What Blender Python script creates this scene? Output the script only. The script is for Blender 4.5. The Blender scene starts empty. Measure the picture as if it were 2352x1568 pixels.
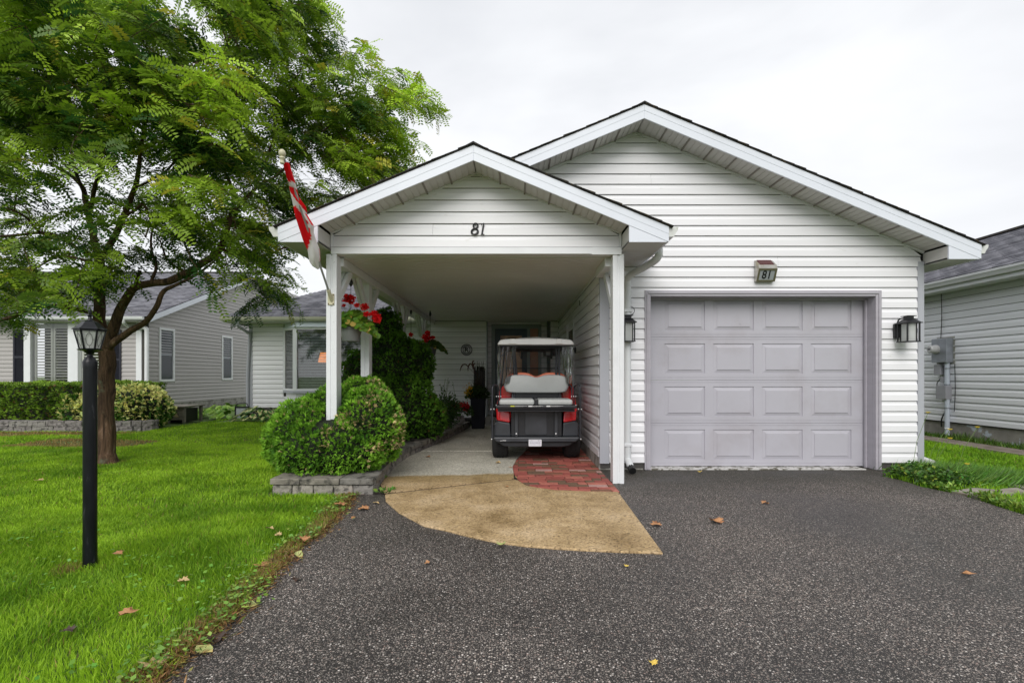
import bpy, bmesh, math, random
import numpy as np
from mathutils import Vector, Matrix, noise
random.seed(7); rng = np.random.default_rng(7)
R = math.radians
scene = bpy.context.scene
COL = scene.collection
# ------------------------------------------------------------------ camera, sky, sun, exposure
EYE = 1.16; F = 1111.0; CX = 1181.0; CY = 862.0      # survey of the place: eye height (m), focal length and vanishing point of a 2352 px wide print
cam_d = bpy.data.cameras.new("camera"); cam = bpy.data.objects.new("camera", cam_d); COL.objects.link(cam)
cam.location = (0, 0, EYE); cam.rotation_euler = (R(90), 0, 0)
cam_d.sensor_width = 36; cam_d.lens = 36*F/2352
cam_d.shift_x = -(CX-1176)/2352; cam_d.shift_y = (CY-784)/2352
cam_d.clip_start = 0.05; cam_d.clip_end = 600
scene.camera = cam
SUN_EL, SUN_AZ = 40, 188                              # soft sun behind the photographer, over the right shoulder
world = bpy.data.worlds.new("World"); scene.world = world; world.use_nodes = True
wn = world.node_tree.nodes; wl = world.node_tree.links; wn.clear()
out = wn.new('ShaderNodeOutputWorld'); bg = wn.new('ShaderNodeBackground'); bg.inputs[1].default_value = 0.10
sky = wn.new('ShaderNodeTexSky'); sky.sky_type = 'NISHITA'; sky.sun_disc = False
sky.sun_elevation = R(SUN_EL); sky.sun_rotation = R(SUN_AZ)
tc = wn.new('ShaderNodeTexCoord'); mp = wn.new('ShaderNodeMapping'); mp.inputs['Scale'].default_value = (1.0, 1.0, 2.2)
n1 = wn.new('ShaderNodeTexNoise'); n1.inputs['Scale'].default_value = 1.7; n1.inputs['Detail'].default_value = 5; n1.inputs['Roughness'].default_value = 0.5
n1.inputs['Distortion'].default_value = 0.3
cr = wn.new('ShaderNodeValToRGB')
cr.color_ramp.elements[0].position = 0.30; cr.color_ramp.elements[0].color = (5.35, 5.5, 5.8, 1)
cr.color_ramp.elements[1].position = 0.62; cr.color_ramp.elements[1].color = (7.15, 7.25, 7.45, 1)
mx = wn.new('ShaderNodeMixRGB'); mx.inputs[0].default_value = 0.97
wl.new(tc.outputs['Generated'], mp.inputs[0]); wl.new(mp.outputs[0], n1.inputs[0]); wl.new(n1.outputs[0], cr.inputs[0])
wl.new(sky.outputs[0], mx.inputs[1]); wl.new(cr.outputs[0], mx.inputs[2]); wl.new(mx.outputs[0], bg.inputs[0]); wl.new(bg.outputs[0], out.inputs[0])
sd = bpy.data.lights.new("sun", 'SUN'); sd.energy = 1.5; sd.angle = R(40); sd.color = (1.0, 0.97, 0.93)
so = bpy.data.objects.new("sun", sd); COL.objects.link(so)
az = R(SUN_AZ); el = R(SUN_EL)
sdir = Vector((math.sin(az)*math.cos(el), math.cos(az)*math.cos(el), math.sin(el)))
so.rotation_euler = sdir.to_track_quat('Z', 'Y').to_euler(); so.location = (0, -5, 12)
scene.view_settings.view_transform = 'Standard'; scene.view_settings.look = 'None'
scene.view_settings.exposure = 0.52; scene.view_settings.gamma = 1; scene.view_settings.use_curve_mapping = False
scene.cycles.max_bounces = 8; scene.cycles.transparent_max_bounces = 16; scene.cycles.caustics_reflective = False; scene.cycles.caustics_refractive = False

# ------------------------------------------------------------------ helpers
def P(u, v, Y):      # print coordinates at a known depth -> metres
    return Vector(((u-CX)*Y/F, Y, EYE+(CY-v)*Y/F))
def W(u, v, z=0.0):  # print coordinates on the ground -> metres
    Y = (EYE-z)*F/(v-CY); return Vector(((u-CX)*Y/F, Y, z))
def PX(u, X, v=None):   # print column on a wall that stands at a known X -> Y (and z)
    Y = X*F/(u-CX); return Y if v is None else Vector((X, Y, EYE+(CY-v)*Y/F))

def mat(name, col, rough=0.6, var=0.0, vscale=3.0, bump=0.0, bscale=60, metal=0.0, spec=None, col2=None, c2pos=(0.45,0.6), c2scale=4.0, stretch=None, emit=None, detail=4, alpha=None, trans=0, coat=0):
    m = bpy.data.materials.new(name); m.use_nodes = True
    nt = m.node_tree; b = nt.nodes['Principled BSDF']
    b.inputs['Roughness'].default_value = rough; b.inputs['Metallic'].default_value = metal
    if spec is not None: b.inputs['Specular IOR Level'].default_value = spec
    b.inputs['Coat Weight'].default_value = coat
    b.inputs['Base Color'].default_value = (*col, 1)
    tcn = nt.nodes.new('ShaderNodeTexCoord'); src = tcn.outputs['Object']
    if stretch:
        mpn = nt.nodes.new('ShaderNodeMapping'); mpn.inputs['Scale'].default_value = stretch; nt.links.new(src, mpn.inputs[0]); src = mpn.outputs[0]
    cur = None
    if col2:
        nz = nt.nodes.new('ShaderNodeTexNoise'); nz.inputs['Scale'].default_value = c2scale; nz.inputs['Detail'].default_value = 6
        nz.inputs['Roughness'].default_value = 0.62
        rp = nt.nodes.new('ShaderNodeValToRGB'); rp.color_ramp.elements[0].position = c2pos[0]; rp.color_ramp.elements[1].position = c2pos[1]
        rp.color_ramp.elements[0].color = (*col, 1); rp.color_ramp.elements[1].color = (*col2, 1)
        nt.links.new(src, nz.inputs[0]); nt.links.new(nz.outputs[0], rp.inputs[0]); cur = rp.outputs[0]
    if var:
        nz = nt.nodes.new('ShaderNodeTexNoise'); nz.inputs['Scale'].default_value = vscale; nz.inputs['Detail'].default_value = detail
        nt.links.new(src, nz.inputs[0])
        mr = nt.nodes.new('ShaderNodeMapRange'); mr.inputs[1].default_value = 0.25; mr.inputs[2].default_value = 0.75
        mr.inputs[3].default_value = 1-var; mr.inputs[4].default_value = 1+var; nt.links.new(nz.outputs[0], mr.inputs[0])
        hs = nt.nodes.new('ShaderNodeHueSaturation'); hs.inputs['Color'].default_value = (*col, 1)
        if cur: nt.links.new(cur, hs.inputs['Color'])
        nt.links.new(mr.outputs[0], hs.inputs['Value']); cur = hs.outputs[0]
    if cur: nt.links.new(cur, b.inputs['Base Color'])
    if bump:
        nz = nt.nodes.new('ShaderNodeTexNoise'); nz.inputs['Scale'].default_value = bscale; nz.inputs['Detail'].default_value = 5
        nt.links.new(src, nz.inputs[0]); bp = nt.nodes.new('ShaderNodeBump'); bp.inputs['Strength'].default_value = bump; bp.inputs['Distance'].default_value = 0.01
        nt.links.new(nz.outputs[0], bp.inputs['Height']); nt.links.new(bp.outputs[0], b.inputs['Normal'])
    if emit: b.inputs['Emission Color'].default_value = (*emit[:3], 1); b.inputs['Emission Strength'].default_value = emit[3]
    if trans: b.inputs['Transmission Weight'].default_value = trans
    return m

def leafmat(name, rough=0.5, transl=0.3, spec=0.35):
    m = bpy.data.materials.new(name); m.use_nodes = True; nt = m.node_tree; b = nt.nodes['Principled BSDF']
    b.inputs['Roughness'].default_value = rough; b.inputs['Specular IOR Level'].default_value = spec
    at = nt.nodes.new('ShaderNodeAttribute'); at.attribute_name = 'col'
    tr = nt.nodes.new('ShaderNodeBsdfTranslucent'); ms = nt.nodes.new('ShaderNodeMixShader'); ms.inputs[0].default_value = transl
    nt.links.new(at.outputs['Color'], b.inputs['Base Color']); nt.links.new(at.outputs['Color'], tr.inputs[0])
    nt.links.new(b.outputs[0], ms.inputs[1]); nt.links.new(tr.outputs[0], ms.inputs[2])
    nt.links.new(ms.outputs[0], nt.nodes['Material Output'].inputs[0])
    return m

def origin_of(o):
    while o is not None and o.parent is not None: o = o.parent
    return Vector(o.location) if o is not None else Vector((0,0,0))
def tag(o, label=None, cat=None, group=None, kind=None):
    if label: o['label'] = label
    if cat: o['category'] = cat
    if group: o['group'] = group
    if kind: o['kind'] = kind
    return o
def thing(name, label, cat, loc, group=None, kind=None):
    o = bpy.data.objects.new(name, None); COL.objects.link(o); o.location = loc; o.empty_display_size = 0.1
    return tag(o, label, cat, group, kind)
def copy_tree(o, parent=None):
    c = o.copy(); COL.objects.link(c)
    if parent is not None: c.parent = parent
    for ch in list(o.children): copy_tree(ch, c)
    return c

class MB:
    def __init__(s): s.v = []; s.f = []
    def add(s, vs, fs):
        n = len(s.v); s.v += [tuple(q) for q in vs]; s.f += [tuple(n+i for i in f) for f in fs]; return s
    def box(s, x0, x1, y0, y1, z0, z1):
        return s.add([(x0,y0,z0),(x1,y0,z0),(x1,y1,z0),(x0,y1,z0),(x0,y0,z1),(x1,y0,z1),(x1,y1,z1),(x0,y1,z1)],
                     [(0,3,2,1),(4,5,6,7),(0,1,5,4),(1,2,6,5),(2,3,7,6),(3,0,4,7)])
    def prism(s, a, b):   # two matching loops of points
        n = len(a); return s.add(list(a)+list(b), [tuple(range(n-1,-1,-1)), tuple(range(n,2*n))]+[(i,(i+1)%n,n+(i+1)%n,n+i) for i in range(n)])
    def polyY(s, poly, y0, y1):     # (x,z) polygon extruded along y
        return s.prism([(x,y0,z) for x,z in poly], [(x,y1,z) for x,z in poly])
    def polyX(s, poly, x0, x1):     # (y,z) polygon extruded along x
        return s.prism([(x0,y,z) for y,z in poly], [(x1,y,z) for y,z in poly])
    def polyZ(s, poly, z0, z1):
        return s.prism([(x,y,z0) for x,y in poly], [(x,y,z1) for x,y in poly])
    def bar(s, a, b, w, h=None, up=(0,0,1)):   # rectangular bar between two points
        a = Vector(a); b = Vector(b); h = h or w; d = (b-a).normalized(); up = Vector(up)
        if abs(d.dot(up)) > 0.98: up = Vector((0,1,0))
        x = d.cross(up).normalized()*w/2; y = x.cross(d).normalized()*h/2
        return s.prism([a-x-y,a+x-y,a+x+y,a-x+y],[b-x-y,b+x-y,b+x+y,b-x+y])
    def tube(s, pts, r, n=8, cap=True, sq=None):
        pts = [Vector(p) for p in pts]; m = len(pts)
        rr = r if hasattr(r, '__len__') else [r]*m
        base = len(s.v); prev = None
        for i, p in enumerate(pts):
            d = (pts[min(i+1,m-1)]-pts[max(i-1,0)]).normalized()
            if prev is None: x = d.orthogonal().normalized()
            else:
                x = prev - d*prev.dot(d)
                x = x.normalized() if x.length > 1e-6 else d.orthogonal().normalized()
            prev = x; y = d.cross(x)
            for k in range(n):
                t = 2*math.pi*k/n; q = p + (x*math.cos(t)+y*math.sin(t))*rr[i]
                s.v.append(tuple(q))
        for i in range(m-1):
            for k in range(n):
                a = base+i*n+k; b = base+i*n+(k+1)%n; s.f.append((a,b,b+n,a+n))
        if cap:
            s.f.append(tuple(base+k for k in range(n-1,-1,-1))); s.f.append(tuple(base+(m-1)*n+k for k in range(n)))
        return s
    def lathe(s, prof, c=(0,0,0), n=20, axis='z', a0=0):     # prof: (r, h)
        base = len(s.v)
        for r, h in prof:
            for k in range(n):
                t = a0+2*math.pi*k/n; x, y = r*math.cos(t), r*math.sin(t)
                q = (x,y,h) if axis=='z' else ((x,h,y) if axis=='y' else (h,x,y))
                s.v.append((c[0]+q[0], c[1]+q[1], c[2]+q[2]))
        m = len(prof)
        for i in range(m-1):
            for k in range(n):
                a = base+i*n+k; b = base+i*n+(k+1)%n; s.f.append((a,b,b+n,a+n))
        s.f.append(tuple(base+k for k in range(n-1,-1,-1))); s.f.append(tuple(base+(m-1)*n+k for k in range(n)))
        return s
    def sphere(s, c, r, n=12, sc=(1,1,1)):
        base = len(s.v); m = max(4, n//2)
        for i in range(m+1):
            ph = math.pi*i/m
            for k in range(n):
                t = 2*math.pi*k/n
                s.v.append((c[0]+r*sc[0]*math.sin(ph)*math.cos(t), c[1]+r*sc[1]*math.sin(ph)*math.sin(t), c[2]+r*sc[2]*math.cos(ph)))
        for i in range(m):
            for k in range(n):
                a = base+i*n+k; b = base+i*n+(k+1)%n; s.f.append((a,a+n,b+n,b))
        return s
    def build(s, name, m, parent=None, smooth=False, bevel=0, seg=2, loc=None):
        og = Vector(loc) if (loc is not None and parent is None) else origin_of(parent)
        me = bpy.data.meshes.new(name)
        me.from_pydata([(x-og.x, y-og.y, z-og.z) for x,y,z in s.v], [], s.f); me.validate(); me.update()
        bm = bmesh.new(); bm.from_mesh(me); bmesh.ops.recalc_face_normals(bm, faces=bm.faces); bm.to_mesh(me); bm.free()
        me.materials.append(m)
        o = bpy.data.objects.new(name, me); COL.objects.link(o)
        if parent is not None: o.parent = parent
        elif loc is not None: o.location = loc
        if smooth:
            me.polygons.foreach_set('use_smooth', [True]*len(me.polygons))
            try: me.set_sharp_from_angle(angle=R(42))
            except Exception: pass
        if bevel:
            b = o.modifiers.new('b', 'BEVEL'); b.width = bevel; b.segments = seg; b.limit_method = 'ANGLE'; b.angle_limit = R(40)
        return o

def npmesh(name, V, FA, m, parent=None, col=None, loc=None, smooth=False):
    og = Vector(loc) if (loc is not None and parent is None) else origin_of(parent)
    V = np.asarray(V, dtype=np.float32) - np.array(og, dtype=np.float32); FA = np.asarray(FA, dtype=np.int32); k = FA.shape[1]
    me = bpy.data.meshes.new(name)
    me.vertices.add(len(V)); me.vertices.foreach_set('co', V.ravel())
    me.loops.add(FA.size); me.loops.foreach_set('vertex_index', FA.ravel())
    me.polygons.add(len(FA)); me.polygons.foreach_set('loop_start', np.arange(0, FA.size, k, dtype=np.int32))
    me.polygons.foreach_set('loop_total', np.full(len(FA), k, dtype=np.int32))
    if smooth: me.polygons.foreach_set('use_smooth', np.ones(len(FA), dtype=bool))
    me.update(calc_edges=True)
    if col is not None:
        a = me.attributes.new('col', 'FLOAT_COLOR', 'POINT'); c4 = np.ones((len(V),4), dtype=np.float32); c4[:,:3] = col
        a.data.foreach_set('color', c4.ravel())
    me.materials.append(m)
    o = bpy.data.objects.new(name, me); COL.objects.link(o)
    if parent is not None: o.parent = parent
    elif loc is not None: o.location = loc
    return o
def nrm(a): return a/np.maximum(np.linalg.norm(a, axis=-1, keepdims=True), 1e-9)
def leafquads(B, D, S, L, Wd, fold=0.0, N=None):   # rhombic leaves: base, direction, side
    B = np.asarray(B); D = nrm(D); S = nrm(S - D*np.sum(S*D, axis=1, keepdims=True)); L = np.reshape(L,(-1,1)); Wd = np.reshape(Wd,(-1,1))
    up = np.cross(D, S)
    v = np.stack([B, B+D*L*0.45+S*Wd*0.5+up*Wd*fold, B+D*L, B+D*L*0.45-S*Wd*0.5+up*Wd*fold], axis=1).reshape(-1,3)
    f = np.arange(len(B)*4).reshape(-1,4)
    return v, f
def rdir(n): return nrm(rng.normal(size=(n,3)))
def jit(base, n, s=0.25, h=0.08):     # random leaf colours about a base
    base = np.asarray(base, dtype=float); k = 1+rng.normal(size=(n,1))*s
    c = base*np.clip(k, 0.35, 2.2); c[:,0] *= 1+rng.normal(size=n)*h*2; c[:,2] *= 1+rng.normal(size=n)*h
    return np.clip(c, 0.002, 0.95)

# ------------------------------------------------------------------ materials
def siding_mat(name, col, dirt):
    m = mat(name, col, rough=0.42, var=0.035, vscale=1.3, bump=0.03, bscale=25, col2=dirt, c2pos=(0.66,0.83), c2scale=7, stretch=(0.6,0.6,2.2))
    return m
M_white = siding_mat('white_vinyl', (0.83,0.825,0.845), (0.56,0.54,0.48))
M_trim = mat('white_trim', (0.78,0.79,0.81), 0.4, var=0.04, vscale=4, col2=(0.52,0.5,0.44), c2pos=(0.70,0.82), c2scale=16)
M_core = mat('joint_shade_core', (0.07,0.065,0.06), 0.9)  # dark backing: the shade lines between siding boards come from this colour
M_fascia = mat('white_metal_fascia', (0.74,0.77,0.84), 0.34, var=0.03, vscale=2, col2=(0.5,0.52,0.55), c2pos=(0.72,0.84), c2scale=9)
M_postw = mat('painted_post', (0.74,0.755,0.77), 0.5, var=0.05, vscale=5, col2=(0.36,0.35,0.32), c2pos=(0.66,0.8), c2scale=22, bump=0.15, bscale=70)
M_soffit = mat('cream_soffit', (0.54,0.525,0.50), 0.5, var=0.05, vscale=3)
M_ceil = mat('ceiling_vinyl', (0.72,0.71,0.68), 0.4, var=0.05, vscale=2)
M_greytrim = mat('grey_corner_trim', (0.42,0.43,0.47), 0.45, var=0.04)
M_lav = mat('lavender_steel', (0.455,0.445,0.49), 0.42, var=0.04, vscale=2.2, bump=0.05, bscale=200, col2=(0.40,0.38,0.41), c2pos=(0.5,0.75), c2scale=1.6)
M_lavtrim = mat('lavender_trim', (0.42,0.40,0.44), 0.5, var=0.08, vscale=6, bump=0.12, bscale=50, col2=(0.62,0.6,0.58), c2pos=(0.68,0.74), c2scale=14, stretch=(0.5,0.5,2))
M_gutter = mat('gutter_metal', (0.66,0.67,0.64), 0.38, var=0.06, vscale=6, col2=(0.36,0.36,0.27), c2pos=(0.58,0.8), c2scale=9)
M_dkroof = mat('roof_edge_shingle', (0.035,0.032,0.03), 0.9, var=0.4, vscale=20, col2=(0.11,0.075,0.03), c2pos=(0.55,0.66), c2scale=25, bump=0.5)
M_shing = mat('grey_shingle', (0.185,0.185,0.21), 0.92, var=0.32, vscale=2.6, detail=8, bump=0.4, bscale=150)
M_shing2 = mat('grey_shingle_dark', (0.115,0.115,0.135), 0.92, var=0.34, vscale=2.6, detail=8, bump=0.4, bscale=150)
M_conc_found = mat('foundation_concrete', (0.34,0.33,0.30), 0.9, var=0.18, vscale=9, bump=0.5, bscale=35, col2=(0.20,0.19,0.17), c2pos=(0.5,0.58), c2scale=6)
M_black = mat('black_metal', (0.012,0.012,0.014), 0.38, bump=0.08, bscale=60)
M_blackgloss = mat('black_paint_post', (0.007,0.008,0.010), 0.30, var=0.5, vscale=12, bump=0.12, bscale=20, col2=(0.045,0.045,0.05), c2pos=(0.62,0.75), c2scale=12, stretch=(3,3,0.5), spec=0.28)
M_white_pl = mat('white_plastic', (0.8,0.8,0.8), 0.35)
M_beige = siding_mat('beige_vinyl', (0.43,0.405,0.395), (0.38,0.35,0.33))
M_rwhite = siding_mat('pale_grey_vinyl', (0.82,0.83,0.86), (0.7,0.7,0.7))
M_navy = mat('navy_shutter', (0.018,0.018,0.03), 0.4)
M_steel = mat('galvanised_steel', (0.34,0.36,0.40), 0.42, metal=0.5, var=0.15, vscale=8)
M_greypl = mat('grey_plastic_box', (0.33,0.33,0.36), 0.5, var=0.06)
M_conduit = mat('pale_conduit', (0.55,0.6,0.68), 0.4)
def glassmat(name, tint=(0.9,0.95,0.95), mixf=0.75, rough=0.02):
    m = bpy.data.materials.new(name); m.use_nodes = True; nt = m.node_tree; nt.nodes.clear()
    o = nt.nodes.new('ShaderNodeOutputMaterial'); t = nt.nodes.new('ShaderNodeBsdfTransparent'); t.inputs[0].default_value = (*tint,1)
    g = nt.nodes.new('ShaderNodeBsdfGlossy'); g.inputs['Roughness'].default_value = rough
    fr = nt.nodes.new('ShaderNodeFresnel'); fr.inputs[0].default_value = 1.5
    mr = nt.nodes.new('ShaderNodeMapRange'); mr.inputs[3].default_value = 1-mixf; mr.inputs[4].default_value = 1.0
    ms = nt.nodes.new('ShaderNodeMixShader'); nt.links.new(fr.outputs[0], mr.inputs[0]); nt.links.new(mr.outputs[0], ms.inputs[0])
    nt.links.new(t.outputs[0], ms.inputs[1]); nt.links.new(g.outputs[0], ms.inputs[2]); nt.links.new(ms.outputs[0], o.inputs[0]); return m
M_glass = glassmat('window_glass', (0.80,0.86,0.88), 0.86)
M_vinylclear = glassmat('clear_vinyl', (0.92,0.93,0.95), 0.93, 0.12)
def milky():
    m = bpy.data.materials.new('frosted_glass'); m.use_nodes = True; nt = m.node_tree; b = nt.nodes['Principled BSDF']
    b.inputs['Base Color'].default_value = (0.85,0.87,0.85,1); b.inputs['Roughness'].default_value = 0.35
    t = nt.nodes.new('ShaderNodeBsdfTransparent'); t2 = nt.nodes.new('ShaderNodeBsdfTranslucent'); t2.inputs[0].default_value = (0.85,0.87,0.84,1)
    a = nt.nodes.new('ShaderNodeMixShader'); a.inputs[0].default_value = 0.5; b2 = nt.nodes.new('ShaderNodeMixShader'); b2.inputs[0].default_value = 0.3
    nt.links.new(b.outputs[0], a.inputs[1]); nt.links.new(t2.outputs[0], a.inputs[2]); nt.links.new(a.outputs[0], b2.inputs[1]); nt.links.new(t.outputs[0], b2.inputs[2])
    nt.links.new(b2.outputs[0], nt.nodes['Material Output'].inputs[0]); return m
M_frost = milky()
L_tree = leafmat('locust_leaf', 0.45, 0.34); L_cedar = leafmat('cedar_leaf', 0.6, 0.15, 0.2); L_leaf = leafmat('shrub_leaf', 0.4, 0.25)
L_grass = leafmat('grass_blade', 0.55, 0.3, 0.2); L_flower = leafmat('petal', 0.6, 0.2, 0.2)
# ------------------------------------------------------------------ the ground
def asphalt_mat():
    m = bpy.data.materials.new('wet_asphalt'); m.use_nodes = True; nt = m.node_tree; N = nt.nodes.new; L = nt.links.new; b = nt.nodes['Principled BSDF']
    tcn = N('ShaderNodeTexCoord'); src = tcn.outputs['Object']
    v1 = N('ShaderNodeTexVoronoi'); v1.inputs['Scale'].default_value = 88; v1.inputs['Randomness'].default_value = 1
    v2 = N('ShaderNodeTexVoronoi'); v2.inputs['Scale'].default_value = 190
    L(src, v1.inputs['Vector']); L(src, v2.inputs['Vector'])
    def stones(v, lo, hi, size):
        sp = N('ShaderNodeSeparateColor'); L(v.outputs['Color'], sp.inputs[0])
        rp = N('ShaderNodeValToRGB'); rp.color_ramp.interpolation = 'LINEAR'
        e = rp.color_ramp.elements; e[0].position = lo; e[0].color = (0.040,0.037,0.038,1); e[1].position = 1.0; e[1].color = (0.80,0.75,0.70,1)
        k = e.new(lo+0.18); k.color = (0.17,0.152,0.140,1); k = e.new(hi); k.color = (0.42,0.375,0.335,1); k = e.new(min(hi+.12,.97)); k.color = (0.30,0.22,0.19,1)
        L(sp.outputs[0], rp.inputs[0])
        mr = N('ShaderNodeMapRange'); mr.inputs[1].default_value = size*0.7; mr.inputs[2].default_value = size; mr.inputs[3].default_value = 1; mr.inputs[4].default_value = 0
        L(v.outputs['Distance'], mr.inputs[0])
        mxn = N('ShaderNodeMixRGB'); mxn.inputs[1].default_value = (0.035,0.031,0.028,1); L(mr.outputs[0], mxn.inputs[0]); L(rp.outputs[0], mxn.inputs[2]); return mxn, mr
    a, ma = stones(v1, 0.28, 0.75, 0.46); c, mc = stones(v2, 0.30, 0.85, 0.5)
    mm = N('ShaderNodeMixRGB'); mm.blend_type = 'LIGHTEN'; mm.inputs[0].default_value = 0.9; L(a.outputs[0], mm.inputs[1]); L(c.outputs[0], mm.inputs[2])
    # damp, darker apron with green algae in front of the garage; broad wear patches
    nz = N('ShaderNodeTexNoise'); nz.inputs['Scale'].default_value = 0.9; nz.inputs['Detail'].default_value = 6; L(src, nz.inputs[0])
    rp = N('ShaderNodeValToRGB'); rp.color_ramp.elements[0].position = 0.3; rp.color_ramp.elements[0].color = (0.66,0.66,0.66,1); rp.color_ramp.elements[1].position = 0.7; rp.color_ramp.elements[1].color = (1.38,1.36,1.34,1)
    L(nz.outputs[0], rp.inputs[0]); mu = N('ShaderNodeMixRGB'); mu.blend_type = 'MULTIPLY'; mu.inputs[0].default_value = 1; L(mm.outputs[0], mu.inputs[1]); L(rp.outputs[0], mu.inputs[2])
    sx = N('ShaderNodeSeparateXYZ'); L(src, sx.inputs[0])
    nz2 = N('ShaderNodeTexNoise'); nz2.inputs['Scale'].default_value = 1.4; nz2.inputs['Detail'].default_value = 5; L(src, nz2.inputs[0])
    ad = N('ShaderNodeMath'); ad.operation = 'MULTIPLY_ADD'; ad.inputs[1].default_value = 1.6; L(nz2.outputs[0], ad.inputs[0]); L(sx.outputs['Y'], ad.inputs[2])
    mr = N('ShaderNodeMapRange'); mr.inputs[1].default_value = 5.3; mr.inputs[2].default_value = 6.5; L(ad.outputs[0], mr.inputs[0])
    dk = N('ShaderNodeMixRGB'); dk.inputs[2].default_value = (0.036,0.036,0.024,1); L(mu.outputs[0], dk.inputs[1])
    sc = N('ShaderNodeMath'); sc.operation = 'MULTIPLY'; sc.inputs[1].default_value = 0.62; L(mr.outputs[0], sc.inputs[0]); L(sc.outputs[0], dk.inputs[0])
    L(dk.outputs[0], b.inputs['Base Color'])
    b.inputs['Specular IOR Level'].default_value = 0.35
    rr = N('ShaderNodeMapRange'); rr.inputs[1].default_value = 0.35; rr.inputs[2].default_value = 0.65; rr.inputs[3].default_value = 0.42; rr.inputs[4].default_value = 0.75; L(nz.outputs[0], rr.inputs[0]); L(rr.outputs[0], b.inputs['Roughness'])
    bp = N('ShaderNodeBump'); bp.inputs['Strength'].default_value = 0.75; bp.inputs['Distance'].default_value = 0.005
    adm = N('ShaderNodeMath'); adm.operation = 'ADD'; L(ma.outputs[0], adm.inputs[0]); L(mc.outputs[0], adm.inputs[1]); L(adm.outputs[0], bp.inputs['Height']); L(bp.outputs[0], b.inputs['Normal'])
    return m
def concrete_mat():
    m = bpy.data.materials.new('aggregate_concrete'); m.use_nodes = True; nt = m.node_tree; N = nt.nodes.new; L = nt.links.new; b = nt.nodes['Principled BSDF']
    src = N('ShaderNodeTexCoord').outputs['Object']; sx = N('ShaderNodeSeparateXYZ'); L(src, sx.inputs[0])
    nz = N('ShaderNodeTexNoise'); nz.inputs['Scale'].default_value = 2.2; nz.inputs['Detail'].default_value = 9; nz.inputs['Roughness'].default_value = 0.65; L(src, nz.inputs[0])
    # rain reached in as far as a ragged line: wet concrete is tan, dry concrete grey
    ad = N('ShaderNodeMath'); ad.operation = 'MULTIPLY_ADD'; ad.inputs[1].default_value = 0.25; L(nz.outputs[0], ad.inputs[0]); L(sx.outputs['Y'], ad.inputs[2])
    ax = N('ShaderNodeMath'); ax.operation = 'MULTIPLY_ADD'; ax.inputs[1].default_value = -0.13; L(sx.outputs['X'], ax.inputs[0]); L(ad.outputs[0], ax.inputs[2])
    mr = N('ShaderNodeMapRange'); mr.inputs[1].default_value = 5.78; mr.inputs[2].default_value = 5.86; L(ax.outputs[0], mr.inputs[0])
    wet = N('ShaderNodeValToRGB'); e = wet.color_ramp.elements; e[0].position = 0.32; e[0].color = (0.26,0.175,0.08,1); e[1].position = 0.68; e[1].color = (0.56,0.42,0.26,1)
    e2 = e.new(0.5); e2.color = (0.455,0.325,0.175,1)
    dry = N('ShaderNodeValToRGB'); e = dry.color_ramp.elements; e[0].position = 0.3; e[0].color = (0.42,0.40,0.335,1); e[1].position = 0.7; e[1].color = (0.60,0.575,0.50,1)
    L(nz.outputs[0], wet.inputs[0]); L(nz.outputs[0], dry.inputs[0])
    mxx = N('ShaderNodeMixRGB'); L(mr.outputs[0], mxx.inputs[0]); L(wet.outputs[0], mxx.inputs[1]); L(dry.outputs[0], mxx.inputs[2])
    # a darker band where the water stops
    bd = N('ShaderNodeMapRange'); bd.inputs[1].default_value = 5.35; bd.inputs[2].default_value = 5.78; L(ax.outputs[0], bd.inputs[0])
    bs = N('ShaderNodeMath'); bs.operation = 'SUBTRACT'; L(bd.outputs[0], bs.inputs[0]); L(mr.outputs[0], bs.inputs[1])
    bm_ = N('ShaderNodeMath'); bm_.operation = 'MULTIPLY'; bm_.inputs[1].default_value = 0.55; bm_.use_clamp = True; L(bs.outputs[0], bm_.inputs[0])
    m2 = N('ShaderNodeMixRGB'); m2.inputs[2].default_value = (0.22,0.165,0.06,1); L(bm_.outputs[0], m2.inputs[0]); L(mxx.outputs[0], m2.inputs[1])
    vo = N('ShaderNodeTexVoronoi'); vo.inputs['Scale'].default_value = 85; L(src, vo.inputs['Vector']); sp = N('ShaderNodeSeparateColor'); L(vo.outputs['Color'], sp.inputs[0])
    rp = N('ShaderNodeValToRGB'); rp.color_ramp.interpolation = 'CONSTANT'; e = rp.color_ramp.elements; e[0].position = 0; e[0].color = (0.35,0.33,0.3,1); e[1].position = 0.10; e[1].color = (1,1,1,1)
    k = e.new(0.3); k.color = (0.74,0.71,0.68,1); k = e.new(0.55); k.color = (1.0,1.0,1.0,1); k = e.new(0.9); k.color = (1.3,1.3,1.25,1)
    L(sp.outputs[0], rp.inputs[0]); mu = N('ShaderNodeMixRGB'); mu.blend_type = 'MULTIPLY'; mu.inputs[0].default_value = 0.8; L(m2.outputs[0], mu.inputs[1]); L(rp.outputs[0], mu.inputs[2])
    L(mu.outputs[0], b.inputs['Base Color']); b.inputs['Roughness'].default_value = 0.62; b.inputs['Specular IOR Level'].default_value = 0.3
    bp = N('ShaderNodeBump'); bp.inputs['Strength'].default_value = 0.35; bp.inputs['Distance'].default_value = 0.004; L(vo.outputs['Distance'], bp.inputs['Height']); L(bp.outputs[0], b.inputs['Normal'])
    return m
M_asph = asphalt_mat(); M_conc = concrete_mat()
M_soil = mat('lawn_soil', (0.075,0.13,0.020), 0.95, var=0.4, vscale=5, bump=0.6, bscale=40, col2=(0.20,0.15,0.07), c2pos=(0.62,0.72), c2scale=1.2)
M_bed = mat('bed_soil', (0.030,0.022,0.016), 0.95, var=0.4, vscale=12, bump=0.9, bscale=30)

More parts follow.
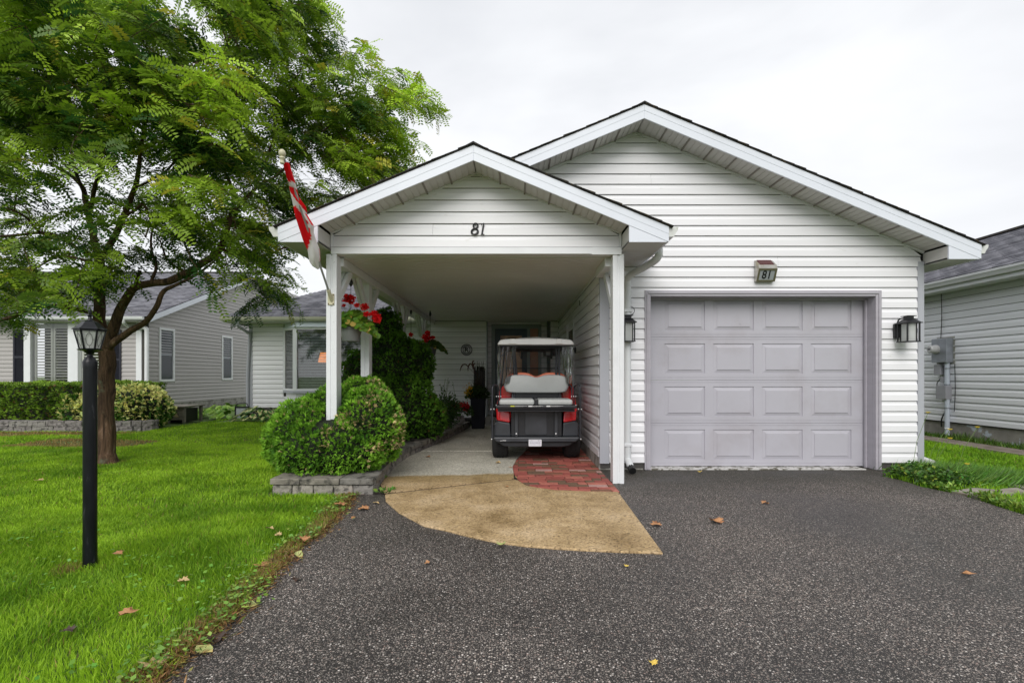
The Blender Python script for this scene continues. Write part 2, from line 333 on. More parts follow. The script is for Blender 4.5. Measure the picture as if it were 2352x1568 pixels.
def sheet(name, pts, z, m, kind='structure'):
    mb = MB(); mb.v = [(p[0], p[1], z) for p in pts]; mb.f = [tuple(range(len(pts)))]
    o = mb.build(name, m); 
    bm = bmesh.new(); bm.from_mesh(o.data); bmesh.ops.triangulate(bm, faces=bm.faces)
    for f in bm.faces:
        if f.normal.z < 0: f.normal_flip()
    bm.to_mesh(o.data); bm.free()
    return tag(o, kind=kind)
sheet('lawn', [(-300,-300),(300,-300),(300,300),(-300,300)], -0.012, M_soil)

edge_l = [(810,1139.6),(774.6,1185),(742,1221),(696.6,1253),(634.8,1315),(595.8,1357.5),(547,1409.5),(498,1448),(446,1490.7),(371.6,1568),(250,1700),(80,1900),(-300,2400)]
EL = [W(*q) for q in edge_l]
edge_r = [(2022.7,1092),(2067.7,1101),(2112.7,1115.4),(2156,1124.4),(2203,1134),(2244,1146),(2275,1156.8),(2352,1180),(2480,1212),(2700,1262),(3200,1350)]
ER = [W(*q) for q in edge_r]
def ragged(pts, amp=0.02, step=0.06):
    o = []
    for a, b in zip(pts[:-1], pts[1:]):
        n = max(1, int((b-a).length/step))
        for i in range(n):
            p = a.lerp(b, i/n); q = amp*noise.noise(Vector((p.x*6, p.y*6, 3.1)))*1.6; o.append(Vector((p.x+q, p.y+q, 0)))
    o.append(pts[-1]); return o
ELr = ragged(EL); ERr = ragged(ER)
drive = [(p.x,p.y) for p in ELr] + [(-0.6,-6),(5.2,-6),(5.2,1.5)] + [(p.x,p.y) for p in reversed(ERr)] + [(5.03,5.99),(4.55,6.4),(1.5,6.4),(1.0,6.4),(0.85,5.2),(-1.2,5.4),(-1.5,5.25),(-1.5,4.72)]
sheet('driveway', drive, -0.004, M_asph)

# wall curve on the ground (retaining wall of the planting bed)
curve = [(-1.392,4.738),(-1.40,4.98),(-1.475,5.603),(-1.516,6.3),(-1.50,6.9),(-1.412,7.5),(-1.28,8.315),(-1.15,9.27),(-1.06,10.1),(-0.99,10.75)]
# concrete apron
front = [(886,1150.7),(915.7,1177),(974,1208),(1022,1218),(1085,1234),(1145,1246.7),(1209,1254.7),(1275,1260),(1342,1264),(1430,1268),(1523,1271)]
FP = [W(*q) for q in front]
right_edge = [W(1420,1130.7), W(1409,1113)]
apron = [(-1.392,4.80)] + [(p.x,p.y) for p in FP] + [(p.x,p.y) for p in right_edge] + [(1.055,5.6),(1.055,11.9),(-1.2,11.9)] + [(x+0.0,y) for x,y in reversed(curve[1:])]
def thick(name, poly, z0, z1, m, parent=None, bevel=0.008):
    mb = MB(); mb.polyZ(poly, z0, z1); return mb.build(name, m, parent, bevel=bevel)
# slab split at its joints: front piece, middle piece, back piece
j1a, j1b = W(886,1135), W(1180,1101)
jx = W(993,1036.5)
FP2 = [(p.x,p.y) for p in FP]
brick_arc = [W(1420,1130.7), W(1342,1129), W(1275.7,1126.7), W(1235.7,1121), W(1209,1116), W(1190,1104), W(1180,1090), W(1177,1073), W(1187,1055), W(1206,1037)]
BA = [(p.x,p.y) for p in brick_arc] + [(0.26,7.9),(0.34,8.8),(0.36,9.6)]
g = 0.026
c1 = [(j1a.x, j1a.y-g)] + FP2 + BA[:6] + [(j1b.x+0.01, j1b.y-g)]
front_slab = tag(thick('front_path_slab', c1, -0.06, 0.010, M_conc), kind='structure')
c2 = [(j1a.x-0.02, j1a.y+g), (j1b.x, j1b.y+g)] + BA[6:10] + [(BA[9][0], 7.375-g),(-1.43,7.375-g)] + [(x,y) for x,y in [(-1.50,6.9),(-1.516,6.3),(-1.475,5.603),(-1.41,5.1)]]
tag(thick('middle_path_slab', c2, -0.06, 0.010, M_conc), kind='structure')
c3 = [(-1.43,7.375+g),(BA[9][0],7.375+g)] + BA[10:] + [(1.05,9.61),(1.05,11.9),(-0.99,11.9)] + [(x,y) for x,y in [(-0.99,10.75),(-1.06,10.1),(-1.15,9.27),(-1.28,8.315)]]
tag(thick('back_path_slab', c3, -0.06, 0.010, M_conc), kind='structure')
sheet('joint_bed', [(-1.42,4.74),(0.9,4.7),(0.9,8),(-1.3,8)], 0.0, M_bed)
# brick paving
bedp = MB(); bedp.polyZ([(x+0.0,y) for x,y in BA]+[(1.05,9.6),(1.05,4.80)], -0.02, 0.001)
pav = tag(bedp.build('brick_paving', mat('joint_sand', (0.075,0.05,0.04), 0.95, var=0.3, vscale=30), loc=(0.6,5.3,0)), 'red clay brick paving in a quarter curve under the golf cart', kind='structure')
brick_cols = [(0.36,0.10,0.075),(0.30,0.075,0.06),(0.25,0.07,0.052),(0.40,0.13,0.095),(0.20,0.085,0.05),(0.15,0.09,0.055),(0.42,0.25,0.22)]
bmats = [mat('clay_brick', c, 0.65, var=0.16, vscale=20, bump=0.35, bscale=90, col2=tuple(x*0.45 for x in c), c2pos=(0.6,0.75), c2scale=14) for c in brick_cols]
from mathutils.geometry import intersect_point_line
def clip_poly(subj, clip_edges):  # Sutherland-Hodgman against half planes (p, n): keep side with (x-p).n >= 0
    out_ = subj
    for (px,py,nx,ny) in clip_edges:
        res = []; 
        for i in range(len(out_)):
            a = out_[i]; b = out_[(i+1)%len(out_)]
            da = (a[0]-px)*nx+(a[1]-py)*ny; db = (b[0]-px)*nx+(b[1]-py)*ny
            if da >= 0: res.append(a)
            if (da >= 0) != (db >= 0):
                t = da/(da-db); res.append((a[0]+(b[0]-a[0])*t, a[1]+(b[1]-a[1])*t))
        out_ = res
        if len(out_) < 3: return None
    return out_
halfs = []
BAc = BA + [(1.03,9.6)]
# region is not convex for the arc: test by points, and clip with the nearest arc segment
def inside(p, poly):
    c = False; n = len(poly)
    for i in range(n):
        x1,y1 = poly[i]; x2,y2 = poly[(i+1)%n]
        if (y1>p[1]) != (y2>p[1]) and p[0] < (x2-x1)*(p[1]-y1)/(y2-y1)+x1: c = not c
    return c
reg = BA + [(1.05,9.6),(1.05,4.9)]
nb = 0
y = 4.79; row = 0
while y < 8.2:
    pitch_y = 0.103
    x = -0.45 - 0.1*(row % 2) - random.random()*0.03
    while x < 1.05:
        wdt = 0.205 if random.random() < 0.82 else 0.103
        x0, x1, y0, y1 = x+0.003, x+wdt-0.003, y+0.003, y+pitch_y-0.003
        x += wdt
        q = [(x0,y0),(x1,y0),(x1,y1),(x0,y1)]; c = (sum(a for a,_ in q)/4, (y0+y1)/2)
        if x0 > 1.03: continue
        ins = [inside(p, reg) for p in q]
        if not any(ins): continue
        if not all(ins):
            edges = []
            for i in range(len(BA)-1):
                a, b = BA[i], BA[i+1]; nx, ny = (b[1]-a[1]), -(b[0]-a[0])
                ln = math.hypot(nx, ny); nx /= ln; ny /= ln
                # only segments near the brick
                t = max(0, min(1, ((c[0]-a[0])*(b[0]-a[0])+(c[1]-a[1])*(b[1]-a[1]))/(ln*ln)))
                dx, dy = a[0]+(b[0]-a[0])*t-c[0], a[1]+(b[1]-a[1])*t-c[1]
                if math.hypot(dx,dy) < 0.12: edges.append((a[0]+nx*0.004, a[1]+ny*0.004, nx, ny))
            edges.append((1.045,0,-1,0))
            q = clip_poly(q, edges)
            if not q or len(q) < 3: continue
            A = 0.5*abs(sum(q[i][0]*q[(i+1)%len(q)][1]-q[(i+1)%len(q)][0]*q[i][1] for i in range(len(q))))
            if A < 0.0015: continue
        zt = 0.012+random.uniform(-0.002,0.003)
        mb = MB(); mb.polyZ(q, -0.03, zt); ob = mb.build('brick', random.choices(bmats, [6,6,5,4,4,4,1])[0], pav, bevel=0.003, seg=1); nb += 1
    y += pitch_y; row += 1

# ------------------------------------------------------------------ planting bed wall of split-face blocks
def stone_mat(i):
    b = [(0.30,0.275,0.24),(0.25,0.235,0.215),(0.34,0.31,0.27),(0.22,0.20,0.19)][i]
    return mat('wall_block_stone', b, 0.9, var=0.25, vscale=14, bump=0.9, bscale=28, col2=tuple(x*0.3 for x in b), c2pos=(0.50,0.62), c2scale=13)
SM = [stone_mat(i) for i in range(4)]
CM = [mat('cap_stone', c, 0.85, var=0.25, vscale=12, bump=0.8, bscale=30, col2=(0.05,0.048,0.04), c2pos=(0.48,0.62), c2scale=9) for c in [(0.22,0.20,0.165),(0.18,0.17,0.15)]]
def block(name, c4, z0, z1, m, parent, rough=0.006):
    # c4: four ground points, front edge first; the face is cut into a grid and pushed about
    a,b,c,d = [Vector((p[0],p[1],0)) for p in c4]
    bm = bmesh.new(); vs = [bm.verts.new((p.x,p.y,z)) for z in (z0,z1) for p in (a,b,c,d)]
    for f in [(3,2,1,0),(4,5,6,7),(0,1,5,4),(1,2,6,5),(2,3,7,6),(3,0,4,7)]: bm.faces.new([vs[i] for i in f])
    bmesh.ops.subdivide_edges(bm, edges=bm.edges[:], cuts=2, use_grid_fill=True)
    sd_ = random.random()*50
    for v in bm.verts:
        n_ = noise.noise_vector(v.co*17+Vector((sd_,0,0))); v.co += n_*rough*1.9
    og = origin_of(parent); 
    for v in bm.verts: v.co -= og
    bmesh.ops.recalc_face_normals(bm, faces=bm.faces)
    me = bpy.data.meshes.new(name); bm.to_mesh(me); bm.free(); me.materials.append(m)
    o = bpy.data.objects.new(name, me); COL.objects.link(o); o.parent = parent; 
    bv = o.modifiers.new('b','BEVEL'); bv.width = 0.006; bv.segments = 1; bv.limit_method = 'ANGLE'; bv.angle_limit = R(50)
    return o
wall = thing('retaining_wall', 'low curved retaining wall of split grey blocks round the cedar bed by the path', 'retaining wall', (-1.9,4.74,0))
# straight front
xs = -2.37
for i, w_ in enumerate([0.19,0.21,0.195,0.195,0.20]):
    block('stone_block', [(xs+0.003,4.74),(xs+w_-0.003,4.74),(xs+w_-0.003,4.93),(xs+0.003,4.93)], -0.03, 0.088, SM[[0,2,0,2,1][i]], wall); xs += w_
xs = -2.395
for w_ in [0.30,0.385,0.335]:
    block('cap_stone', [(xs+0.003,4.722),(xs+w_-0.003,4.722),(xs+w_-0.003,5.0),(xs+0.003,5.0)], 0.091, 0.152, random.choice(CM), wall, 0.005); xs += w_
# left return
ys = 4.95
for i in range(6):
    block('stone_block', [(-2.37,ys+0.2-0.003),(-2.37,ys+0.003),(-2.2,ys+0.003),(-2.2,ys+0.197)], -0.03, 0.088, random.choice(SM), wall)
    block('cap_stone', [(-2.395,ys+0.26),(-2.395,ys+0.06),(-2.15,ys+0.06),(-2.15,ys+0.256)], 0.091, 0.15, random.choice(CM), wall, 0.005); ys += 0.2
# curve
cv = [Vector((x,y,0)) for x,y in [(-1.392,4.755)]+curve[1:]]
cum = [0]
for a,b in zip(cv[:-1],cv[1:]): cum.append(cum[-1]+(b-a).length)
def along(s):
    s = max(0, min(cum[-1]-1e-4, s))
    for i in range(len(cv)-1):
        if s <= cum[i+1]:
            t = (s-cum[i])/(cum[i+1]-cum[i]); p = cv[i].lerp(cv[i+1], t)
            d0 = (cv[i+1]-cv[i]).normalized(); d = d0
            j = min(i+1, len(cv)-2); d1 = (cv[j+1]-cv[j]).normalized(); ip = max(i-1,0); dp = (cv[ip+1]-cv[ip]).normalized()
            d = (d0*1.0 + d1*max(0,t-0.5) + dp*max(0,0.5-t)).normalized()
            return p, Vector((-d.y, d.x, 0))
s = 0.0; k = 0
while s < cum[-1]-0.1:
    w_ = 0.2; (p0,n0),(p1,n1) = along(s+0.003), along(s+w_-0.003); dpt = 0.2
    block('stone_block', [p0,p1,p1+n1*dpt,p0+n0*dpt], -0.03, 0.075, random.choice(SM), wall); 
    s += w_
s = 0.02
while s < cum[-1]-0.1:
    w_ = 0.33; (p0,n0),(p1,n1) = along(s+0.003), along(min(s+w_,cum[-1])-0.003)
    block('cap_stone', [p0-n0*0.02,p1-n1*0.02,p1+n1*0.30,p0+n0*0.30], 0.078, 0.145, random.choice(CM), wall, 0.005); s += w_
bedpoly = [(-2.3,4.9),(-1.5,4.9),(-1.6,5.6),(-1.65,6.3),(-1.6,7.0),(-1.5,7.6),(-1.38,8.4),(-1.25,9.3),(-1.15,10.2),(-1.1,11.5),(-2.4,11.5),(-2.7,6.5)]
mb = MB(); mb.polyZ(bedpoly, -0.03, 0.11); tag(mb.build('planting_bed', M_bed), kind='structure')
# ------------------------------------------------------------------ the house
SL = 0.4167
house = thing('bungalow', 'white vinyl sided bungalow with a big gable, carport and lavender garage door', 'house', (1.5, 6.0, 0))
C = 0.127
def board(name, o3, u3, n3, a0, a1, b0, b1, z0, z1, m, parent, prof='dutch'):
    """one siding course: origin o3, along u3, outward n3; a0..a1 along at z0, b0..b1 at z1"""
    h = z1-z0; f = min(1, h/C)
    pr = [(0.0,0.0),(0.019,0.0),(0.0185,0.008*f),(0.016,0.62*f),(0.005,0.80*f),(0.002,1.0)] if prof=='dutch' else [(0.0,0.0),(0.013,0.0),(0.012,0.01),(0.002,1.0)]
    mb = MB(); L_ = []; R_ = []
    for off, t in pr:
        if f < 0.99 and t < 1: t = min(t/f if False else t, 0.98)
        z = z0+h*t; a = a0+(b0-a0)*t; b = a1+(b1-a1)*t
        L_.append(Vector(o3)+Vector(u3)*a+Vector(n3)*off+Vector((0,0,z))); R_.append(Vector(o3)+Vector(u3)*b+Vector(n3)*off+Vector((0,0,z)))
    L_.append(Vector(o3)+Vector(u3)*b0+Vector((0,0,z1))); R_.append(Vector(o3)+Vector(u3)*b1+Vector((0,0,z1)))
    mb.prism(L_, R_); return mb.build(name, m, parent)
def wall_courses(o3, u3, n3, x0, x1, z0, z1, m, parent, holes=(), top=None, c=C, name='siding_board', zoff=None):
    """courses clipped by rectangular holes (a0,a1,zb,zt) and by a gable line top(a)->z"""
    z = z0 if zoff is None else zoff
    while z < z1-0.004:
        za, zb = z+0.003, min(z+c-0.003, z1)
        if zb-za < 0.02: break
        spans = [(x0, x1)]
        for (h0,h1,hb,ht) in holes:
            if hb < zb and ht > za:
                spans = [q for (s0,s1) in spans for q in ((s0,min(s1,h0)),(max(s0,h1),s1)) if q[1]-q[0] > 0.02]
                if zb-ht > 0.008: board(name, o3, u3, n3, h0, h1, h0, h1, ht, zb, m, parent)
                if hb-za > 0.008: board(name, o3, u3, n3, h0, h1, h0, h1, za, hb, m, parent)
        for (s0,s1) in spans:
            if top:
                (la, ra), (lb, rb) = top(za), top(zb)
                A0, A1 = max(s0,la), min(s1,ra); B0, B1 = max(s0,lb), min(s1,rb)
                if A1-A0 < 0.03: continue
                if B1 < B0: B0 = B1 = (B0+B1)/2
                sp = (B0+B1)/2+random.uniform(-.3,.3)*(B1-B0)
                if B1-B0 > 2.2 and random.random() < 0.4: board(name, o3, u3, n3, A0, sp, B0, sp, za, zb, m, parent); board(name, o3, u3, n3, sp+0.0025, A1, sp+0.0025, B1, za, zb-0.0007, m, parent)
                else: board(name, o3, u3, n3, A0, A1, B0, B1, za, zb, m, parent)
            else: board(name, o3, u3, n3, s0, s1, s0, s1, za, zb, m, parent)
        z += c
# backing core walls (solid, dark: shade in the siding gaps is put into their colour)
mb = MB()
GX0, GX1, YG = 1.064, 5.04, 5.97
mb.box(GX0+0.004, 1.60, YG+0.004, YG+0.12, 0.02, 2.5); mb.box(4.52, GX1-0.004, YG+0.004, YG+0.12, 0.02, 2.5)
mb.polyY([(GX0+0.004,2.2),(GX1-0.004,2.2),(GX1-0.004,2.55),(1.51,4.10),(-2.0,2.55),(-2.0,2.47),(GX0+0.004,2.47)], YG+0.006, YG+0.12)
mb.box(GX0+0.006, GX0+0.12, YG+0.13, 12.2, 0.02, 2.47)
mb.box(GX1-0.12, GX1-0.004, YG+0.13, 13, 0.02, 2.5)
mb.build('wall', M_core, house)
def gtop(z):  # half width of the main gable wall at height z (soffit line)
    hw = (4.142-z)/SL
    return (1.51-hw, 1.51+hw)
# facade with the garage opening
HG = (1.605, 4.515, -1, 2.205)
wall_courses((0,YG,0),(1,0,0),(0,-1,0), GX0+0.11, GX1-0.075, 0.085, 2.50, M_white, house, holes=[HG])
wall_courses((0,YG,0),(1,0,0),(0,-1,0), -2.0, GX1-0.03, 0.085, 4.13, M_white, house, top=gtop, zoff=0.085+19*C)
# foundation
for q in ((1.166, 1.60, 5.985, 6.1, -0.05, 0.084),(4.52, GX1-0.01, 5.985, 6.1, -0.05, 0.084),(GX0-0.018, GX0+0.1, 5.99, 11.5, -0.05, 0.146)):
    mb = MB(); mb.box(*q); mb.build('foundation', M_conc_found, house, bevel=0.004)
# corner trims
for (x0,x1) in ((GX1-0.072, GX1+0.004),(GX0-0.012, GX0+0.105)):
    mb = MB(); mb.box(x0,x1, YG-0.022, YG+0.03, 0.075, 2.56 if x0>2 else 2.44); mb.build('corner_trim', M_greytrim, house, bevel=0.004)
# carport side wall of the garage
door_y0, door_y1 = 8.55, 9.52
wall_courses((GX0,0,0),(0,1,0),(-1,0,0), YG+0.03, 11.5, 0.15, 2.45, M_white, house, holes=[(door_y0-0.09, door_y1+0.09, 0, 2.25)])
sdn = MB()
for a,b,c_,d_ in ((door_y0-0.085,door_y0,0.02,2.24),(door_y1,door_y1+0.085,0.02,2.24),(door_y0,door_y1,2.15,2.24)): sdn.box(GX0-0.028, GX0+0.02, a, b, c_, d_)
sdo = sdn.build('side_door_frame', M_trim, house, bevel=0.003)
mb = MB(); mb.box(GX0-0.004, GX0+0.005, door_y0, door_y1, 0.02, 2.15); sdr = mb.build('side_door', M_trim, house)
mb = MB(); mb.box(GX0-0.009, GX0-0.005, door_y0+0.14, door_y1-0.14, 1.25, 2.0); mb.build('pane', mat('dark_curtained_glass', (0.11,0.085,0.05), 0.15, var=0.5, vscale=9), sdr)
# back wall of the carport, with the shallow recess of the front door
YB, YD = 11.5, 11.75
wall_courses((0,YB,0),(1,0,0),(0,-1,0), -2.0, -0.67, 0.16, 2.45, M_white, house)
wall_courses((0,YB,0),(1,0,0),(0,-1,0), 0.86, GX0-0.014, 0.16, 2.45, M_white, house)
wall_courses((0,YD,0),(1,0,0),(0,-1,0), -0.64, 0.79, 0.20, 2.45, M_white, house, holes=[(-0.55,0.66,0,2.40)])
mb = MB(); mb.box(-2.0,-0.68,YB+0.004,YB+0.1,0.0,2.46); mb.box(0.87,1.05,YB+0.004,YB+0.1,0.0,2.46); mb.box(-0.66,0.83,YD+0.11,YD+0.2,0.0,2.46)
mb.box(-2.0,-1.9,YB+0.1,13.0,0.0,2.46); mb.build('rear_wall', M_core, house)
M_bronze = mat('dark_green_trim', (0.10,0.115,0.11), 0.5)
for x0,x1 in ((-0.672,-0.635),(0.79,0.862)):
    mb = MB(); mb.box(x0,x1,YB-0.018,YD+0.02,0.16,2.45); mb.build('corner_trim', M_greytrim if x0<0 else M_bronze, house, bevel=0.003)
# front door, sidelight
mb = MB()
M_frame = mat('door_frame_paint', (0.30,0.34,0.34), 0.5)
for q in ((-0.545,-0.465,0.2,2.39),(0.585,0.655,0.2,2.39),(-0.465,0.585,2.30,2.39),(0.315,0.385,0.2,2.30)): mb.box(q[0],q[1],YD-0.03,YD+0.06,q[2],q[3])
fd = mb.build('front_door_frame', M_frame, house, bevel=0.004)
M_doorpaint = mat('dark_teal_door', (0.035,0.06,0.075), 0.4)
mb = MB(); mb.box(-0.463,-0.335,YD+0.0,YD+0.045,0.21,2.295); mb.box(0.19,0.313,YD+0.0,YD+0.045,0.21,2.295); mb.box(-0.335,0.19,YD,YD+0.045,2.13,2.295); mb.box(-0.335,0.19,YD,YD+0.045,0.21,0.5)
door = mb.build('front_door', M_doorpaint, house, bevel=0.004)
M_amber = mat('amber_curtain_glass', (0.62,0.33,0.17), 0.25, var=0.35, vscale=5)
mb = MB(); mb.box(-0.333,0.188,YD+0.02,YD+0.03,0.5,2.128); mb.build('door_glass', M_amber, door)
mb = MB()
def ring(mb, c, r, t, n=24, a0=0, a1=2*math.pi, axis='y', k=6):
    pts = []
    for i in range(n+1):
        a = a0+(a1-a0)*i/n
        pts.append((c[0]+r*math.cos(a), c[1], c[2]+r*math.sin(a)) if axis=='y' else ((c[0], c[1]+r*math.cos(a), c[2]+r*math.sin(a)) if axis=='x' else (c[0]+r*math.cos(a), c[1]+r*math.sin(a), c[2])))
    mb.tube(pts, t, k); return mb
gy = YD+0.012
for i in range(5):
    a = math.pi*(i+0.5)/5; ring(mb, (-0.07+0.17*math.cos(a), gy, 1.93+0.08*math.sin(a)), 0.035, 0.005, 14)
ring(mb, (-0.07,gy,1.88), 0.20, 0.006, 20, 0.1, math.pi-0.1); ring(mb, (-0.07,gy,1.80), 0.12, 0.005, 20, 0, math.pi*2)
for sgn in (-1,1): mb.tube([(-0.07+sgn*0.24,gy,1.55),(-0.07+sgn*0.15,gy,1.8),(-0.07+sgn*0.24,gy,2.08)], 0.005, 6)
mb.build('door_ornament', M_black, door)
mb = MB(); mb.box(0.387,0.583,YD+0.02,YD+0.03,0.3,2.298); mb.build('sidelight', mat('peach_sidelight', (0.52,0.25,0.15), 0.4, var=0.1), house)
# front step
mb = MB(); mb.box(-0.66,0.84,11.12,11.75,0.0,0.205); mb.build('front_step', M_conc_found, house, bevel=0.01)
mb = MB(); mb.box(-0.5,0.3,11.17,11.6,0.207,0.225); tag(mb.build('doormat', mat('rubber_mat', (0.015,0.015,0.016), 0.9, bump=0.5, bscale=120), loc=(-0.1,11.4,0.21)), 'black rubber mat on the concrete step by the front door', 'doormat')

# ---------------- carport roof, gable, beam, ceiling
YF, YC = 4.85, 5.19; PXC = -0.409; PHW = 1.961
ZA = 3.49; ze = ZA-0.02-PHW*SL          # fascia top at apex / eave
# front gable wall (6 courses)
def ptop(z):
    hw = min((3.332-z)/SL, 1.56); return (PXC-hw, PXC+hw)
mb = MB(); mb.polyY([(-1.965,2.47),(1.147,2.47),(1.147,2.66),(PXC,3.315),(-1.965,2.66)], YC+0.02, YC+0.12); mb.build('porch_gable_core', M_core, house)
wall_courses((0,YC+0.018,0),(1,0,0),(0,-1,0), -1.94, 1.125, 2.535, 3.33, M_white, house, top=ptop)
mb = MB(); mb.box(-1.967,1.149,YC-0.004,YC+0.14,2.463,2.533); mb.build('beam_board', M_trim, house, bevel=0.003)
mb = MB(); mb.box(0.83,1.151,YC-0.010,YC-0.0045,2.455,2.532); mb.build('beam_patch', M_trim, house)
for x0,x1 in ((-1.967,-1.942),(1.127,1.149)):
    mb = MB(); mb.box(x0,x1,YC-0.008,YC+0.03,2.536,2.675); mb.build('corner_trim', M_trim, house)
for sg in (-1,1):     # J trim under the soffit
    mb = MB(); a = Vector((PXC,YC-0.002,3.332)); b = Vector((PXC+sg*1.56,YC-0.002,3.332-1.56*SL)); mb.bar(a,b,0.03,0.024); mb.build('rake_trim', M_trim, house)
    mb = MB(); a = Vector((1.51,YG-0.012,4.142)); b = Vector((1.51+sg*3.53,YG-0.012,4.142-3.53*SL)); mb.bar(a,b,0.03,0.024); mb.build('rake_trim', M_trim, house)
M_batten = mat('soffit_joint', (0.24,0.22,0.19), 0.6)
def gable_roof(xc, hw, zapex, yf, ywall, yback, thick_v, wx0, wx1, name):
    """fascia boards, sloped soffit panels, eave returns, roof slabs"""
    zf = lambda x: zapex-0.02-abs(x-xc)*SL
    for sg in (-1,1):
        xe = xc+sg*hw
        mb = MB(); mb.polyY([(xc,zf(xc)),(xe,zf(xe)),(xe,zf(xe)-thick_v),(xc,zf(xc)-thick_v)], yf, yf+0.02); mb.build('fascia_board', M_fascia, house, bevel=0.003)
        mb = MB(); mb.polyY([(xc+sg*0.001,zf(xc)-0.004),(xe,zf(xe)-0.004),(xe,zf(xe)-0.075),(xc+sg*0.001,zf(xc)-0.075)], yf-0.0025, yf-0.0005); mb.build('fascia_lip', M_fascia, house)
        # soffit panels from fascia to wall, each a board across
        wx = wx1 if sg>0 else wx0; run = abs(wx-xc); L_ = run/math.cos(math.atan(SL)); n = int(round(L_/0.29))
        for i in range(n):
            x0 = xc+sg*(run*i/n+0.004); x1 = xc+sg*(run*(i+1)/n-0.002)
            z0, z1 = zf(x0)-thick_v+0.012, zf(x1)-thick_v+0.012
            mb = MB()
            # three shallow vee ribs per panel
            k = 4
            for j in range(k):
                a = x0+(x1-x0)*(j+0.10)/k; b = x0+(x1-x0)*(j+0.90)/k
                za_, zb_ = zf(a)-thick_v+0.012, zf(b)-thick_v+0.012
                mb.prism([(a,yf+0.02,za_),(b,yf+0.02,zb_),(b,ywall-0.001,zb_),(a,ywall-0.001,za_)], [(a,yf+0.02,za_+0.012),(b,yf+0.02,zb_+0.012),(b,ywall-0.001,zb_+0.012),(a,ywall-0.001,za_+0.012)])
            mb.prism([(x0,yf+0.02,z0+0.005),(x1,yf+0.02,z1+0.007),(x1,ywall-0.001,z1+0.007),(x0,ywall-0.001,z0+0.007)], [(x0,yf+0.02,z0+0.018),(x1,yf+0.02,z1+0.018),(x1,ywall-0.001,z1+0.018),(x0,ywall-0.001,z0+0.018)])
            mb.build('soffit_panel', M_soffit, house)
            mb = MB(); xa = xc+sg*run*(i+1)/n; zz = zf(xa)-thick_v
            if i < n-1: mb.bar((xa,yf+0.02,zz+0.008),(xa,ywall,zz+0.008),0.016,0.016); mb.build('soffit_batten', M_batten, house)
        # eave return box: face, inner cheek
        zb = zf(xe)-thick_v; xi = wx+sg*0.005; zt = zf(xi)-thick_v
        mb = MB(); mb.polyY([(xi,zt-0.002),(xe-sg*0.02,zb+SL*0.02-0.002),(xe-sg*0.02,zb+0.0),(xi,zb+0.0)], yf+0.003, yf+0.02); mb.build('eave_return', M_fascia, house)
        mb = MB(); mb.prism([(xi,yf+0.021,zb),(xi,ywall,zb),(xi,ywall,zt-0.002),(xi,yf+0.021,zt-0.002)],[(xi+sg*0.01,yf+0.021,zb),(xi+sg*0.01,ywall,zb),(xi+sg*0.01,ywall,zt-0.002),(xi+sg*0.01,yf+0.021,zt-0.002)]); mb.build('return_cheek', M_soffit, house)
        # level soffit panels under the eave
        yy = yf+0.022
        while yy < min(yback, ywall+8)-0.05:
            y1 = min(yy+0.30, yback); mb = MB()
            for j in range(4):
                a = yy+(y1-yy)*(j+0.04)/4; b = yy+(y1-yy)*(j+0.96)/4; mb.box(min(xi,xe-sg*0.021), max(xi,xe-sg*0.021), a, b, zb+0.002, zb+0.014)
            mb.box(min(xi,xe-sg*0.021), max(xi,xe-sg*0.021), yy+0.004, y1-0.002, zb+0.008, zb+0.02)
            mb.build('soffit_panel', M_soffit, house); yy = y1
        mb = MB(); mb.box(min(xe,xe-sg*0.02), max(xe,xe-sg*0.02), yf+0.021, yback, zb, zf(xe)); mb.build('fascia_board', M_fascia, house)
        # roof deck and shingle courses (edge seen from the gable end)
        mb = MB(); n_ = Vector((sg*SL,0,1)).normalized()
        a = Vector((xc,0,zf(xc)+0.001)); b = Vector((xe+sg*0.035,0,zf(xe+sg*0.035)+0.001))
        mb.polyY([(a.x,a.z),(b.x,b.z),(b.x,b.z+0.008),(a.x,a.z+0.008)], yf-0.012, yback); mb.build('roof_deck', M_dkroof, house)
        mb = MB(); run = hw+0.04; nn = int(run/0.13)
        for i in range(nn):
            t0, t1 = i/nn*run, (i+1)/nn*run+0.02
            xa, xb = xc+sg*t0, xc+sg*min(t1, run)
            y0_ = yf-0.018-random.random()*0.012
            lift = 0.017+random.random()*0.007
            mb.polyY([(xa,zf(xa)+0.010),(xb,zf(xb)+0.010),(xb,zf(xb)+lift),(xa,zf(xa)+0.013)], y0_, yback)
        tag(mb.build('shingle_courses', M_dkroof, house), kind='stuff')
    mb = MB(); mb.polyY([(xc-0.12,zf(xc-0.12)+0.016),(xc,zf(xc)+0.03),(xc+0.12,zf(xc+0.12)+0.016),(xc+0.1,zf(xc+.1)+0.014),(xc,zf(xc)+0.012),(xc-0.1,zf(xc-.1)+0.014)], yf-0.02, yback); mb.build('ridge_cap', M_dkroof, house)
gable_roof(PXC, PHW, ZA, YF, YC, YG+0.0, 0.155, -1.967, 1.149, 'porch')
gable_roof(1.51, 3.91, 4.325, 5.61, YG, 19.0, 0.165, -2.02, 5.04, 'main')
# beam edge along the carport's left side and left eave carried back
mb = MB(); mb.box(-2.018,-1.88,YC+0.14,11.5,2.36,2.455); mb.build('side_beam', M_postw, house, bevel=0.004)
mb = MB(); mb.box(1.0,1.149,YC+0.14,YG-0.025,2.36,2.455); mb.build('side_beam', M_postw, house, bevel=0.004)
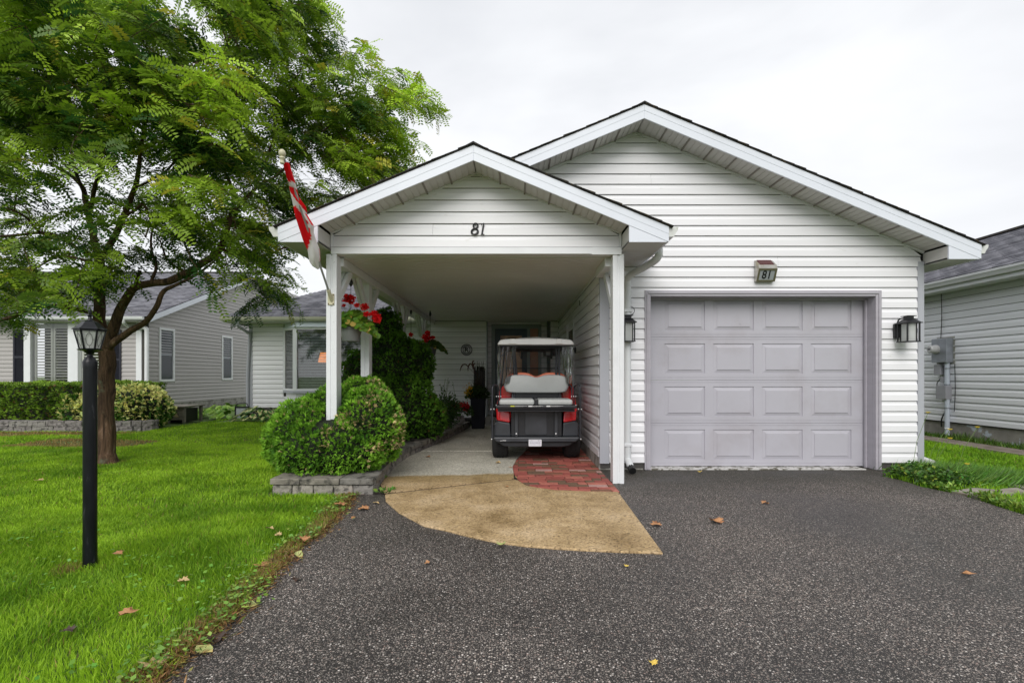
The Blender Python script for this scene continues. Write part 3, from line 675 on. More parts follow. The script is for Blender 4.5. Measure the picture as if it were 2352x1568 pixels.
# carport ceiling: beadboard panels across
yy = YC+0.14
while yy < 11.93:
    y1 = min(yy+0.305, 11.93); mb = MB(); k = 3
    for j in range(k):
        a = yy+(y1-yy)*(j+0.06)/k; b = yy+(y1-yy)*(j+0.94)/k; mb.box(-1.88,1.058,a,b,2.455,2.467)
    mb.box(-1.88,1.058,yy+0.012,y1-0.012,2.463,2.475); mb.build('ceiling_panel', M_ceil, house); yy = y1
mb = MB(); mb.bar((1.045,YG+0.02,2.448),(1.045,11.5,2.448),0.03,0.02); mb.build('ceiling_trim', M_trim, house)
# posts with braces
def post(x0, x1, y0, y1, zb, braces, name='post'):
    mb = MB(); w = x1-x0
    mb.box(x0+0.004,x1-0.004,y0+0.008,y1,zb,2.455)
    a, b = x0+w*0.42, x0+w*0.60
    mb.box(x0,a,y0,y0+0.02,zb-0.002,2.462); mb.box(b,x1,y0,y0+0.02,zb-0.002,2.462)
    o = mb.build('post', M_postw, house, bevel=0.003)
    for (p,q) in braces:
        m2 = MB(); m2.bar(p,q,0.085,0.04,up=(1,0,0)); m2.build('brace', M_postw, house, bevel=0.004)
xm = -1.962
post(-2.018,-1.906,5.19,5.345,0.0,[((-1.935,5.34,2.02),(-1.935,5.74,2.40)),((-1.985,5.34,2.02),(-1.985,5.74,2.40))])
for yp in (6.36, 8.36, 10.15):
    post(-2.018,-1.906,yp,yp+0.14,0.0,[((-1.935,yp+0.02,1.99),(-1.935,yp-0.40,2.40)),((-1.985,yp+0.02,1.99),(-1.985,yp-0.40,2.40)),((-1.935,yp+0.12,1.99),(-1.935,yp+0.52,2.40)),((-1.985,yp+0.12,1.99),(-1.985,yp+0.52,2.40))])
post(1.059,1.18,5.19,5.345,0.0,[((1.082,5.345,1.96),(1.082,5.76,2.38))])

# gutters
def gutter(x, y0, y1, zt, sg, parent=house, m=M_gutter):
    pr = [(0,0),(0,-0.10),(0.055,-0.10),(0.075,-0.06),(0.095,-0.035),(0.10,0.0),(0.094,0.0),(0.089,-0.033),(0.069,-0.056),(0.05,-0.094),(0.006,-0.094),(0.006,0)]
    mb = MB(); mb.polyY([(x+sg*a, zt+b) for a,b in pr], y0, y1)
    mb.polyY([(x+sg*a, zt+b) for a,b in pr[:6]], y0-0.002, y0); return mb.build('gutter', m, parent)
gutter(PXC-PHW-0.001, YF+0.02, 12.4, 2.655, -1); gutter(PXC+PHW+0.001, YF+0.02, YG-0.03, 2.655, 1); gutter(1.51+3.911, 5.63, 14, 2.68, 1)
def rtube(mb, pts, w, d):   # rectangular downspout
    mb.tube(pts, [w*0.62]*len(pts), 4); return mb
def smoothpath(pts, n=5):
    pts = [Vector(p) for p in pts]; o = []
    for i in range(len(pts)-1):
        p0 = pts[max(i-1,0)]; p1 = pts[i]; p2 = pts[i+1]; p3 = pts[min(i+2,len(pts)-1)]
        for k in range(n):
            t = k/n; o.append(0.5*((2*p1)+(p2-p0)*t+(2*p0-5*p1+4*p2-p3)*t*t+(3*p1-p0-3*p2+p3)*t**3))
    o.append(pts[-1]); return o
def downspout(name, pts, w, parent, m=M_gutter, blacktip=None):
    mb = MB(); mb.tube(smoothpath(pts, 6), w/2*1.08, 10); o = mb.build(name, m, parent, smooth=True)
    return o
ds = downspout('downspout', [(1.605,5.36,2.57),(1.605,5.37,2.50),(1.58,5.42,2.45),(1.50,5.62,2.41),(1.42,5.80,2.38),(1.384,5.885,2.33),(1.384,5.90,2.2),(1.384,5.90,1.2),(1.384,5.90,0.22),(1.386,5.87,0.13),(1.392,5.76,0.06)], 0.078, house, mat('downspout_white', (0.72,0.74,0.75), 0.4, var=0.05, vscale=5))
mb = MB()
for k in range(9):
    a = 0.2+k*0.13; ring(mb, (1.605-0.02*max(0,k-3)*0.6, 5.37+0.018*max(0,k-3), 2.52-0.012*k), 0.0435, 0.0022, 12, axis='z', k=4)
mb.build('elbow_ribs', M_gutter, ds)
for zz in (1.93, 0.30): mb = MB(); mb.box(1.336,1.432,5.855,5.945,zz,zz+0.035); mb.build('pipe_strap', M_trim, ds, bevel=0.003)
mb = MB(); mb.tube([(1.392,5.77,0.063),(1.396,5.70,0.035)], 0.045, 10); mb.build('drain_boot', mat('black_rubber', (0.01,0.01,0.01), 0.4), ds)
downspout('downspout', [(5.47,6.6,2.58),(5.47,6.62,2.50),(5.40,6.64,2.42),(5.2,6.66,2.33),(5.12,6.66,2.24),(5.12,6.66,1.2),(5.12,6.66,0.3),(5.14,6.5,0.16)], 0.08, house)
ds2 = downspout('ground_spout', [(5.12,6.66,0.24),(5.13,6.45,0.17),(5.14,6.2,0.11),(5.16,5.98,0.07)], 0.095, house, M_white_pl)
mb = MB(); ring(mb, (5.165,5.975,0.068), 0.047, 0.004, 16); mb.build('spout_lip', M_white_pl, ds2)

# ---------------- garage door
OX0, OX1, OZ = 1.677, 4.444, 2.133; YDR = 6.14
prof = []
def casing(x0,x1,z0,z1,nm='door_trim'):
    mb = MB(); mb.box(x0,x1,YG-0.03,YG+0.03,z0,z1); return mb.build(nm, M_lavtrim, house, bevel=0.005)
casing(OX0-0.072, OX0, 0.0, OZ+0.072); casing(OX1, OX1+0.072, 0.0, OZ+0.072); casing(OX0+0.001, OX1-0.001, OZ, OZ+0.072)
for x0,x1,z0,z1 in ((OX0-0.05,OX0-0.03,0.02,OZ+0.03),(OX1+0.03,OX1+0.05,0.02,OZ+0.03),(OX0-0.03,OX1+0.03,OZ+0.03,OZ+0.05)):
    mb = MB(); mb.box(x0,x1,YG-0.042,YG-0.031,z0,z1); mb.build('trim_bead', M_lavtrim, house, bevel=0.003)
mb = MB(); mb.box(OX0-0.02,OX0-0.0005,YG+0.031,YDR+0.06,0.0,OZ+0.02); mb.box(OX1+0.0005,OX1+0.02,YG+0.031,YDR+0.06,0.0,OZ+0.02); mb.box(OX0,OX1,YG+0.031,YDR+0.06,OZ+0.0005,OZ+0.02)
mb.box(OX1-0.022,OX1,YDR-0.055,YDR-0.015,0.0,OZ); mb.box(OX0,OX0+0.022,YDR-0.055,YDR-0.015,0.0,OZ); mb.box(OX0+0.023,OX1-0.023,YDR-0.055,YDR-0.015,OZ-0.022,OZ)
mb.build('door_jamb', M_lavtrim, house, bevel=0.003)
SH = 0.545; PWD = 0.512; PITCH = 0.6195; PX0 = 1.909; PHH = 0.378
gd = None
for r_ in range(4):
    zb, zt = r_*SH+0.012, (r_+1)*SH+0.012; pz0 = zb+0.083; pz1 = pz0+PHH
    mb = MB()
    def strip(x0,x1,z0,z1,y=YDR): mb.box(x0,x1,y,y+0.04,z0,z1)
    strip(OX0-0.02,OX1+0.02,zb+0.002,zb+0.030); strip(OX0-0.02,OX1+0.02,zb+0.0345,pz0,); strip(OX0-0.02,OX1+0.02,pz1,zt-0.032); strip(OX0-0.02,OX1+0.02,zt-0.028,zt-0.003)
    mb.box(OX0-0.02,OX1+0.02,YDR+0.004,YDR+0.035,zb+0.001,zb+0.04); mb.box(OX0-0.02,OX1+0.02,YDR+0.004,YDR+0.035,zt-0.04,zt-0.001)
    xs_ = [OX0-0.02]+[q for i in range(4) for q in (PX0+i*PITCH, PX0+i*PITCH+PWD)]+[OX1+0.02]
    for i in range(0,len(xs_),2): strip(xs_[i],xs_[i+1],pz0,pz1)
    sec = mb.build('garage_door_section', M_lav, house)
    for i in range(4):
        x0 = PX0+i*PITCH; x1 = x0+PWD; m2 = MB()
        lo = [(x0,YDR+0.009,pz0),(x1,YDR+0.009,pz0),(x1,YDR+0.009,pz1),(x0,YDR+0.009,pz1)]
        b_ = 0.046
        ou = lambda d,y: [(x0+d,y,pz0+d),(x1-d,y,pz0+d),(x1-d,y,pz1-d),(x0+d,y,pz1-d)]
        loops = [ou(0,YDR+0.011), ou(0.004,YDR+0.011), ou(b_,YDR+0.002), ou(b_,YDR-0.003), ou(b_+0.004,YDR-0.004)]
        for l in loops: m2.v += l
        for j in range(len(loops)-1):
            for k in range(4): a = j*4+k; b2 = j*4+(k+1)%4; m2.f.append((a,b2,b2+4,a+4))
        m2.f.append((16,17,18,19)); m2.build('raised_panel', M_lav, sec)
mb = MB(); mb.box(OX0+0.02,OX1-0.02,YDR+0.005,YDR+0.03,-0.01,0.012); mb.build('door_seal', M_black, house)
mb = MB(); mb.box(OX0-0.02,OX1-0.10,YG-0.005,YDR+0.03,-0.02,0.008); mb.build('door_sill', mat('flaking_sill', (0.55,0.54,0.52), 0.8, col2=(0.12,0.11,0.08), c2pos=(0.5,0.56), c2scale=13), house, bevel=0.003)
mb = MB(); mb.box(OX0+0.012,OX0+0.038,YDR-0.075,YDR-0.056,1.24,1.37); mb.build('door_sensor', M_white_pl, house, bevel=0.01, seg=3)

mb = MB(); a = P(1697,744,YDR-0.004); mb.prism([(a.x,YDR-0.0052,a.z+0.012),(a.x+0.012,YDR-0.0052,a.z+0.006),(a.x+0.03,YDR-0.0052,a.z-0.012),(a.x+0.024,YDR-0.0052,a.z-0.012),(a.x+0.008,YDR-0.0052,a.z+0.001)],[(a.x,YDR-0.0042,a.z+0.012),(a.x+0.012,YDR-0.0042,a.z+0.006),(a.x+0.03,YDR-0.0042,a.z-0.012),(a.x+0.024,YDR-0.0042,a.z-0.012),(a.x+0.008,YDR-0.0042,a.z+0.001)]); mb.build('scuff_mark', M_lavtrim if False else M_greypl, house)
# ---------------- lanterns on the wall
def lantern(name, label, loc, hang=False, w=0.20, h=0.27):
    t = thing(name, label, 'lantern', loc, 'black wall lanterns'); x,y,z = loc   # loc: centre of the lantern's base plate level
    mb = MB(); mb.box(x-w/2-0.012,x+w/2+0.012,y-w/2-0.012,y+w/2+0.012,z-0.008,z+0.004)
    for sx in (-1,1):
        for sy in (-1,1): mb.box(x+sx*w/2-0.007,x+sx*w/2+0.007,y+sy*w/2-0.007,y+sy*w/2+0.007,z+0.004,z+h)
    wi = w*0.36
    for sx in (-1,1):
        for sy in (-1,1): mb.box(x+sx*wi-0.006,x+sx*wi+0.006,y+sy*wi-0.006,y+sy*wi+0.006,z+0.004,z+h)
    mb.build('frame', M_black, t, bevel=0.002)
    mb = MB(); q = w/2+0.024; r2 = 0.042
    mb.prism([(x-q,y-q,z+h),(x+q,y-q,z+h),(x+q,y+q,z+h),(x-q,y+q,z+h)],[(x-q,y-q,z+h+0.012),(x+q,y-q,z+h+0.012),(x+q,y+q,z+h+0.012),(x-q,y+q,z+h+0.012)])
    mb.prism([(x-q+.01,y-q+.01,z+h+0.013),(x+q-.01,y-q+.01,z+h+0.013),(x+q-.01,y+q-.01,z+h+0.013),(x-q+.01,y+q-.01,z+h+0.013)],[(x-r2,y-r2,z+h+0.055),(x+r2,y-r2,z+h+0.055),(x+r2,y+r2,z+h+0.055),(x-r2,y+r2,z+h+0.055)])
    mb.box(x-0.036,x+0.036,y-0.036,y+0.036,z+h+0.056,z+h+0.085); mb.box(x-0.055,x+0.055,y-0.055,y+0.055,z+h+0.086,z+h+0.095); mb.build('roof_cap', M_black, t, bevel=0.002)
    mb = MB(); mb.box(x-wi+.002,x+wi-.002,y-wi+.002,y+wi-.002,z+0.006,z+h-0.004); mb.build('glass', M_frost, t)
    return t, (x,y,z,w,h)
t, q = lantern('wall_lantern', 'black lantern with frosted glass on the siding right of the garage door', (4.745,5.82,1.567), w=0.145, h=0.215)
x,y,z,w,h = q; mb = MB(); mb.box(x-0.085,x-0.015,y+0.10,y+0.135,z+0.05,z+0.225); mb.build('backplate', M_black, t, bevel=0.004)
mb = MB(); mb.tube(smoothpath([(x-0.05,y+0.11,z+0.20),(x-0.055,y+0.08,z+0.27),(x-0.03,y+0.03,z+0.285),(x-0.005,y,z+0.275)],5),0.009,8); mb.build('arm', M_black, t, smooth=True)
t, q = lantern('wall_lantern', 'black lantern half hidden behind the white downspout left of the garage door', (1.372,5.84,1.572), w=0.13, h=0.22)
x,y,z,w,h = q; mb = MB(); mb.box(x-0.05,x+0.05,y+0.10,y+0.118,z+0.06,z+0.29); mb.tube([(x,y+0.1,z+0.2),(x,y+0.07,z+0.2)],0.01,8); mb.build('backplate', M_black, t)
mb = MB(); ring(mb, (x+0.03,y,z+0.37), 0.05, 0.004, 16, -1.3, 1.5); mb.tube([(x+0.045,y,z+0.322),(x,y,z+0.31)],0.004,6); mb.build('hoop', M_black, t)
t, q = lantern('wall_lantern', 'dark lantern on the far wall of the carport, behind the golf cart roof', (0.80,11.20,1.62), w=0.22, h=0.25)
x,y,z,w,h = q; mb = MB(); mb.box(x+0.12,x+0.20,y+0.24,y+0.28,z+0.0,z+0.3); mb.tube([(x+0.16,y+0.26,z+0.25),(x+0.14,y+0.1,z+0.38),(x,y,z+0.34)],0.01,6); mb.build('backplate', M_black, t)

# ---------------- house numbers
def stroke(mb, pts, r, y): mb.tube([(a,y,b) for a,b in pts], r, 8)
hn = thing('house_number', 'black italic number 81 on the siding of the carport gable', 'house number', (-0.39,5.17,2.65))
s0 = 5.19/F
def g2(u, v): return ((u-CX)*s0, EYE+(CY-v)*s0)
yy = YC-0.006
def ell(cx, cz, rx, rz, sk=0.12, n=26, a0=0.0, a1=2*math.pi): return [(cx+rx*math.cos(a0+(a1-a0)*i/n)+sk*rz*math.sin(a0+(a1-a0)*i/n), cz+rz*math.sin(a0+(a1-a0)*i/n)) for i in range(n+1)]
mb = MB(); cx, cz = g2(1090.5,532.5); rs = [0.0085+0.0035*abs(math.cos(math.pi*2*i/26+0.4)) for i in range(27)]
pts = ell(cx,cz,0.0335,0.030); mb.tube([(a,yy,b) for a,b in pts], rs, 8)
cx2, cz2 = g2(1092.5,519); pts = ell(cx2,cz2,0.024,0.026); mb.tube([(a,yy,b) for a,b in pts], [r*0.8 for r in rs], 8); mb.build('digit', M_black, hn, smooth=True)
mb = MB(); a = g2(1111.5,513); b = g2(1107,538); mb.tube([(a[0],yy,a[1]),((a[0]+b[0])/2,yy,(a[1]+b[1])/2),(b[0],yy,b[1])],[0.006,0.0095,0.008],8)
a2 = g2(1105,517.5); stroke(mb,[(a[0],a[1]),(a2[0],a2[1])],0.0045,yy); b1 = g2(1104.5,539.3); b2 = g2(1112.5,539.3); stroke(mb,[b1,((b1[0]+b2[0])/2,b1[1]+0.004),b2],0.0055,yy); mb.build('digit', M_black, hn, smooth=True)
def text_obj(name, s, size, M, m, parent, extrude=0.001, align='CENTER', sx=1.0, offset=0.0):
    cu = bpy.data.curves.new(name, 'FONT'); cu.body = s; cu.size = size; cu.extrude = extrude; cu.align_x = align; cu.align_y = 'CENTER'; cu.offset = offset; cu.resolution_u = 3
    tmp = bpy.data.objects.new(name+'_tmp', cu); COL.objects.link(tmp); dg = bpy.context.evaluated_depsgraph_get(); dg.update()
    me = bpy.data.meshes.new_from_object(tmp.evaluated_get(dg)); bpy.data.objects.remove(tmp); me.name = name
    og = origin_of(parent); T = Matrix.Translation(-og) @ M @ Matrix.Diagonal((sx,1,1,1)); me.transform(T)
    me.materials.clear(); me.materials.append(m); o = bpy.data.objects.new(name, me); COL.objects.link(o); o.parent = parent; return o
# solar lit number box over the garage door
sb = thing('solar_number_light', 'small steel solar light box numbered 81 above the garage door', 'number light', (3.09,5.93,2.2))
m0 = mat('stained_steel', (0.42,0.41,0.38), 0.35, metal=0.6, var=0.2, vscale=12, col2=(0.30,0.26,0.16), c2pos=(0.5,0.7), c2scale=10)
YS = 5.93
def q3(u,v,y): p = P(u,v,y); return p
mb = MB()
A0,A1 = q3(1732,598,5.955), q3(1774,598,5.955)           # top, at the wall
B0,B1 = q3(1740,609,5.83), q3(1778,609,5.83)          # front top edge
B0.x = A0.x; B1.x = A1.x
zb = q3(1732,648,5.955).z; y_b = 5.90
mb.polyX([(5.955,A0.z),(5.84,B0.z),(5.84,B0.z-0.035),(5.905,zb),(5.955,zb)], A0.x, A1.x); mb.build('housing', m0, sb, bevel=0.004)
n_ = Vector((0,-(A0.z-B0.z),0.115)); 
mb = MB(); mb.prism([(A0.x+0.025,5.944,A0.z-0.004),(A1.x-0.025,5.944,A0.z-0.004),(A1.x-0.025,5.856,B0.z+0.0065),(A0.x+0.025,5.856,B0.z+0.0065)],[(A0.x+0.025,5.944,A0.z+0.002),(A1.x-0.025,5.944,A0.z+0.002),(A1.x-0.025,5.856,B0.z+0.0125),(A0.x+0.025,5.856,B0.z+0.0125)]); mb.build('solar_cell', mat('solar_cell', (0.07,0.008,0.008), 0.15), sb)
# tilted face
fa = Vector((0,5.84,B0.z-0.038)); fb = Vector((0,5.905,zb)); fd_ = (fb-fa).normalized(); nn = Vector((0,fd_.z,-fd_.y)); nn = nn if nn.y < 0 else -nn
def onface(x, t, off): p = fa.lerp(fb, t)+nn*off; return Vector((x,p.y,p.z))
def plate_on(x0,x1,t0,t1,o0,o1,nm,m):
    mb = MB(); mb.prism([onface(x0,t1,o0),onface(x1,t1,o0),onface(x1,t0,o0),onface(x0,t0,o0)],[onface(x0,t1,o1),onface(x1,t1,o1),onface(x1,t0,o1),onface(x0,t0,o1)]); return mb.build(nm,m,sb)
m1 = mat('olive_bezel', (0.16,0.15,0.09), 0.4, metal=0.3)
plate_on(A0.x,A1.x,0.0,0.13,0.0005,0.008,'bezel',m1); plate_on(A0.x,A1.x,0.88,1.0,0.0005,0.008,'bezel',m1); plate_on(A0.x,A0.x+0.022,0.13,0.88,0.0005,0.008,'bezel',m1); plate_on(A1.x-0.022,A1.x,0.13,0.88,0.0005,0.008,'bezel',m1)
plate_on(A0.x+0.022,A1.x-0.022,0.13,0.88,0.0005,0.002,'number_plate',mat('grey_number_plate', (0.33,0.36,0.37), 0.4))
xa = Vector((1,0,0)); ya = -fd_; za = xa.cross(ya)
Mx = Matrix(((xa.x,ya.x,za.x,0),(xa.y,ya.y,za.y,0),(xa.z,ya.z,za.z,0),(0,0,0,1)))
cpt = onface((A0.x+A1.x)/2, 0.5, 0.004)
text_obj('digits', '81', 0.14, Matrix.Translation(cpt)@Mx, M_black, sb, sx=0.85, offset=0.002)

# round letter plaque on the back wall
rp_ = thing('round_plaque', 'round black metal plaque with the letter R on the back wall of the carport', 'plaque', (-1.133,11.48,1.77))
cz = EYE+(CY-803)*11.47/F; cxx = (1071.5-CX)*11.47/F; mb = MB(); ring(mb,(cxx,11.47,cz),0.128,0.008,32); ring(mb,(cxx,11.47,cz),0.083,0.006,28)
for k in range(40):
    a = 2*math.pi*k/40
    if abs(math.sin(a)) > 0.35: mb.bar((cxx+0.09*math.cos(a),11.47,cz+0.09*math.sin(a)),(cxx+0.122*math.cos(a),11.47,cz+0.122*math.sin(a)),0.006,0.006,up=(0,1,0))
mb.build('ring', M_black, rp_)
Mt = Matrix(((1,0,0,0),(0,0,-1,0),(0,1,0,0),(0,0,0,1)))
text_obj('letter', 'R', 0.155, Matrix.Translation((cxx,11.468,cz))@Mt, M_black, rp_, extrude=0.004, offset=0.004)
mb = MB(); mb.box(cxx-0.012,cxx+0.012,11.462,11.485,cz+0.20,cz+0.27); tag(mb.build('wall_hook', M_white_pl, loc=(cxx,11.47,cz+0.23), bevel=0.004), 'small white hook on the siding just above the round plaque', 'hook')
# wire hook under the carport ceiling by the garage wall
mb = MB(); a = P(1343,664,7.6); b = P(1339,702,7.6); c_ = P(1331,701,7.6); d_ = P(1331,690,7.6); a.z = 2.457; mb.tube([a,b,c_,d_],0.005,6)
tag(mb.build('ceiling_hook', M_black, loc=tuple(a)), 'thin dark wire hook hanging from the carport ceiling near the garage wall', 'hook')
# ------------------------------------------------------------------ shingled slopes with real tabs
def shingle_slope(o3, u3, s3, width, length, parent, expo=0.145, tab=0.31, clip=None, m=None):
    """o3: eave corner, u3 along the eave, s3 up the slope; tabs as thin wedges, joined (thousands of them)"""
    o3, u3, s3 = Vector(o3), Vector(u3).normalized(), Vector(s3).normalized(); n = u3.cross(s3).normalized()
    if n.z < 0: n = -n
    VA, VB = [], []
    rows = int(length/expo)
    for r in range(rows):
        off = (r % 2)*tab/2 + random.uniform(-0.03,0.03); x = -off
        while x < width:
            a, b = max(x+0.004,0), min(x+tab-0.004, width); x += tab
            if b-a < 0.03: continue
            s0, s1 = r*expo, (r+1)*expo+0.02
            if clip:
                lo, hi = clip(s0); a, b = max(a,lo), min(b,hi)
                if b-a < 0.02: continue
            j = random.uniform(0,0.004); t0 = 0.011+random.uniform(0,0.005)
            pts = [o3+u3*a+s3*(s0-j), o3+u3*b+s3*(s0-j), o3+u3*b+s3*s1, o3+u3*a+s3*s1]
            base = [tuple(p+n*0.0005) for p in pts]; top = [tuple(pts[0]+n*t0),tuple(pts[1]+n*t0),tuple(pts[2]+n*0.003),tuple(pts[3]+n*0.003)]
            (VA if random.random()<0.66 else VB).append(base+top)
    F8 = np.array([[4,5,6,7],[0,1,5,4],[1,2,6,5],[3,0,4,7]])
    for V_, mm in ((VA, M_shing),(VB, M_shing2)):
        if not V_: continue
        V = np.array(V_).reshape(-1,3); Fa = (np.arange(len(V_))[:,None,None]*8+F8[None]).reshape(-1,4)
        tag(npmesh('shingles', V, Fa, mm, parent), kind='stuff')
# ---------------- rear wing of the bungalow (bay window wall)
YW = 12.95; zoff_w = 0.30
XL = (573-CX)*YW/F
wall_courses((0,YW,0),(1,0,0),(0,-1,0), XL+0.09, -2.0, 0.30, 2.60, M_white, house, holes=[(-6.17,-3.2,0.6,2.52)])
mb = MB(); mb.box(XL+0.005,-1.9,YW+0.004,YW+0.1,0,0.76); mb.box(XL+0.005,-6.15,YW+0.004,YW+0.1,0.76,2.6); mb.box(-3.2,-1.9,YW+0.004,YW+0.1,0.76,2.6); mb.box(XL+0.005,XL+0.1,YW+0.1,20,0,2.6); mb.box(-6.15,-3.2,YW+0.004,YW+0.1,2.4,2.6)
mb.build('wing_wall', M_core, house)
mb = MB(); mb.box(XL-0.004,XL+0.085,YW-0.02,YW+0.03,0.1,2.58); mb.build('corner_trim', M_greytrim, house)
# interior seen through the bay
mb = MB(); mb.box(-6.6,-2.6,15.6,15.7,0,2.6); mb.box(-6.6,-2.6,13.1,15.6,-0.02,0.0); mb.box(-6.6,-2.6,13.06,15.6,2.45,2.5); mb.box(-2.65,-2.6,13.1,15.6,0,2.5); mb.box(-6.6,-6.55,13.1,15.6,0,2.5); mb.build('room_wall', mat('room_paint', (0.055,0.05,0.05), 0.8), house)
YBF = 12.45; xb0, xb1 = -5.65, -3.70; zb0, zb1 = 0.79, 2.34
base_poly = [(-6.15,YW-0.01),(xb0,YBF),(xb1,YBF),(-3.2,YW-0.01)]
bay = None
mb = MB(); mb.polyZ([(-6.19,YW-0.01),(xb0-0.02,YBF-0.05),(xb1+0.02,YBF-0.05),(-3.16,YW-0.01)], zb1+0.06, zb1+0.10); mb.polyZ(base_poly, zb1+0.10, 2.56); bay = mb.build('bay_window', mat('pale_blue_header', (0.60,0.66,0.70), 0.4), house, bevel=0.004)
mb = MB(); mb.polyZ([(-6.19,YW-0.01),(xb0-0.02,YBF-0.04),(xb1+0.02,YBF-0.04),(-3.16,YW-0.01)], zb0-0.09, zb0-0.03); mb.build('sill', M_greytrim, bay, bevel=0.004)
mb = MB(); mb.polyZ([(-6.10,YW-0.01),(xb0+0.02,YBF+0.05),(xb1-0.02,YBF+0.05),(-3.25,YW-0.01)], 0.05, zb0-0.091); mb.build('bay_skirt', M_white, bay)
fr = MB()
for (a,b) in (((-6.15,YW-0.03),(xb0,YBF)),((xb0,YBF),((xb0+xb1)/2,YBF)),(((xb0+xb1)/2,YBF),(xb1,YBF)),((xb1,YBF),(-3.2,YW-0.03))):
    A = Vector((*a,0)); B = Vector((*b,0)); d = (B-A).normalized()
    for p in (A+d*0.03, B-d*0.03): fr.box(p.x-0.032,p.x+0.032,p.y-0.02,p.y+0.03,zb0-0.03,zb1+0.06)
    fr.bar((A.x,A.y+0.01,zb1+0.03),(B.x,B.y+0.01,zb1+0.03),0.05,0.055); fr.bar((A.x,A.y+0.01,zb0),(B.x,B.y+0.01,zb0),0.05,0.055)
    g_ = MB(); g_.add([(A.x,A.y+0.02,zb0),(B.x,B.y+0.02,zb0),(B.x,B.y+0.02,zb1+0.02),(A.x,A.y+0.02,zb1+0.02)],[(0,1,2,3)]); g_.build('pane', M_glass, bay)
    bl = MB(); z = zb0+0.05
    while z < zb1: bl.bar((A.x+d.x*0.06,A.y+0.09+d.y*.06,z),(B.x-d.x*0.06,B.y+0.09-d.y*.06,z+0.0),0.004,0.014); z += 0.040
    tag(bl.build('blind', mat('blind_slat', (0.50,0.52,0.50), 0.5), bay), kind='stuff')
fr.build('frame', M_trim, bay, bevel=0.004)
# table lamp in the window
lx, ly = (744-CX)*13.3/F, 13.3
lt = thing('table_lamp', 'lit table lamp with orange pleated shade seen through the bay window blinds', 'lamp', (lx,ly,1.2))
mb = MB(); mb.lathe([(0.085,1.80),(0.15,1.52)],(lx,ly,0),36); mb.v = [((lx+(q[0]-lx)*(1.05 if i%2 else .95)),(ly+(q[1]-ly)*(1.05 if i%2 else .95)),q[2]) for i,q in enumerate(mb.v)]; mb.build('lamp_shade', mat('lamp_shade', (0.8,0.3,0.08), 0.7, emit=(1.0,0.30,0.06,0.8)), lt)
mb = MB(); mb.lathe([(0.06,1.15),(0.08,1.25),(0.03,1.4),(0.015,1.52)],(lx,ly,0),14); mb.build('lamp_base', M_black, lt, smooth=True)
mb = MB(); mb.box(lx-0.3,lx+0.3,ly-0.12,ly+0.3,1.10,1.15); mb.box(lx-0.28,lx+0.28,ly-0.1,ly+0.28,0,1.10); tag(mb.build('side_cabinet', mat('dark_wood', (0.03,0.018,0.01), 0.4), loc=(lx,ly,0)), 'dark wooden cabinet under the lit lamp behind the bay window', 'cabinet')
# wing roof: hip at its left end
ex0 = (514-CX)*12.5/F; ez = 2.66; ey = 12.45; n_len = 4.4
mb = MB(); mb.add([(ex0,ey,ez),(-1.9,ey,ez),(-1.9,ey+n_len,ez+n_len*SL),(ex0+n_len*0.55,ey+n_len,ez+n_len*SL)],[(0,1,2,3)])
mb.add([(ex0,ey,ez-0.001),(ex0+n_len*0.55,ey+n_len,ez+n_len*SL-0.001),(ex0,ey+2*n_len,ez)],[(0,1,2)]); mb.add([(ex0+n_len*0.55,ey+n_len,ez+n_len*SL),(-1.9,ey+n_len,ez+n_len*SL),(-1.9,ey+2*n_len,ez),(ex0,ey+2*n_len,ez)],[(0,1,2,3)])
mb.build('wing_roof', M_dkroof, house)
cosr = math.cos(math.atan(SL))
shingle_slope((ex0,ey-0.03,ez+0.01),(1,0,0),(0,1,SL),-1.9-ex0,n_len/cosr,house,clip=lambda s: (s*cosr*0.55, 99))
mb = MB(); pr = [(0,0),(-0.09,0),(-0.075,-0.06),(-0.05,-0.10),(0,-0.10)]; mb.polyX([(ey-0.02+a,ez+0.0+b) for a,b in pr], ex0-0.02, -2.4); mb.build('gutter', mat('cream_gutter', (0.62,0.61,0.50), 0.4), house)
mb = MB(); mb.box(ex0,-2.0,ey,YW-0.01,ez-0.13,ez-0.11); mb.build('soffit', M_soffit, house); mb = MB(); mb.box(ex0,-2.4,ey-0.015,ey+0.0,ez-0.12,ez); mb.box(ex0-0.015,ex0,ey,20,ez-0.12,ez+0.02); mb.build('fascia_board', M_trim, house)
p = lambda u,v,Y: P(u,v,Y)
downspout('downspout', [(p(545,736,12.4)), p(546,745,12.4), p(552,752,12.5), p(570,764,12.88), p(573.5,770,12.9), Vector((XL-0.02,12.9,1.2)), Vector((XL-0.02,12.9,0.1))], 0.07, house, M_greytrim)

# ------------------------------------------------------------------ beige neighbour on the left
nb_ = thing('beige_bungalow', 'beige vinyl bungalow with navy shutters and grey roof beyond the hedge', 'house', (-15,15,0))
XN, YN = -11.27, 14.9
px = lambda u: (u-CX)*YN/F
pz = lambda v: EYE+(CY-v)*YN/F
wx0, wx1 = px(66), px(248); wz0, wz1 = pz(900), pz(733.7)
wall_courses((0,YN,0),(1,0,0),(0,-1,0), -22.0, XN-0.2, 0.25, 2.85, M_beige, nb_, holes=[(wx0,wx1,wz0,wz1)])
W1 = (15.33,16.03,0.96,2.69); W2 = (18.62,19.32,0.98,2.70)
RZ = 2.91+6.26*SL
def ntop(z):
    y_ = 14.62+(z-2.80)/SL if z > 2.80 else 14.9
    return (max(14.9,y_), 27.0)
wall_courses((XN,0,0),(0,1,0),(1,0,0), YN+0.01, 26.6, 0.25, 5.3, M_beige, nb_, holes=[W1,W2], top=ntop)
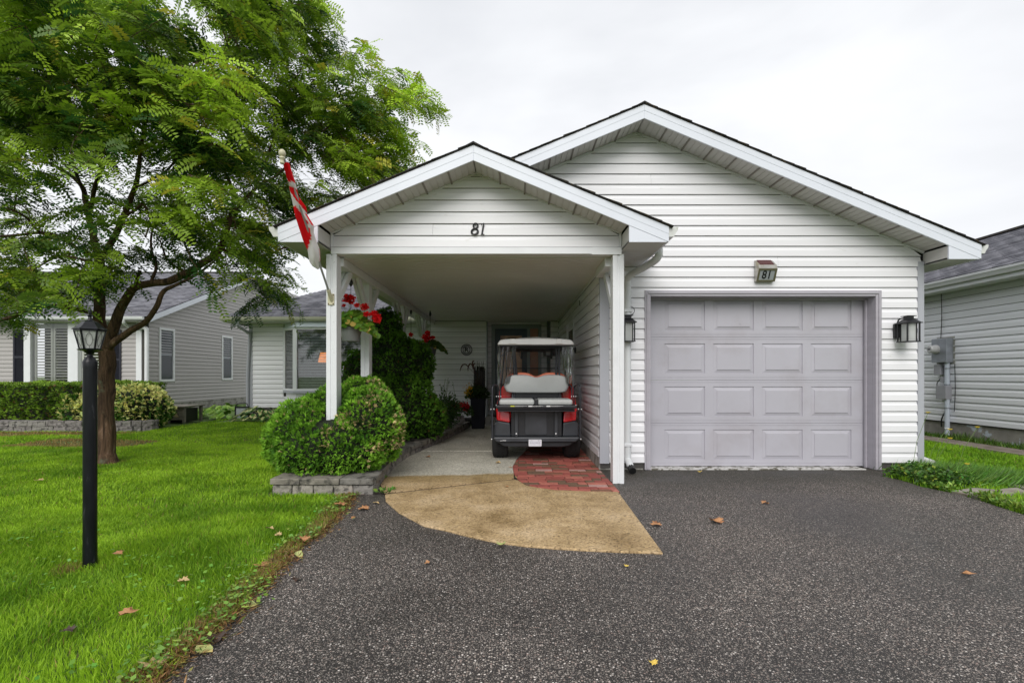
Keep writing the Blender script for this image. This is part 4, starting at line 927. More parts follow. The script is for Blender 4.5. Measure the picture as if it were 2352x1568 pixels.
mb = MB(); mb.polyX([(YN+0.006,0.05),(26.6,0.05),(26.6,2.8),(20.86,5.3),(YN+0.006,2.85)], XN-0.12, XN-0.004); mb.box(-22,XN-0.13,YN+0.004,YN+0.1,0.05,wz0); mb.box(-22,wx0-0.001,YN+0.005,YN+0.1,wz0,2.85); mb.box(wx1+.001,XN-0.13,YN+0.005,YN+0.1,wz0,2.85); mb.box(wx0,wx1,YN+0.005,YN+0.1,wz1,2.85)
mb.build('wall', M_core, nb_)
for q in ((-22,XN+0.01,YN-0.005,YN+0.1,-0.05,0.249),(XN-0.1,XN+0.008,YN+0.101,26.6,-0.05,0.249)):
    mb = MB(); mb.box(*q); mb.build('foundation', M_conc_found, nb_)
# roof
ax = -10.97; ez2 = 2.92; ey2 = 14.5; run = 6.35
mb = MB(); mb.add([(-23,ey2,ez2),(ax,ey2,ez2),(ax,ey2+run,ez2+run*SL),(-23,ey2+run,ez2+run*SL),(ax,ey2+2*run,ez2),(-23,ey2+2*run,ez2)],[(0,1,2,3),(2,4,5,3)]); mb.build('roof', M_dkroof, nb_)
shingle_slope((-23,ey2-0.03,ez2+0.008),(1,0,0),(0,1,SL),12.05,run/cosr,nb_)
mb = MB(); mb.box(-23,ax+0.02,ey2+run-0.15,ey2+run+0.15,ez2+run*SL-0.03,ez2+run*SL+0.03); mb.build('ridge_cap', M_dkroof, nb_)
mb = MB(); mb.prism([(ax-0.02,ey2,ez2-0.17),(ax+0.02,ey2,ez2-0.17),(ax+0.02,ey2,ez2),(ax-0.02,ey2,ez2)],[(ax-0.02,ey2+run,ez2+run*SL-0.17),(ax+0.02,ey2+run,ez2+run*SL-0.17),(ax+0.02,ey2+run,ez2+run*SL),(ax-0.02,ey2+run,ez2+run*SL)]); mb.build('rake_board', M_fascia, nb_)
mb = MB(); mb.prism([(ax-0.02,ey2+2*run,ez2-0.17),(ax+0.02,ey2+2*run,ez2-0.17),(ax+0.02,ey2+2*run,ez2),(ax-0.02,ey2+2*run,ez2)],[(ax-0.02,ey2+run+.01,ez2+run*SL-0.17),(ax+0.02,ey2+run+.01,ez2+run*SL-0.17),(ax+0.02,ey2+run+.01,ez2+run*SL),(ax-0.02,ey2+run+.01,ez2+run*SL)]); mb.build('rake_board', M_fascia, nb_)
mb = MB(); mb.prism([(XN,ey2+2*run,ez2-0.15),(ax-0.02,ey2+2*run,ez2-0.15),(ax-0.02,ey2+2*run,ez2-0.13),(XN,ey2+2*run,ez2-0.13)],[(XN,ey2+run+.01,ez2+run*SL-0.15),(ax-0.02,ey2+run+.01,ez2+run*SL-0.15),(ax-0.02,ey2+run+.01,ez2+run*SL-0.13),(XN,ey2+run+.01,ez2+run*SL-0.13)]); mb.build('rake_soffit', M_soffit, nb_)
mb = MB(); mb.prism([(XN,ey2,ez2-0.15),(ax-0.02,ey2,ez2-0.15),(ax-0.02,ey2,ez2-0.13),(XN,ey2,ez2-0.13)],[(XN,ey2+run,ez2+run*SL-0.15),(ax-0.02,ey2+run,ez2+run*SL-0.15),(ax-0.02,ey2+run,ez2+run*SL-0.13),(XN,ey2+run,ez2+run*SL-0.13)]); mb.build('rake_soffit', M_soffit, nb_)
mb = MB(); mb.polyX([(ey2-0.02+a,ez2-0.0+b) for a,b in pr], -23, ax-0.1); mb.build('gutter', M_trim, nb_); mb = MB(); mb.box(-23,XN,ey2,YN-0.02,ez2-0.14,ez2-0.12); mb.build('soffit', M_soffit, nb_)
mb = MB(); mb.box(px(314),px(326.5),YN-0.03,YN+0.03,0.1,2.82); mb.build('corner_board', M_trim, nb_)
downspout('downspout', [p(284,733,14.45),p(285,742,14.5),p(292,748,14.7),p(306,757,14.85)], 0.085, nb_, M_trim)
downspout('downspout', [p(318,755,14.8),p(328,752,14.8),p(335,755,14.8),p(337,764,14.8),p(337,860,14.8),p(337,945,14.8)], 0.11, nb_, M_trim)
# front window: casing, plantation shutters
cas = MB()
cas.box(wx0,wx1,YN-0.16,YN+0.02,wz1-0.12,wz1+0.02); cas.box(wx0,px(81),YN-0.16,YN+0.02,wz0,wz1-0.121); cas.box(px(166),px(189),YN-0.16,YN+0.02,wz0,wz1-0.121); cas.box(px(238),wx1,YN-0.16,YN+0.02,wz0,wz1-0.121); cas.box(px(81)+.001,px(166)-.001,YN-0.16,YN,wz0,wz0+0.05)
win = cas.build('front_window', M_trim, nb_, bevel=0.008)
M_shut = mat('cream_shutter', (0.58,0.60,0.54), 0.5)
for (u0,u1) in ((81,124),(124,166),(189,238)):
    a, b = px(u0)+0.01, px(u1)-0.01; z0_, z1_ = wz0+0.05, wz1-0.135; m_ = MB()
    y0_ = YN-0.03
    m_.box(a,a+0.06,y0_,y0_+0.03,z0_,z1_); m_.box(b-0.06,b,y0_,y0_+0.03,z0_,z1_); m_.box(a+0.061,b-0.061,y0_,y0_+0.03,z1_-0.15,z1_); m_.box(a+0.061,b-0.061,y0_,y0_+0.03,z0_,z0_+0.12)
    po = m_.build('plantation_shutter', M_shut, win)
    z = z0_+0.17
    while z < z1_-0.17: 
        q = MB(); q.bar((a+0.06,y0_+0.02,z),(b-0.06,y0_+0.02,z),0.060,0.012,up=(0,-0.5,1)); q.build('louvre', M_shut, win); z += 0.088
mb = MB(); mb.box(px(81),px(238),YN+0.3,YN+0.32,wz0,wz1); mb.build('dark_room', mat('dim_interior', (0.03,0.035,0.02), 0.8, col2=(0.12,0.16,0.03), c2pos=(0.48,0.56), c2scale=2.0), win)
mb = MB(); mb.add([(px(82),YN-0.10,wz0),(px(165),YN-0.10,wz0),(px(165),YN-0.10,wz1-0.12),(px(82),YN-0.10,wz1-0.12)],[(0,1,2,3)]); mb.build('pane', glassmat('clear_pane',(0.97,0.98,0.97),0.97), win)
def louvre_shutter(u0,u1,v0,v1):
    a,b,z0_,z1_ = px(u0),px(u1),pz(v1),pz(v0); m_ = MB(); yq = YN-0.045
    for q in ((a,a+0.05,z0_,z1_),(b-0.05,b,z0_,z1_),(a+.05,b-.05,z1_-0.10,z1_),(a+.05,b-.05,z0_,z0_+0.06),(a+.05,b-.05,(z0_+z1_)/2-0.0,(z0_+z1_)/2+0.07)): m_.box(q[0],q[1],yq,yq+0.03,q[2],q[3])
    m_.box(a+0.01,b-0.01,yq+0.022,yq+0.032,z0_+0.01,z1_-0.01)
    z = z0_+0.07
    while z < z1_-0.1: m_.bar((a+.05,yq+0.012,z),(b-.05,yq+0.012,z),0.022,0.005,up=(0,-0.8,1)); z += 0.028
    return m_.build('louvred_shutter', M_navy, nb_)
louvre_shutter(33,64,757,888); louvre_shutter(249,280,757,900)
M_night = mat('dark_pane', (0.02,0.03,0.035), 0.08)
for (y0_,y1_,z0_,z1_) in (W1,W2):
    m_ = MB(); t_ = 0.075
    for q in ((y0_,y1_,z1_-t_,z1_),(y0_,y1_,z0_,z0_+t_),(y0_,y0_+t_,z0_+t_,z1_-t_),(y1_-t_,y1_,z0_+t_,z1_-t_)): m_.box(XN-0.03,XN+0.035,q[0],q[1],q[2],q[3])
    wo = m_.build('side_window', M_trim, nb_, bevel=0.006)
    m_ = MB(); zm = (z0_+z1_)/2
    for q in ((y0_+t_,y1_-t_,zm-0.02,zm+0.02),(y0_+t_,y0_+t_+0.03,z0_+t_,z1_-t_),(y1_-t_-0.03,y1_-t_,z0_+t_,z1_-t_)): m_.box(XN-0.02,XN+0.012,q[0],q[1],q[2],q[3])
    m_.build('sash', M_steel, wo); m_ = MB(); m_.box(XN-0.003,XN+0.002,y0_+t_,y1_-t_,z0_+t_,z1_-t_); m_.build('pane', M_night, wo)
    z = zm+0.05
    while z < z1_-t_: l_ = MB(); l_.bar((XN+0.005,y0_+t_,z),(XN+0.005,y1_-t_,z),0.004,0.035,up=(0,0,1)); l_.build('slat', M_greypl, wo); z += 0.085

# ------------------------------------------------------------------ pale neighbour on the right
nr = thing('grey_white_bungalow', 'pale bungalow with long grey roof and an electric meter on its side wall, far right', 'house', (8.1,8,0))
XR = 8.1
wall_courses((XR,0,0),(0,1,0),(-1,0,0), 3.0, 16.0, 0.30, 2.80, M_rwhite, nr)
mb = MB(); mb.box(XR+0.004,XR+0.12,3.0,16,0.28,2.85); mb.build('wall', M_core, nr)
mb = MB(); mb.box(XR+0.02,XR+0.14,3.0,16,-0.05,0.297); mb.build('foundation', mat('patched_foundation', (0.30,0.28,0.25), 0.9, var=0.2, vscale=8, bump=0.6, bscale=25, col2=(0.52,0.56,0.62), c2pos=(0.60,0.63), c2scale=2.6), nr)
mb = MB(); mb.box(7.72,XR-0.02,2.0,16.4,2.70,2.72); mb.build('soffit', M_trim, nr)
mb = MB(); mb.box(7.703,7.719,2.0,16.4,2.69,2.855); mb.build('fascia_board', M_trim, nr)
for i in range(3):
    mb = MB(); mb.box(7.72+i*0.12,7.735+i*0.12,2.0,16.4,2.694,2.699); mb.build('soffit_rib', M_trim, nr)
gutter(7.70, 2.0, 16.4, 2.86, -1, nr, M_trim)
mb = MB(); mb.add([(7.62,2.0,2.86),(11.6,2.0,4.52),(11.6,16.4,4.52),(7.62,16.4,2.86),(15.6,2.0,2.86),(15.6,16.4,2.86)],[(0,1,2,3),(1,4,5,2)]); mb.add([(XR,16,0),(15,16,0),(15,16,2.8),(11.6,16,4.4),(XR,16,2.9)],[(0,1,2,3,4)]); mb.build('roof', M_dkroof, nr)
shingle_slope((7.62,16.4,2.87),(0,-1,0),(1,0,SL),12.6,3.98/cosr,nr)
mb = MB(); mb.box(11.45,11.75,3,16.4,4.50,4.55); mb.build('ridge_cap', M_dkroof, nr)
# electric meter on its wall
em = thing('electric_meter', 'grey electric meter box with conduit on the neighbouring pale wall at the right', 'electric meter', (XR-0.08,9.05,1.4))
mb = MB(); mb.box(XR-0.15,XR-0.016,8.90,9.22,1.40,1.85); mb.build('meter_box', M_steel, em, bevel=0.008)
mb = MB(); mb.box(XR-0.018,XR-0.014,8.87,9.25,1.37,1.88); mb.build('backing_board', mat('weathered_board', (0.35,0.35,0.31), 0.8), em)
mb = MB(); mb.lathe([(0.085,0),(0.085,-0.03),(0.075,-0.035),(0.07,-0.12),(0.055,-0.135)],(XR-0.151,9.11,1.65),20,'x'); mb.build('meter_dial', mat('dial_glass', (0.5,0.5,0.5), 0.15), em, smooth=True)
mb = MB(); mb.box(XR-0.292,XR-0.287,9.085,9.135,1.645,1.665); mb.build('dial_plate', M_black, em)
mb = MB(); mb.tube([(XR-0.07,8.97,1.40),(XR-0.07,8.97,0.05)],0.038,12); mb.build('conduit', M_conduit, em, smooth=True)
for z_ in (1.28,0.98,0.55): mb = MB(); mb.tube([(XR-0.07,8.97,z_),(XR-0.07,8.97,z_+0.02)],0.045,12); mb.build('pipe_clamp', M_steel, em)
for (y0_,y1_,z0_,z1_,d_) in ((9.08,9.22,1.17,1.36,0.09),(9.02,9.10,1.03,1.14,0.07),(8.93,9.14,0.72,0.97,0.12)):
    mb = MB(); mb.box(XR-0.016-d_,XR-0.014,y0_,y1_,z0_,z1_); mb.build('junction_box', M_greypl, em, bevel=0.006)
mb = MB(); mb.tube(smoothpath([(XR-0.03,9.15,1.85),(XR-0.03,9.13,2.3),(XR-0.03,9.14,2.7)],4),0.006,6); mb.tube(smoothpath([(XR-0.05,9.14,1.1),(XR-0.06,9.2,1.0),(XR-0.05,9.16,0.88),(XR-0.04,9.1,0.8)],4),0.008,6); mb.tube(smoothpath([(XR-0.03,8.86,1.37),(XR-0.03,8.85,0.9),(XR-0.03,8.87,0.5)],4),0.006,6)
mb.tube(smoothpath([(XR-0.05,9.02,0.5),(XR-0.1,9.05,0.35),(XR-0.06,9.1,0.2)],4),0.012,6); mb.build('cable', M_black, em, smooth=True)

# ------------------------------------------------------------------ side path, flagstones at the right
M_path = mat('worn_path', (0.24,0.20,0.165), 0.85, var=0.25, vscale=5, bump=0.5, bscale=40, col2=(0.12,0.09,0.06), c2pos=(0.52,0.66), c2scale=3)
mb = MB(); mb.box(7.25,7.75,4.5,15,-0.03,0.03); tag(mb.build('side_path', M_path), kind='structure')
M_flag = mat('flagstone', (0.30,0.27,0.235), 0.8, var=0.25, vscale=6, bump=0.5, bscale=30, col2=(0.16,0.13,0.09), c2pos=(0.5,0.7), c2scale=3.5)
q5 = lambda x,y: (W(2022.7+x*.18, 940.8+y*.18).x, W(2022.7+x*.18, 940.8+y*.18).y)
stones = [([(900,1045),(1180,1005),(1500,1030),(1290,1135)],'grey flagstone at the edge of the driveway under the weeds'),
          ([(1520,1020),(1740,1000),(1829,1035),(2000,1060),(1800,1075),(1500,1090)],'flagstone between the weeds and the lawn corner at the right edge'),
          ([(1440,815),(1829,885),(2100,930),(2100,990),(1829,1010),(1560,940)],'long flagstone leading towards the neighbouring house')]
for pts, lb in stones:
    a = [q5(*t) for t in pts]; mb = MB(); mb.polyZ(a, -0.03, 0.012); c_ = a[0]; tag(mb.build('flagstone', M_flag, loc=(c_[0],c_[1],0), bevel=0.006), lb, 'flagstone', 'flagstones beside the driveway')
# ------------------------------------------------------------------ grass
M_gr = L_grass
def nz2(x, y, s, seed=0):
    # cheap smooth value noise
    x = x*s+seed*17.3; y = y*s+seed*9.1; xi = np.floor(x).astype(int); yi = np.floor(y).astype(int); fx = x-xi; fy = y-yi
    fx = fx*fx*(3-2*fx); fy = fy*fy*(3-2*fy)
    def h(a, b): 
        n = (a*374761393+b*668265263+seed*974711) & 0x7fffffff; n = ((n ^ (n >> 13))*1274126177) & 0x7fffffff; return ((n ^ (n >> 16)) & 0xffff)/65535.0
    return (h(xi,yi)*(1-fx)+h(xi+1,yi)*fx)*(1-fy)+(h(xi,yi+1)*(1-fx)+h(xi+1,yi+1)*fx)*fy
ELx = np.array([p.x for p in ELr]); ELy = np.array([p.y for p in ELr]); o_ = np.argsort(ELy)
edge_x = lambda y: np.interp(y, ELy[o_], ELx[o_])
def lawn_mask(x, y):
    ok = (x < edge_x(y)-0.01)
    ok &= ~((y > 4.72) & (x > -2.44) & (y < 11.6))
    ok &= ~((y > 4.9) & (y < 6.6) & (x > -2.5))
    ok &= ~((y > 12.0) & (x > -7.5)); ok &= ~((y > 4.6) & (y < 4.73) & (x > -1.39))
    ok &= ~((x < -7.7) & (y > 10.02)); ok &= (y < 14.8)
    ok &= ~((x+2.59)**2+(y-2.956)**2 < 0.05**2); ok &= ~((x+5.41)**2+(y-6.44)**2 < 0.15**2)
    return ok
ERx = np.array([p.x for p in ERr]); ERy = np.array([p.y for p in ERr]); o2 = np.argsort(ERx)
o3_ = np.argsort(ERy)
edge_rx = lambda y: np.interp(y, ERy[o3_], ERx[o3_])
def right_mask(x, y):
    ok = (x > edge_rx(y)+0.02) & ((x > 5.10) | (y < 5.94)) & (y < 30)
    ok &= ~((x > 4.2) & (x < 5.1) & (y > 5.6))
    ok &= ~((x > 7.22) & (x < 7.78) & (y > 4.5)); ok &= x < XR
    for pts, lb in stones: 
        a = [q5(*t) for t in pts]; ins = np.array([inside((xx,yy), a) for xx,yy in zip(x,y)]); ok &= ~ins
    return ok
def blades(name, n, box, dens_fn, mask, hgt, wd, z0=-0.012, colf=None, lean=0.5):
    x = rng.uniform(box[0],box[1],n); y = rng.uniform(box[2],box[3],n)
    k = mask(x,y) & (np.abs(x-(0)) < y*1.12+1.0); x, y = x[k], y[k]
    if dens_fn is not None: k = rng.random(len(x)) < dens_fn(x,y); x, y = x[k], y[k]
    n = len(x)
    flow = nz2(x,y,2.6,1)*6.283*2.2; hh = hgt*(0.65+0.7*rng.random(n))*(0.75+0.6*nz2(x,y,2.2,2))
    an = flow+rng.normal(size=n)*1.3; ln = lean*(0.3+rng.random(n))*(0.7+0.8*nz2(x,y,1.8,5))
    d = np.stack([np.cos(an),np.sin(an),np.zeros(n)],1); B = np.stack([x,y,np.full(n,z0)],1)
    fa = rng.uniform(0,6.283,n); s = np.stack([np.cos(fa),np.sin(fa),np.zeros(n)],1)*wd*(0.7+0.6*rng.random(n))[:,None]/2
    up = np.array([0,0,1.0]); m1 = B+up*hh[:,None]*0.55+d*(ln*hh)[:,None]*0.3; tp = B+up*(hh*(1-0.25*ln))[:,None]+d*(ln*hh)[:,None]
    V = np.stack([B-s,B+s,m1+s*0.8,m1-s*0.8,tp],1).reshape(-1,3); i = np.arange(n)[:,None]*5
    Fa = np.concatenate([i+np.array([0,1,2]),i+np.array([0,2,3]),i+np.array([3,2,4])],0)
    c = colf(x,y,n); cc = np.repeat(c,5,axis=0); tipk = np.tile(np.array([0.6,0.6,1.0,1.0,1.2]),n)[:,None]; cc = cc*(0.9+0.1*tipk)
    return tag(npmesh(name,V,Fa,M_gr,None,cc), kind='stuff')
def lawncol(x,y,n):
    a = nz2(x,y,1.1,3); b = nz2(x,y,3.5,4); 
    g1 = np.array([0.11,0.25,0.012]); g2 = np.array([0.42,0.66,0.04]); t = np.clip(0.22+0.55*a+0.7*(b-0.5)+rng.normal(size=n)*0.24,0,1)[:,None]
    c = g1*(1-t)+g2*t
    dry = (nz2(x,y,0.9,7) > 0.45) & (x < -6.2) & (y > 7.8) & (y < 9.9); dry |= rng.random(n) < 0.02
    e = (x < 0) & ((edge_x(y)-x) < 0.10+0.1*nz2(x,y,6,9)); dry |= e & (rng.random(n) < 0.55)
    dry |= ((x+2.66)**2+(y-2.9)**2 < 0.10**2) & (rng.random(n) < 0.5); dry |= ((x+5.41)**2+(y-6.4)**2 < 0.22**2) & (rng.random(n) < 0.35)
    k = np.where(dry)[0]; c[k] = np.array([0.34,0.25,0.09])*(0.6+0.7*rng.random((len(k),1)))
    return c
fr_ = lambda x,y: np.where((nz2(x,y,0.9,7) > 0.5) & (x < -6.2) & (y > 7.8) & (y < 9.7), 0.4, 1.0)
blades('grass', 170000, (-5,-0.7,1.6,4.2), None, lawn_mask, 0.042, 0.0036, colf=lawncol)
blades('grass', 190000, (-9,-0.9,4.2,8), fr_, lawn_mask, 0.04, 0.0062, colf=lawncol)
blades('grass', 150000, (-14,-2,8,14.8), fr_, lawn_mask, 0.04, 0.011, colf=lawncol)
blades('grass', 110000, (4.2,8.1,2.6,13), None, right_mask, 0.055, 0.008, colf=lambda x,y,n: lawncol(x,y,n)*np.array([0.8,0.9,0.9]))
# dead thatch and small litter along the lawn edge
def thatch():
    t = rng.random(9000); y = rng.uniform(1.5,4.75,9000); x = edge_x(y)+rng.normal(size=9000)*0.045-0.03+0.05*(nz2(y,y,3,2)-0.5)
    B = np.stack([x,y,np.full(len(x),0.0)+rng.random(len(x))*0.012],1); D = rdir(len(x)); D[:,2] = np.abs(D[:,2])*0.35; S = rdir(len(x)); S[:,2] *= 0.3
    V,Fa = leafquads(B,D,S,0.02+0.03*rng.random(len(x)),0.003+0.007*rng.random(len(x))**3)
    c = np.array([[0.25,0.12,0.04],[0.36,0.20,0.08],[0.10,0.05,0.02],[0.30,0.28,0.08]])[rng.integers(0,4,len(x))]*(0.5+0.8*rng.random((len(x),1)))
    tag(npmesh('leaf_litter',V,Fa,L_leaf,None,np.repeat(c,4,0)), kind='stuff')
    n = 1500; y = rng.uniform(1.5,4.75,n); x = edge_x(y)+rng.normal(size=n)*0.07-0.07; k = nz2(x,y,5,8) > 0.45; x, y = x[k], y[k]; n = len(x)
    B = np.stack([x,y,0.015+rng.random(n)*0.03],1); D = rdir(n); D[:,2] *= 0.25; S = rdir(n); S[:,2] *= 0.3
    V,Fa = leafquads(B,D,S,0.015+0.02*rng.random(n),0.012+0.012*rng.random(n)); c = jit((0.20,0.34,0.06),n,0.3)
    tag(npmesh('clover',V,Fa,L_leaf,None,np.repeat(c,4,0)), kind='stuff')
    n = 700; x = rng.uniform(-4,-0.9,n); y = rng.uniform(1.7,3.6,n); k = lawn_mask(x,y) & (nz2(x,y,1.7,12) > 0.6); x,y = x[k],y[k]; n = len(x)
    B = np.stack([x,y,0.03+rng.random(n)*0.02],1); D = rdir(n); D[:,2] *= 0.2; S = rdir(n); S[:,2] *= 0.2
    V,Fa = leafquads(B,D,S,0.018+0.012*rng.random(n),0.016+0.008*rng.random(n)); c = jit((0.15,0.32,0.04),n,0.2)
    tag(npmesh('clover',V,Fa,L_leaf,None,np.repeat(c,4,0)), kind='stuff')
thatch()
# ------------------------------------------------------------------ cedar and shrubs
def ellipsoid_pts(n, c, r, zmin=-1):
    d = rdir(int(n*1.6)); d = d[d[:,2] > zmin][:n]; return np.array(c)+d*np.array(r), nrm(d/np.array(r)), d
def sprays(pos, nor, col, L=0.07, k=5, wd=0.018, droop=0.0):
    n = len(pos); V_, F_, C_ = [], [], []; off = 0
    t1 = nrm(np.cross(nor, rdir(n))); ax = nrm(nor*0.75+rdir(n)*0.55+np.array([0,0,0.15]))
    side = nrm(np.cross(ax, rdir(n)))
    for j in range(k):
        f = (j/(k-1)-0.5)*2; D = nrm(ax+side*f*0.85+rdir(n)*0.22+np.array([0,0,-droop])); S = nrm(np.cross(D, np.cross(ax,side)+rdir(n)*0.3))
        LL = L*(0.6+0.6*rng.random(n))*(1-0.3*abs(f)); v,fa = leafquads(pos+ax*0.01,D,S,LL,wd*(0.7+0.6*rng.random(n)))
        V_.append(v); F_.append(fa+off); off += len(v); C_.append(np.repeat(col*(0.85+0.3*rng.random((n,1))),4,0))
    return np.concatenate(V_),np.concatenate(F_),np.concatenate(C_)
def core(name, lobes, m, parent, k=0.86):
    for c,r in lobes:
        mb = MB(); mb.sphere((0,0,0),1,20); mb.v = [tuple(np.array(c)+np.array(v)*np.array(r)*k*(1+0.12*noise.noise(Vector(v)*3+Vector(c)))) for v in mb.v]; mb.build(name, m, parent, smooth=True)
M_corel = mat('foliage_shade_core', (0.010,0.016,0.005), 0.95, var=0.5, vscale=18)  # near-black solid core: shade inside the foliage put into its colour
def shrub(name, label, cat, lobes, n, colf, L, wd, loc, k=5, group=None, zmin=-0.75, lump=0.10, cut=None):
    t = thing(name, label, cat, loc, group); core('shade_core', lobes, M_corel, t)
    PP, NN, DD = [], [], []
    vol = sum(r[0]*r[1]+r[1]*r[2]+r[0]*r[2] for c,r in lobes)
    for c, r in lobes:
        ni = int(n*(r[0]*r[1]+r[1]*r[2]+r[0]*r[2])/vol); p,nn_,d = ellipsoid_pts(ni,c,r,zmin)
        l_ = np.array([noise.noise(Vector(q)*5.5)*1.0+0.5*noise.noise(Vector(q)*13) for q in p])
        p = p+nn_*(l_*lump-rng.random((len(p)))*0.05*L/0.07)[:,None]
        keep = np.ones(len(p),bool)
        for c2,r2 in lobes:
            if c2 is c: continue
            keep &= (((p-np.array(c2))/np.array(r2))**2).sum(1) > 0.85
        keep &= p[:,2] > 0.05
        if cut is not None: keep &= ~cut(p)
        PP.append(p[keep]); NN.append(nn_[keep]); DD.append(l_[keep])
    p = np.concatenate(PP); nn_ = np.concatenate(NN); l_ = np.concatenate(DD)
    V,Fa,C_ = sprays(p,nn_,colf(p,len(p),l_),L,k,wd); npmesh('foliage',V,Fa,L_cedar,t,C_); return t
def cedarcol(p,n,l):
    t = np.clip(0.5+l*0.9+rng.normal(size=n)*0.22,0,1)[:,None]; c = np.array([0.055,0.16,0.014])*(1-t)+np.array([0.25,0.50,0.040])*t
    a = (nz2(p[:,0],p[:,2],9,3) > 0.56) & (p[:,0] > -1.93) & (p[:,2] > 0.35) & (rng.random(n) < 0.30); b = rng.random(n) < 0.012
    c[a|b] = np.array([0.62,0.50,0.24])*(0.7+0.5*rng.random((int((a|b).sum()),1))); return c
postcut = lambda p: (p[:,0] > -2.04) & (p[:,0] < -1.88) & (p[:,1] < 5.36) & (p[:,2] > 0.64)
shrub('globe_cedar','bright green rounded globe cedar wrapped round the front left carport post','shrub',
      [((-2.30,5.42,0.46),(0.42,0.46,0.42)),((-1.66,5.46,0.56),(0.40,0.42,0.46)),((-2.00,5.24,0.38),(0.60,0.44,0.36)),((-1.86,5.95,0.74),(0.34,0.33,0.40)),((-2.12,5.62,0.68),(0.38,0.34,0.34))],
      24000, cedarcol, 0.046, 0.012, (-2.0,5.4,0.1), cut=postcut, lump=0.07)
def darkcol(p,n,l):
    t = np.clip(0.45+l*0.9+rng.normal(size=n)*0.2,0,1)[:,None]; c = np.array([0.022,0.065,0.008])*(1-t)+np.array([0.12,0.28,0.022])*t
    b = rng.random(n) < 0.02; c[b] = np.array([0.16,0.10,0.03]); return c
shrub('pyramid_cedar','tall dark green cone shaped cedar behind the globe cedar beside the path','shrub',
      [((-1.95,7.75,0.65),(0.66,0.72,0.62)),((-1.98,7.8,1.25),(0.50,0.55,0.60)),((-2.08,7.8,1.78),(0.27,0.32,0.46)),((-1.62,8.0,1.3),(0.28,0.38,0.42)),((-2.42,7.6,1.0),(0.30,0.40,0.55)),((-1.45,8.0,0.45),(0.30,0.42,0.36))],
      24000, darkcol, 0.050, 0.013, (-1.95,7.75,0.1), lump=0.10)
shrub('lime_shrub','small lime green shrub tip showing behind the dark cedar','shrub', [((-2.75,11.0,1.75),(0.22,0.25,0.62))], 1200, lambda p,n,l: jit((0.25,0.42,0.04),n,0.25), 0.06, 0.02, (-2.75,11,0))
def hedgecol(p,n,l):
    t = np.clip(0.45+l*0.8+rng.normal(size=n)*0.25,0,1)[:,None]; c = np.array([0.06,0.12,0.015])*(1-t)+np.array([0.26,0.42,0.045])*t
    b = rng.random(n) < 0.07; c[b] = np.array([0.15,0.085,0.03]); return c
def boxhedge(name,label,x0,x1,y0,y1,z0,z1,n,colf,L,wd,cat='hedge'):
    t = thing(name,label,cat,((x0+x1)/2,y0,0)); mb = MB(); mb.box(x0+.07,x1-.07,y0+.07,y1-.05,z0,z1-.01); mb.build('shade_core',M_corel,t)
    fA = np.array([(x1-x0)*(z1-z0),(x1-x0)*(y1-y0)*0.8,(y1-y0)*(z1-z0)]); w = (fA/fA.sum()*n).astype(int)
    P1 = np.stack([rng.uniform(x0,x1,w[0]),np.full(w[0],y0),rng.uniform(z0,z1,w[0])],1); N1 = np.tile([0,-1.0,0.1],(w[0],1))
    P2 = np.stack([rng.uniform(x0,x1,w[1]),rng.uniform(y0,y1,w[1]),np.full(w[1],z1)],1); N2 = np.tile([0,0,1.0],(w[1],1))
    P3 = np.stack([np.full(w[2],x1),rng.uniform(y0,y1,w[2]),rng.uniform(z0,z1,w[2])],1); N3 = np.tile([1.0,0,0],(w[2],1))
    p = np.concatenate([P1,P2,P3]); nn_ = np.concatenate([N1,N2,N3]); l = np.array([noise.noise(Vector(q)*4)+0.4*noise.noise(Vector(q)*11) for q in p]); p = p+nn_*(l*0.07)[:,None]
    V,Fa,C_ = sprays(p,nn_,colf(p,len(p),l),L,4,wd); npmesh('foliage',V,Fa,L_cedar,t,C_); return t
boxhedge('clipped_hedge','low clipped box hedge in front of the beige house, left edge',-14.5,-9.45,10.45,11.7,0.10,0.93,9000,hedgecol,0.07,0.028)
boxhedge('clipped_hedge','long flat topped hedge section running behind the lamp post',-10.4,-8.8,11.2,12.2,0.10,0.95,3500,hedgecol,0.07,0.028)
def eucol(p,n,l):
    top = (nz2(p[:,0],p[:,2],7,4)*0.6+p[:,2]*0.55+rng.normal(size=n)*0.2) > 0.50
    c = jit((0.07,0.17,0.02),n,0.3); k = np.where(top & (rng.random(n) < 0.85))[0]; c[k] = jit((0.78,0.78,0.30),len(k),0.12,0.04); return c
shrub('variegated_euonymus','rounded green and yellow variegated euonymus bush beside the clipped hedge','shrub',
      [((-9.0,10.75,0.42),(0.62,0.55,0.50)),((-8.35,10.75,0.42),(0.62,0.6,0.52)),((-9.4,10.7,0.35),(0.5,0.45,0.46))], 6500, eucol, 0.07, 0.04, (-8.8,10.7,0), k=4)
# far garden wall under the hedge
gw = thing('garden_wall','low garden wall of old grey blocks under the neighbouring hedge','garden wall',(-10,10.1,0))
for row_ in range(2):
    x = -14.2+0.2*row_
    while x < -8.2:
        w_ = random.choice([0.4,0.45,0.38]); block('stone_block',[(x+.004,10.1),(x+w_-.004,10.1),(x+w_-.004,10.4),(x+.004,10.4)],-0.02+row_*0.115,0.09+row_*0.115,SM[random.choice([1,3])],gw,0.01); x += w_
for i in range(3):
    a = -0.0+i*0.13; x0,y0 = -8.2+i*0.17,10.1+0.03*i+0.012*i*i; 
    for row_ in range(2): block('stone_block',[(x0+.004,y0),(x0+.166,y0+0.035+0.02*i),(x0+.14,y0+.3),(x0,y0+.27)],-0.02+row_*0.115,0.09+row_*0.115,SM[random.choice([1,3])],gw,0.01)
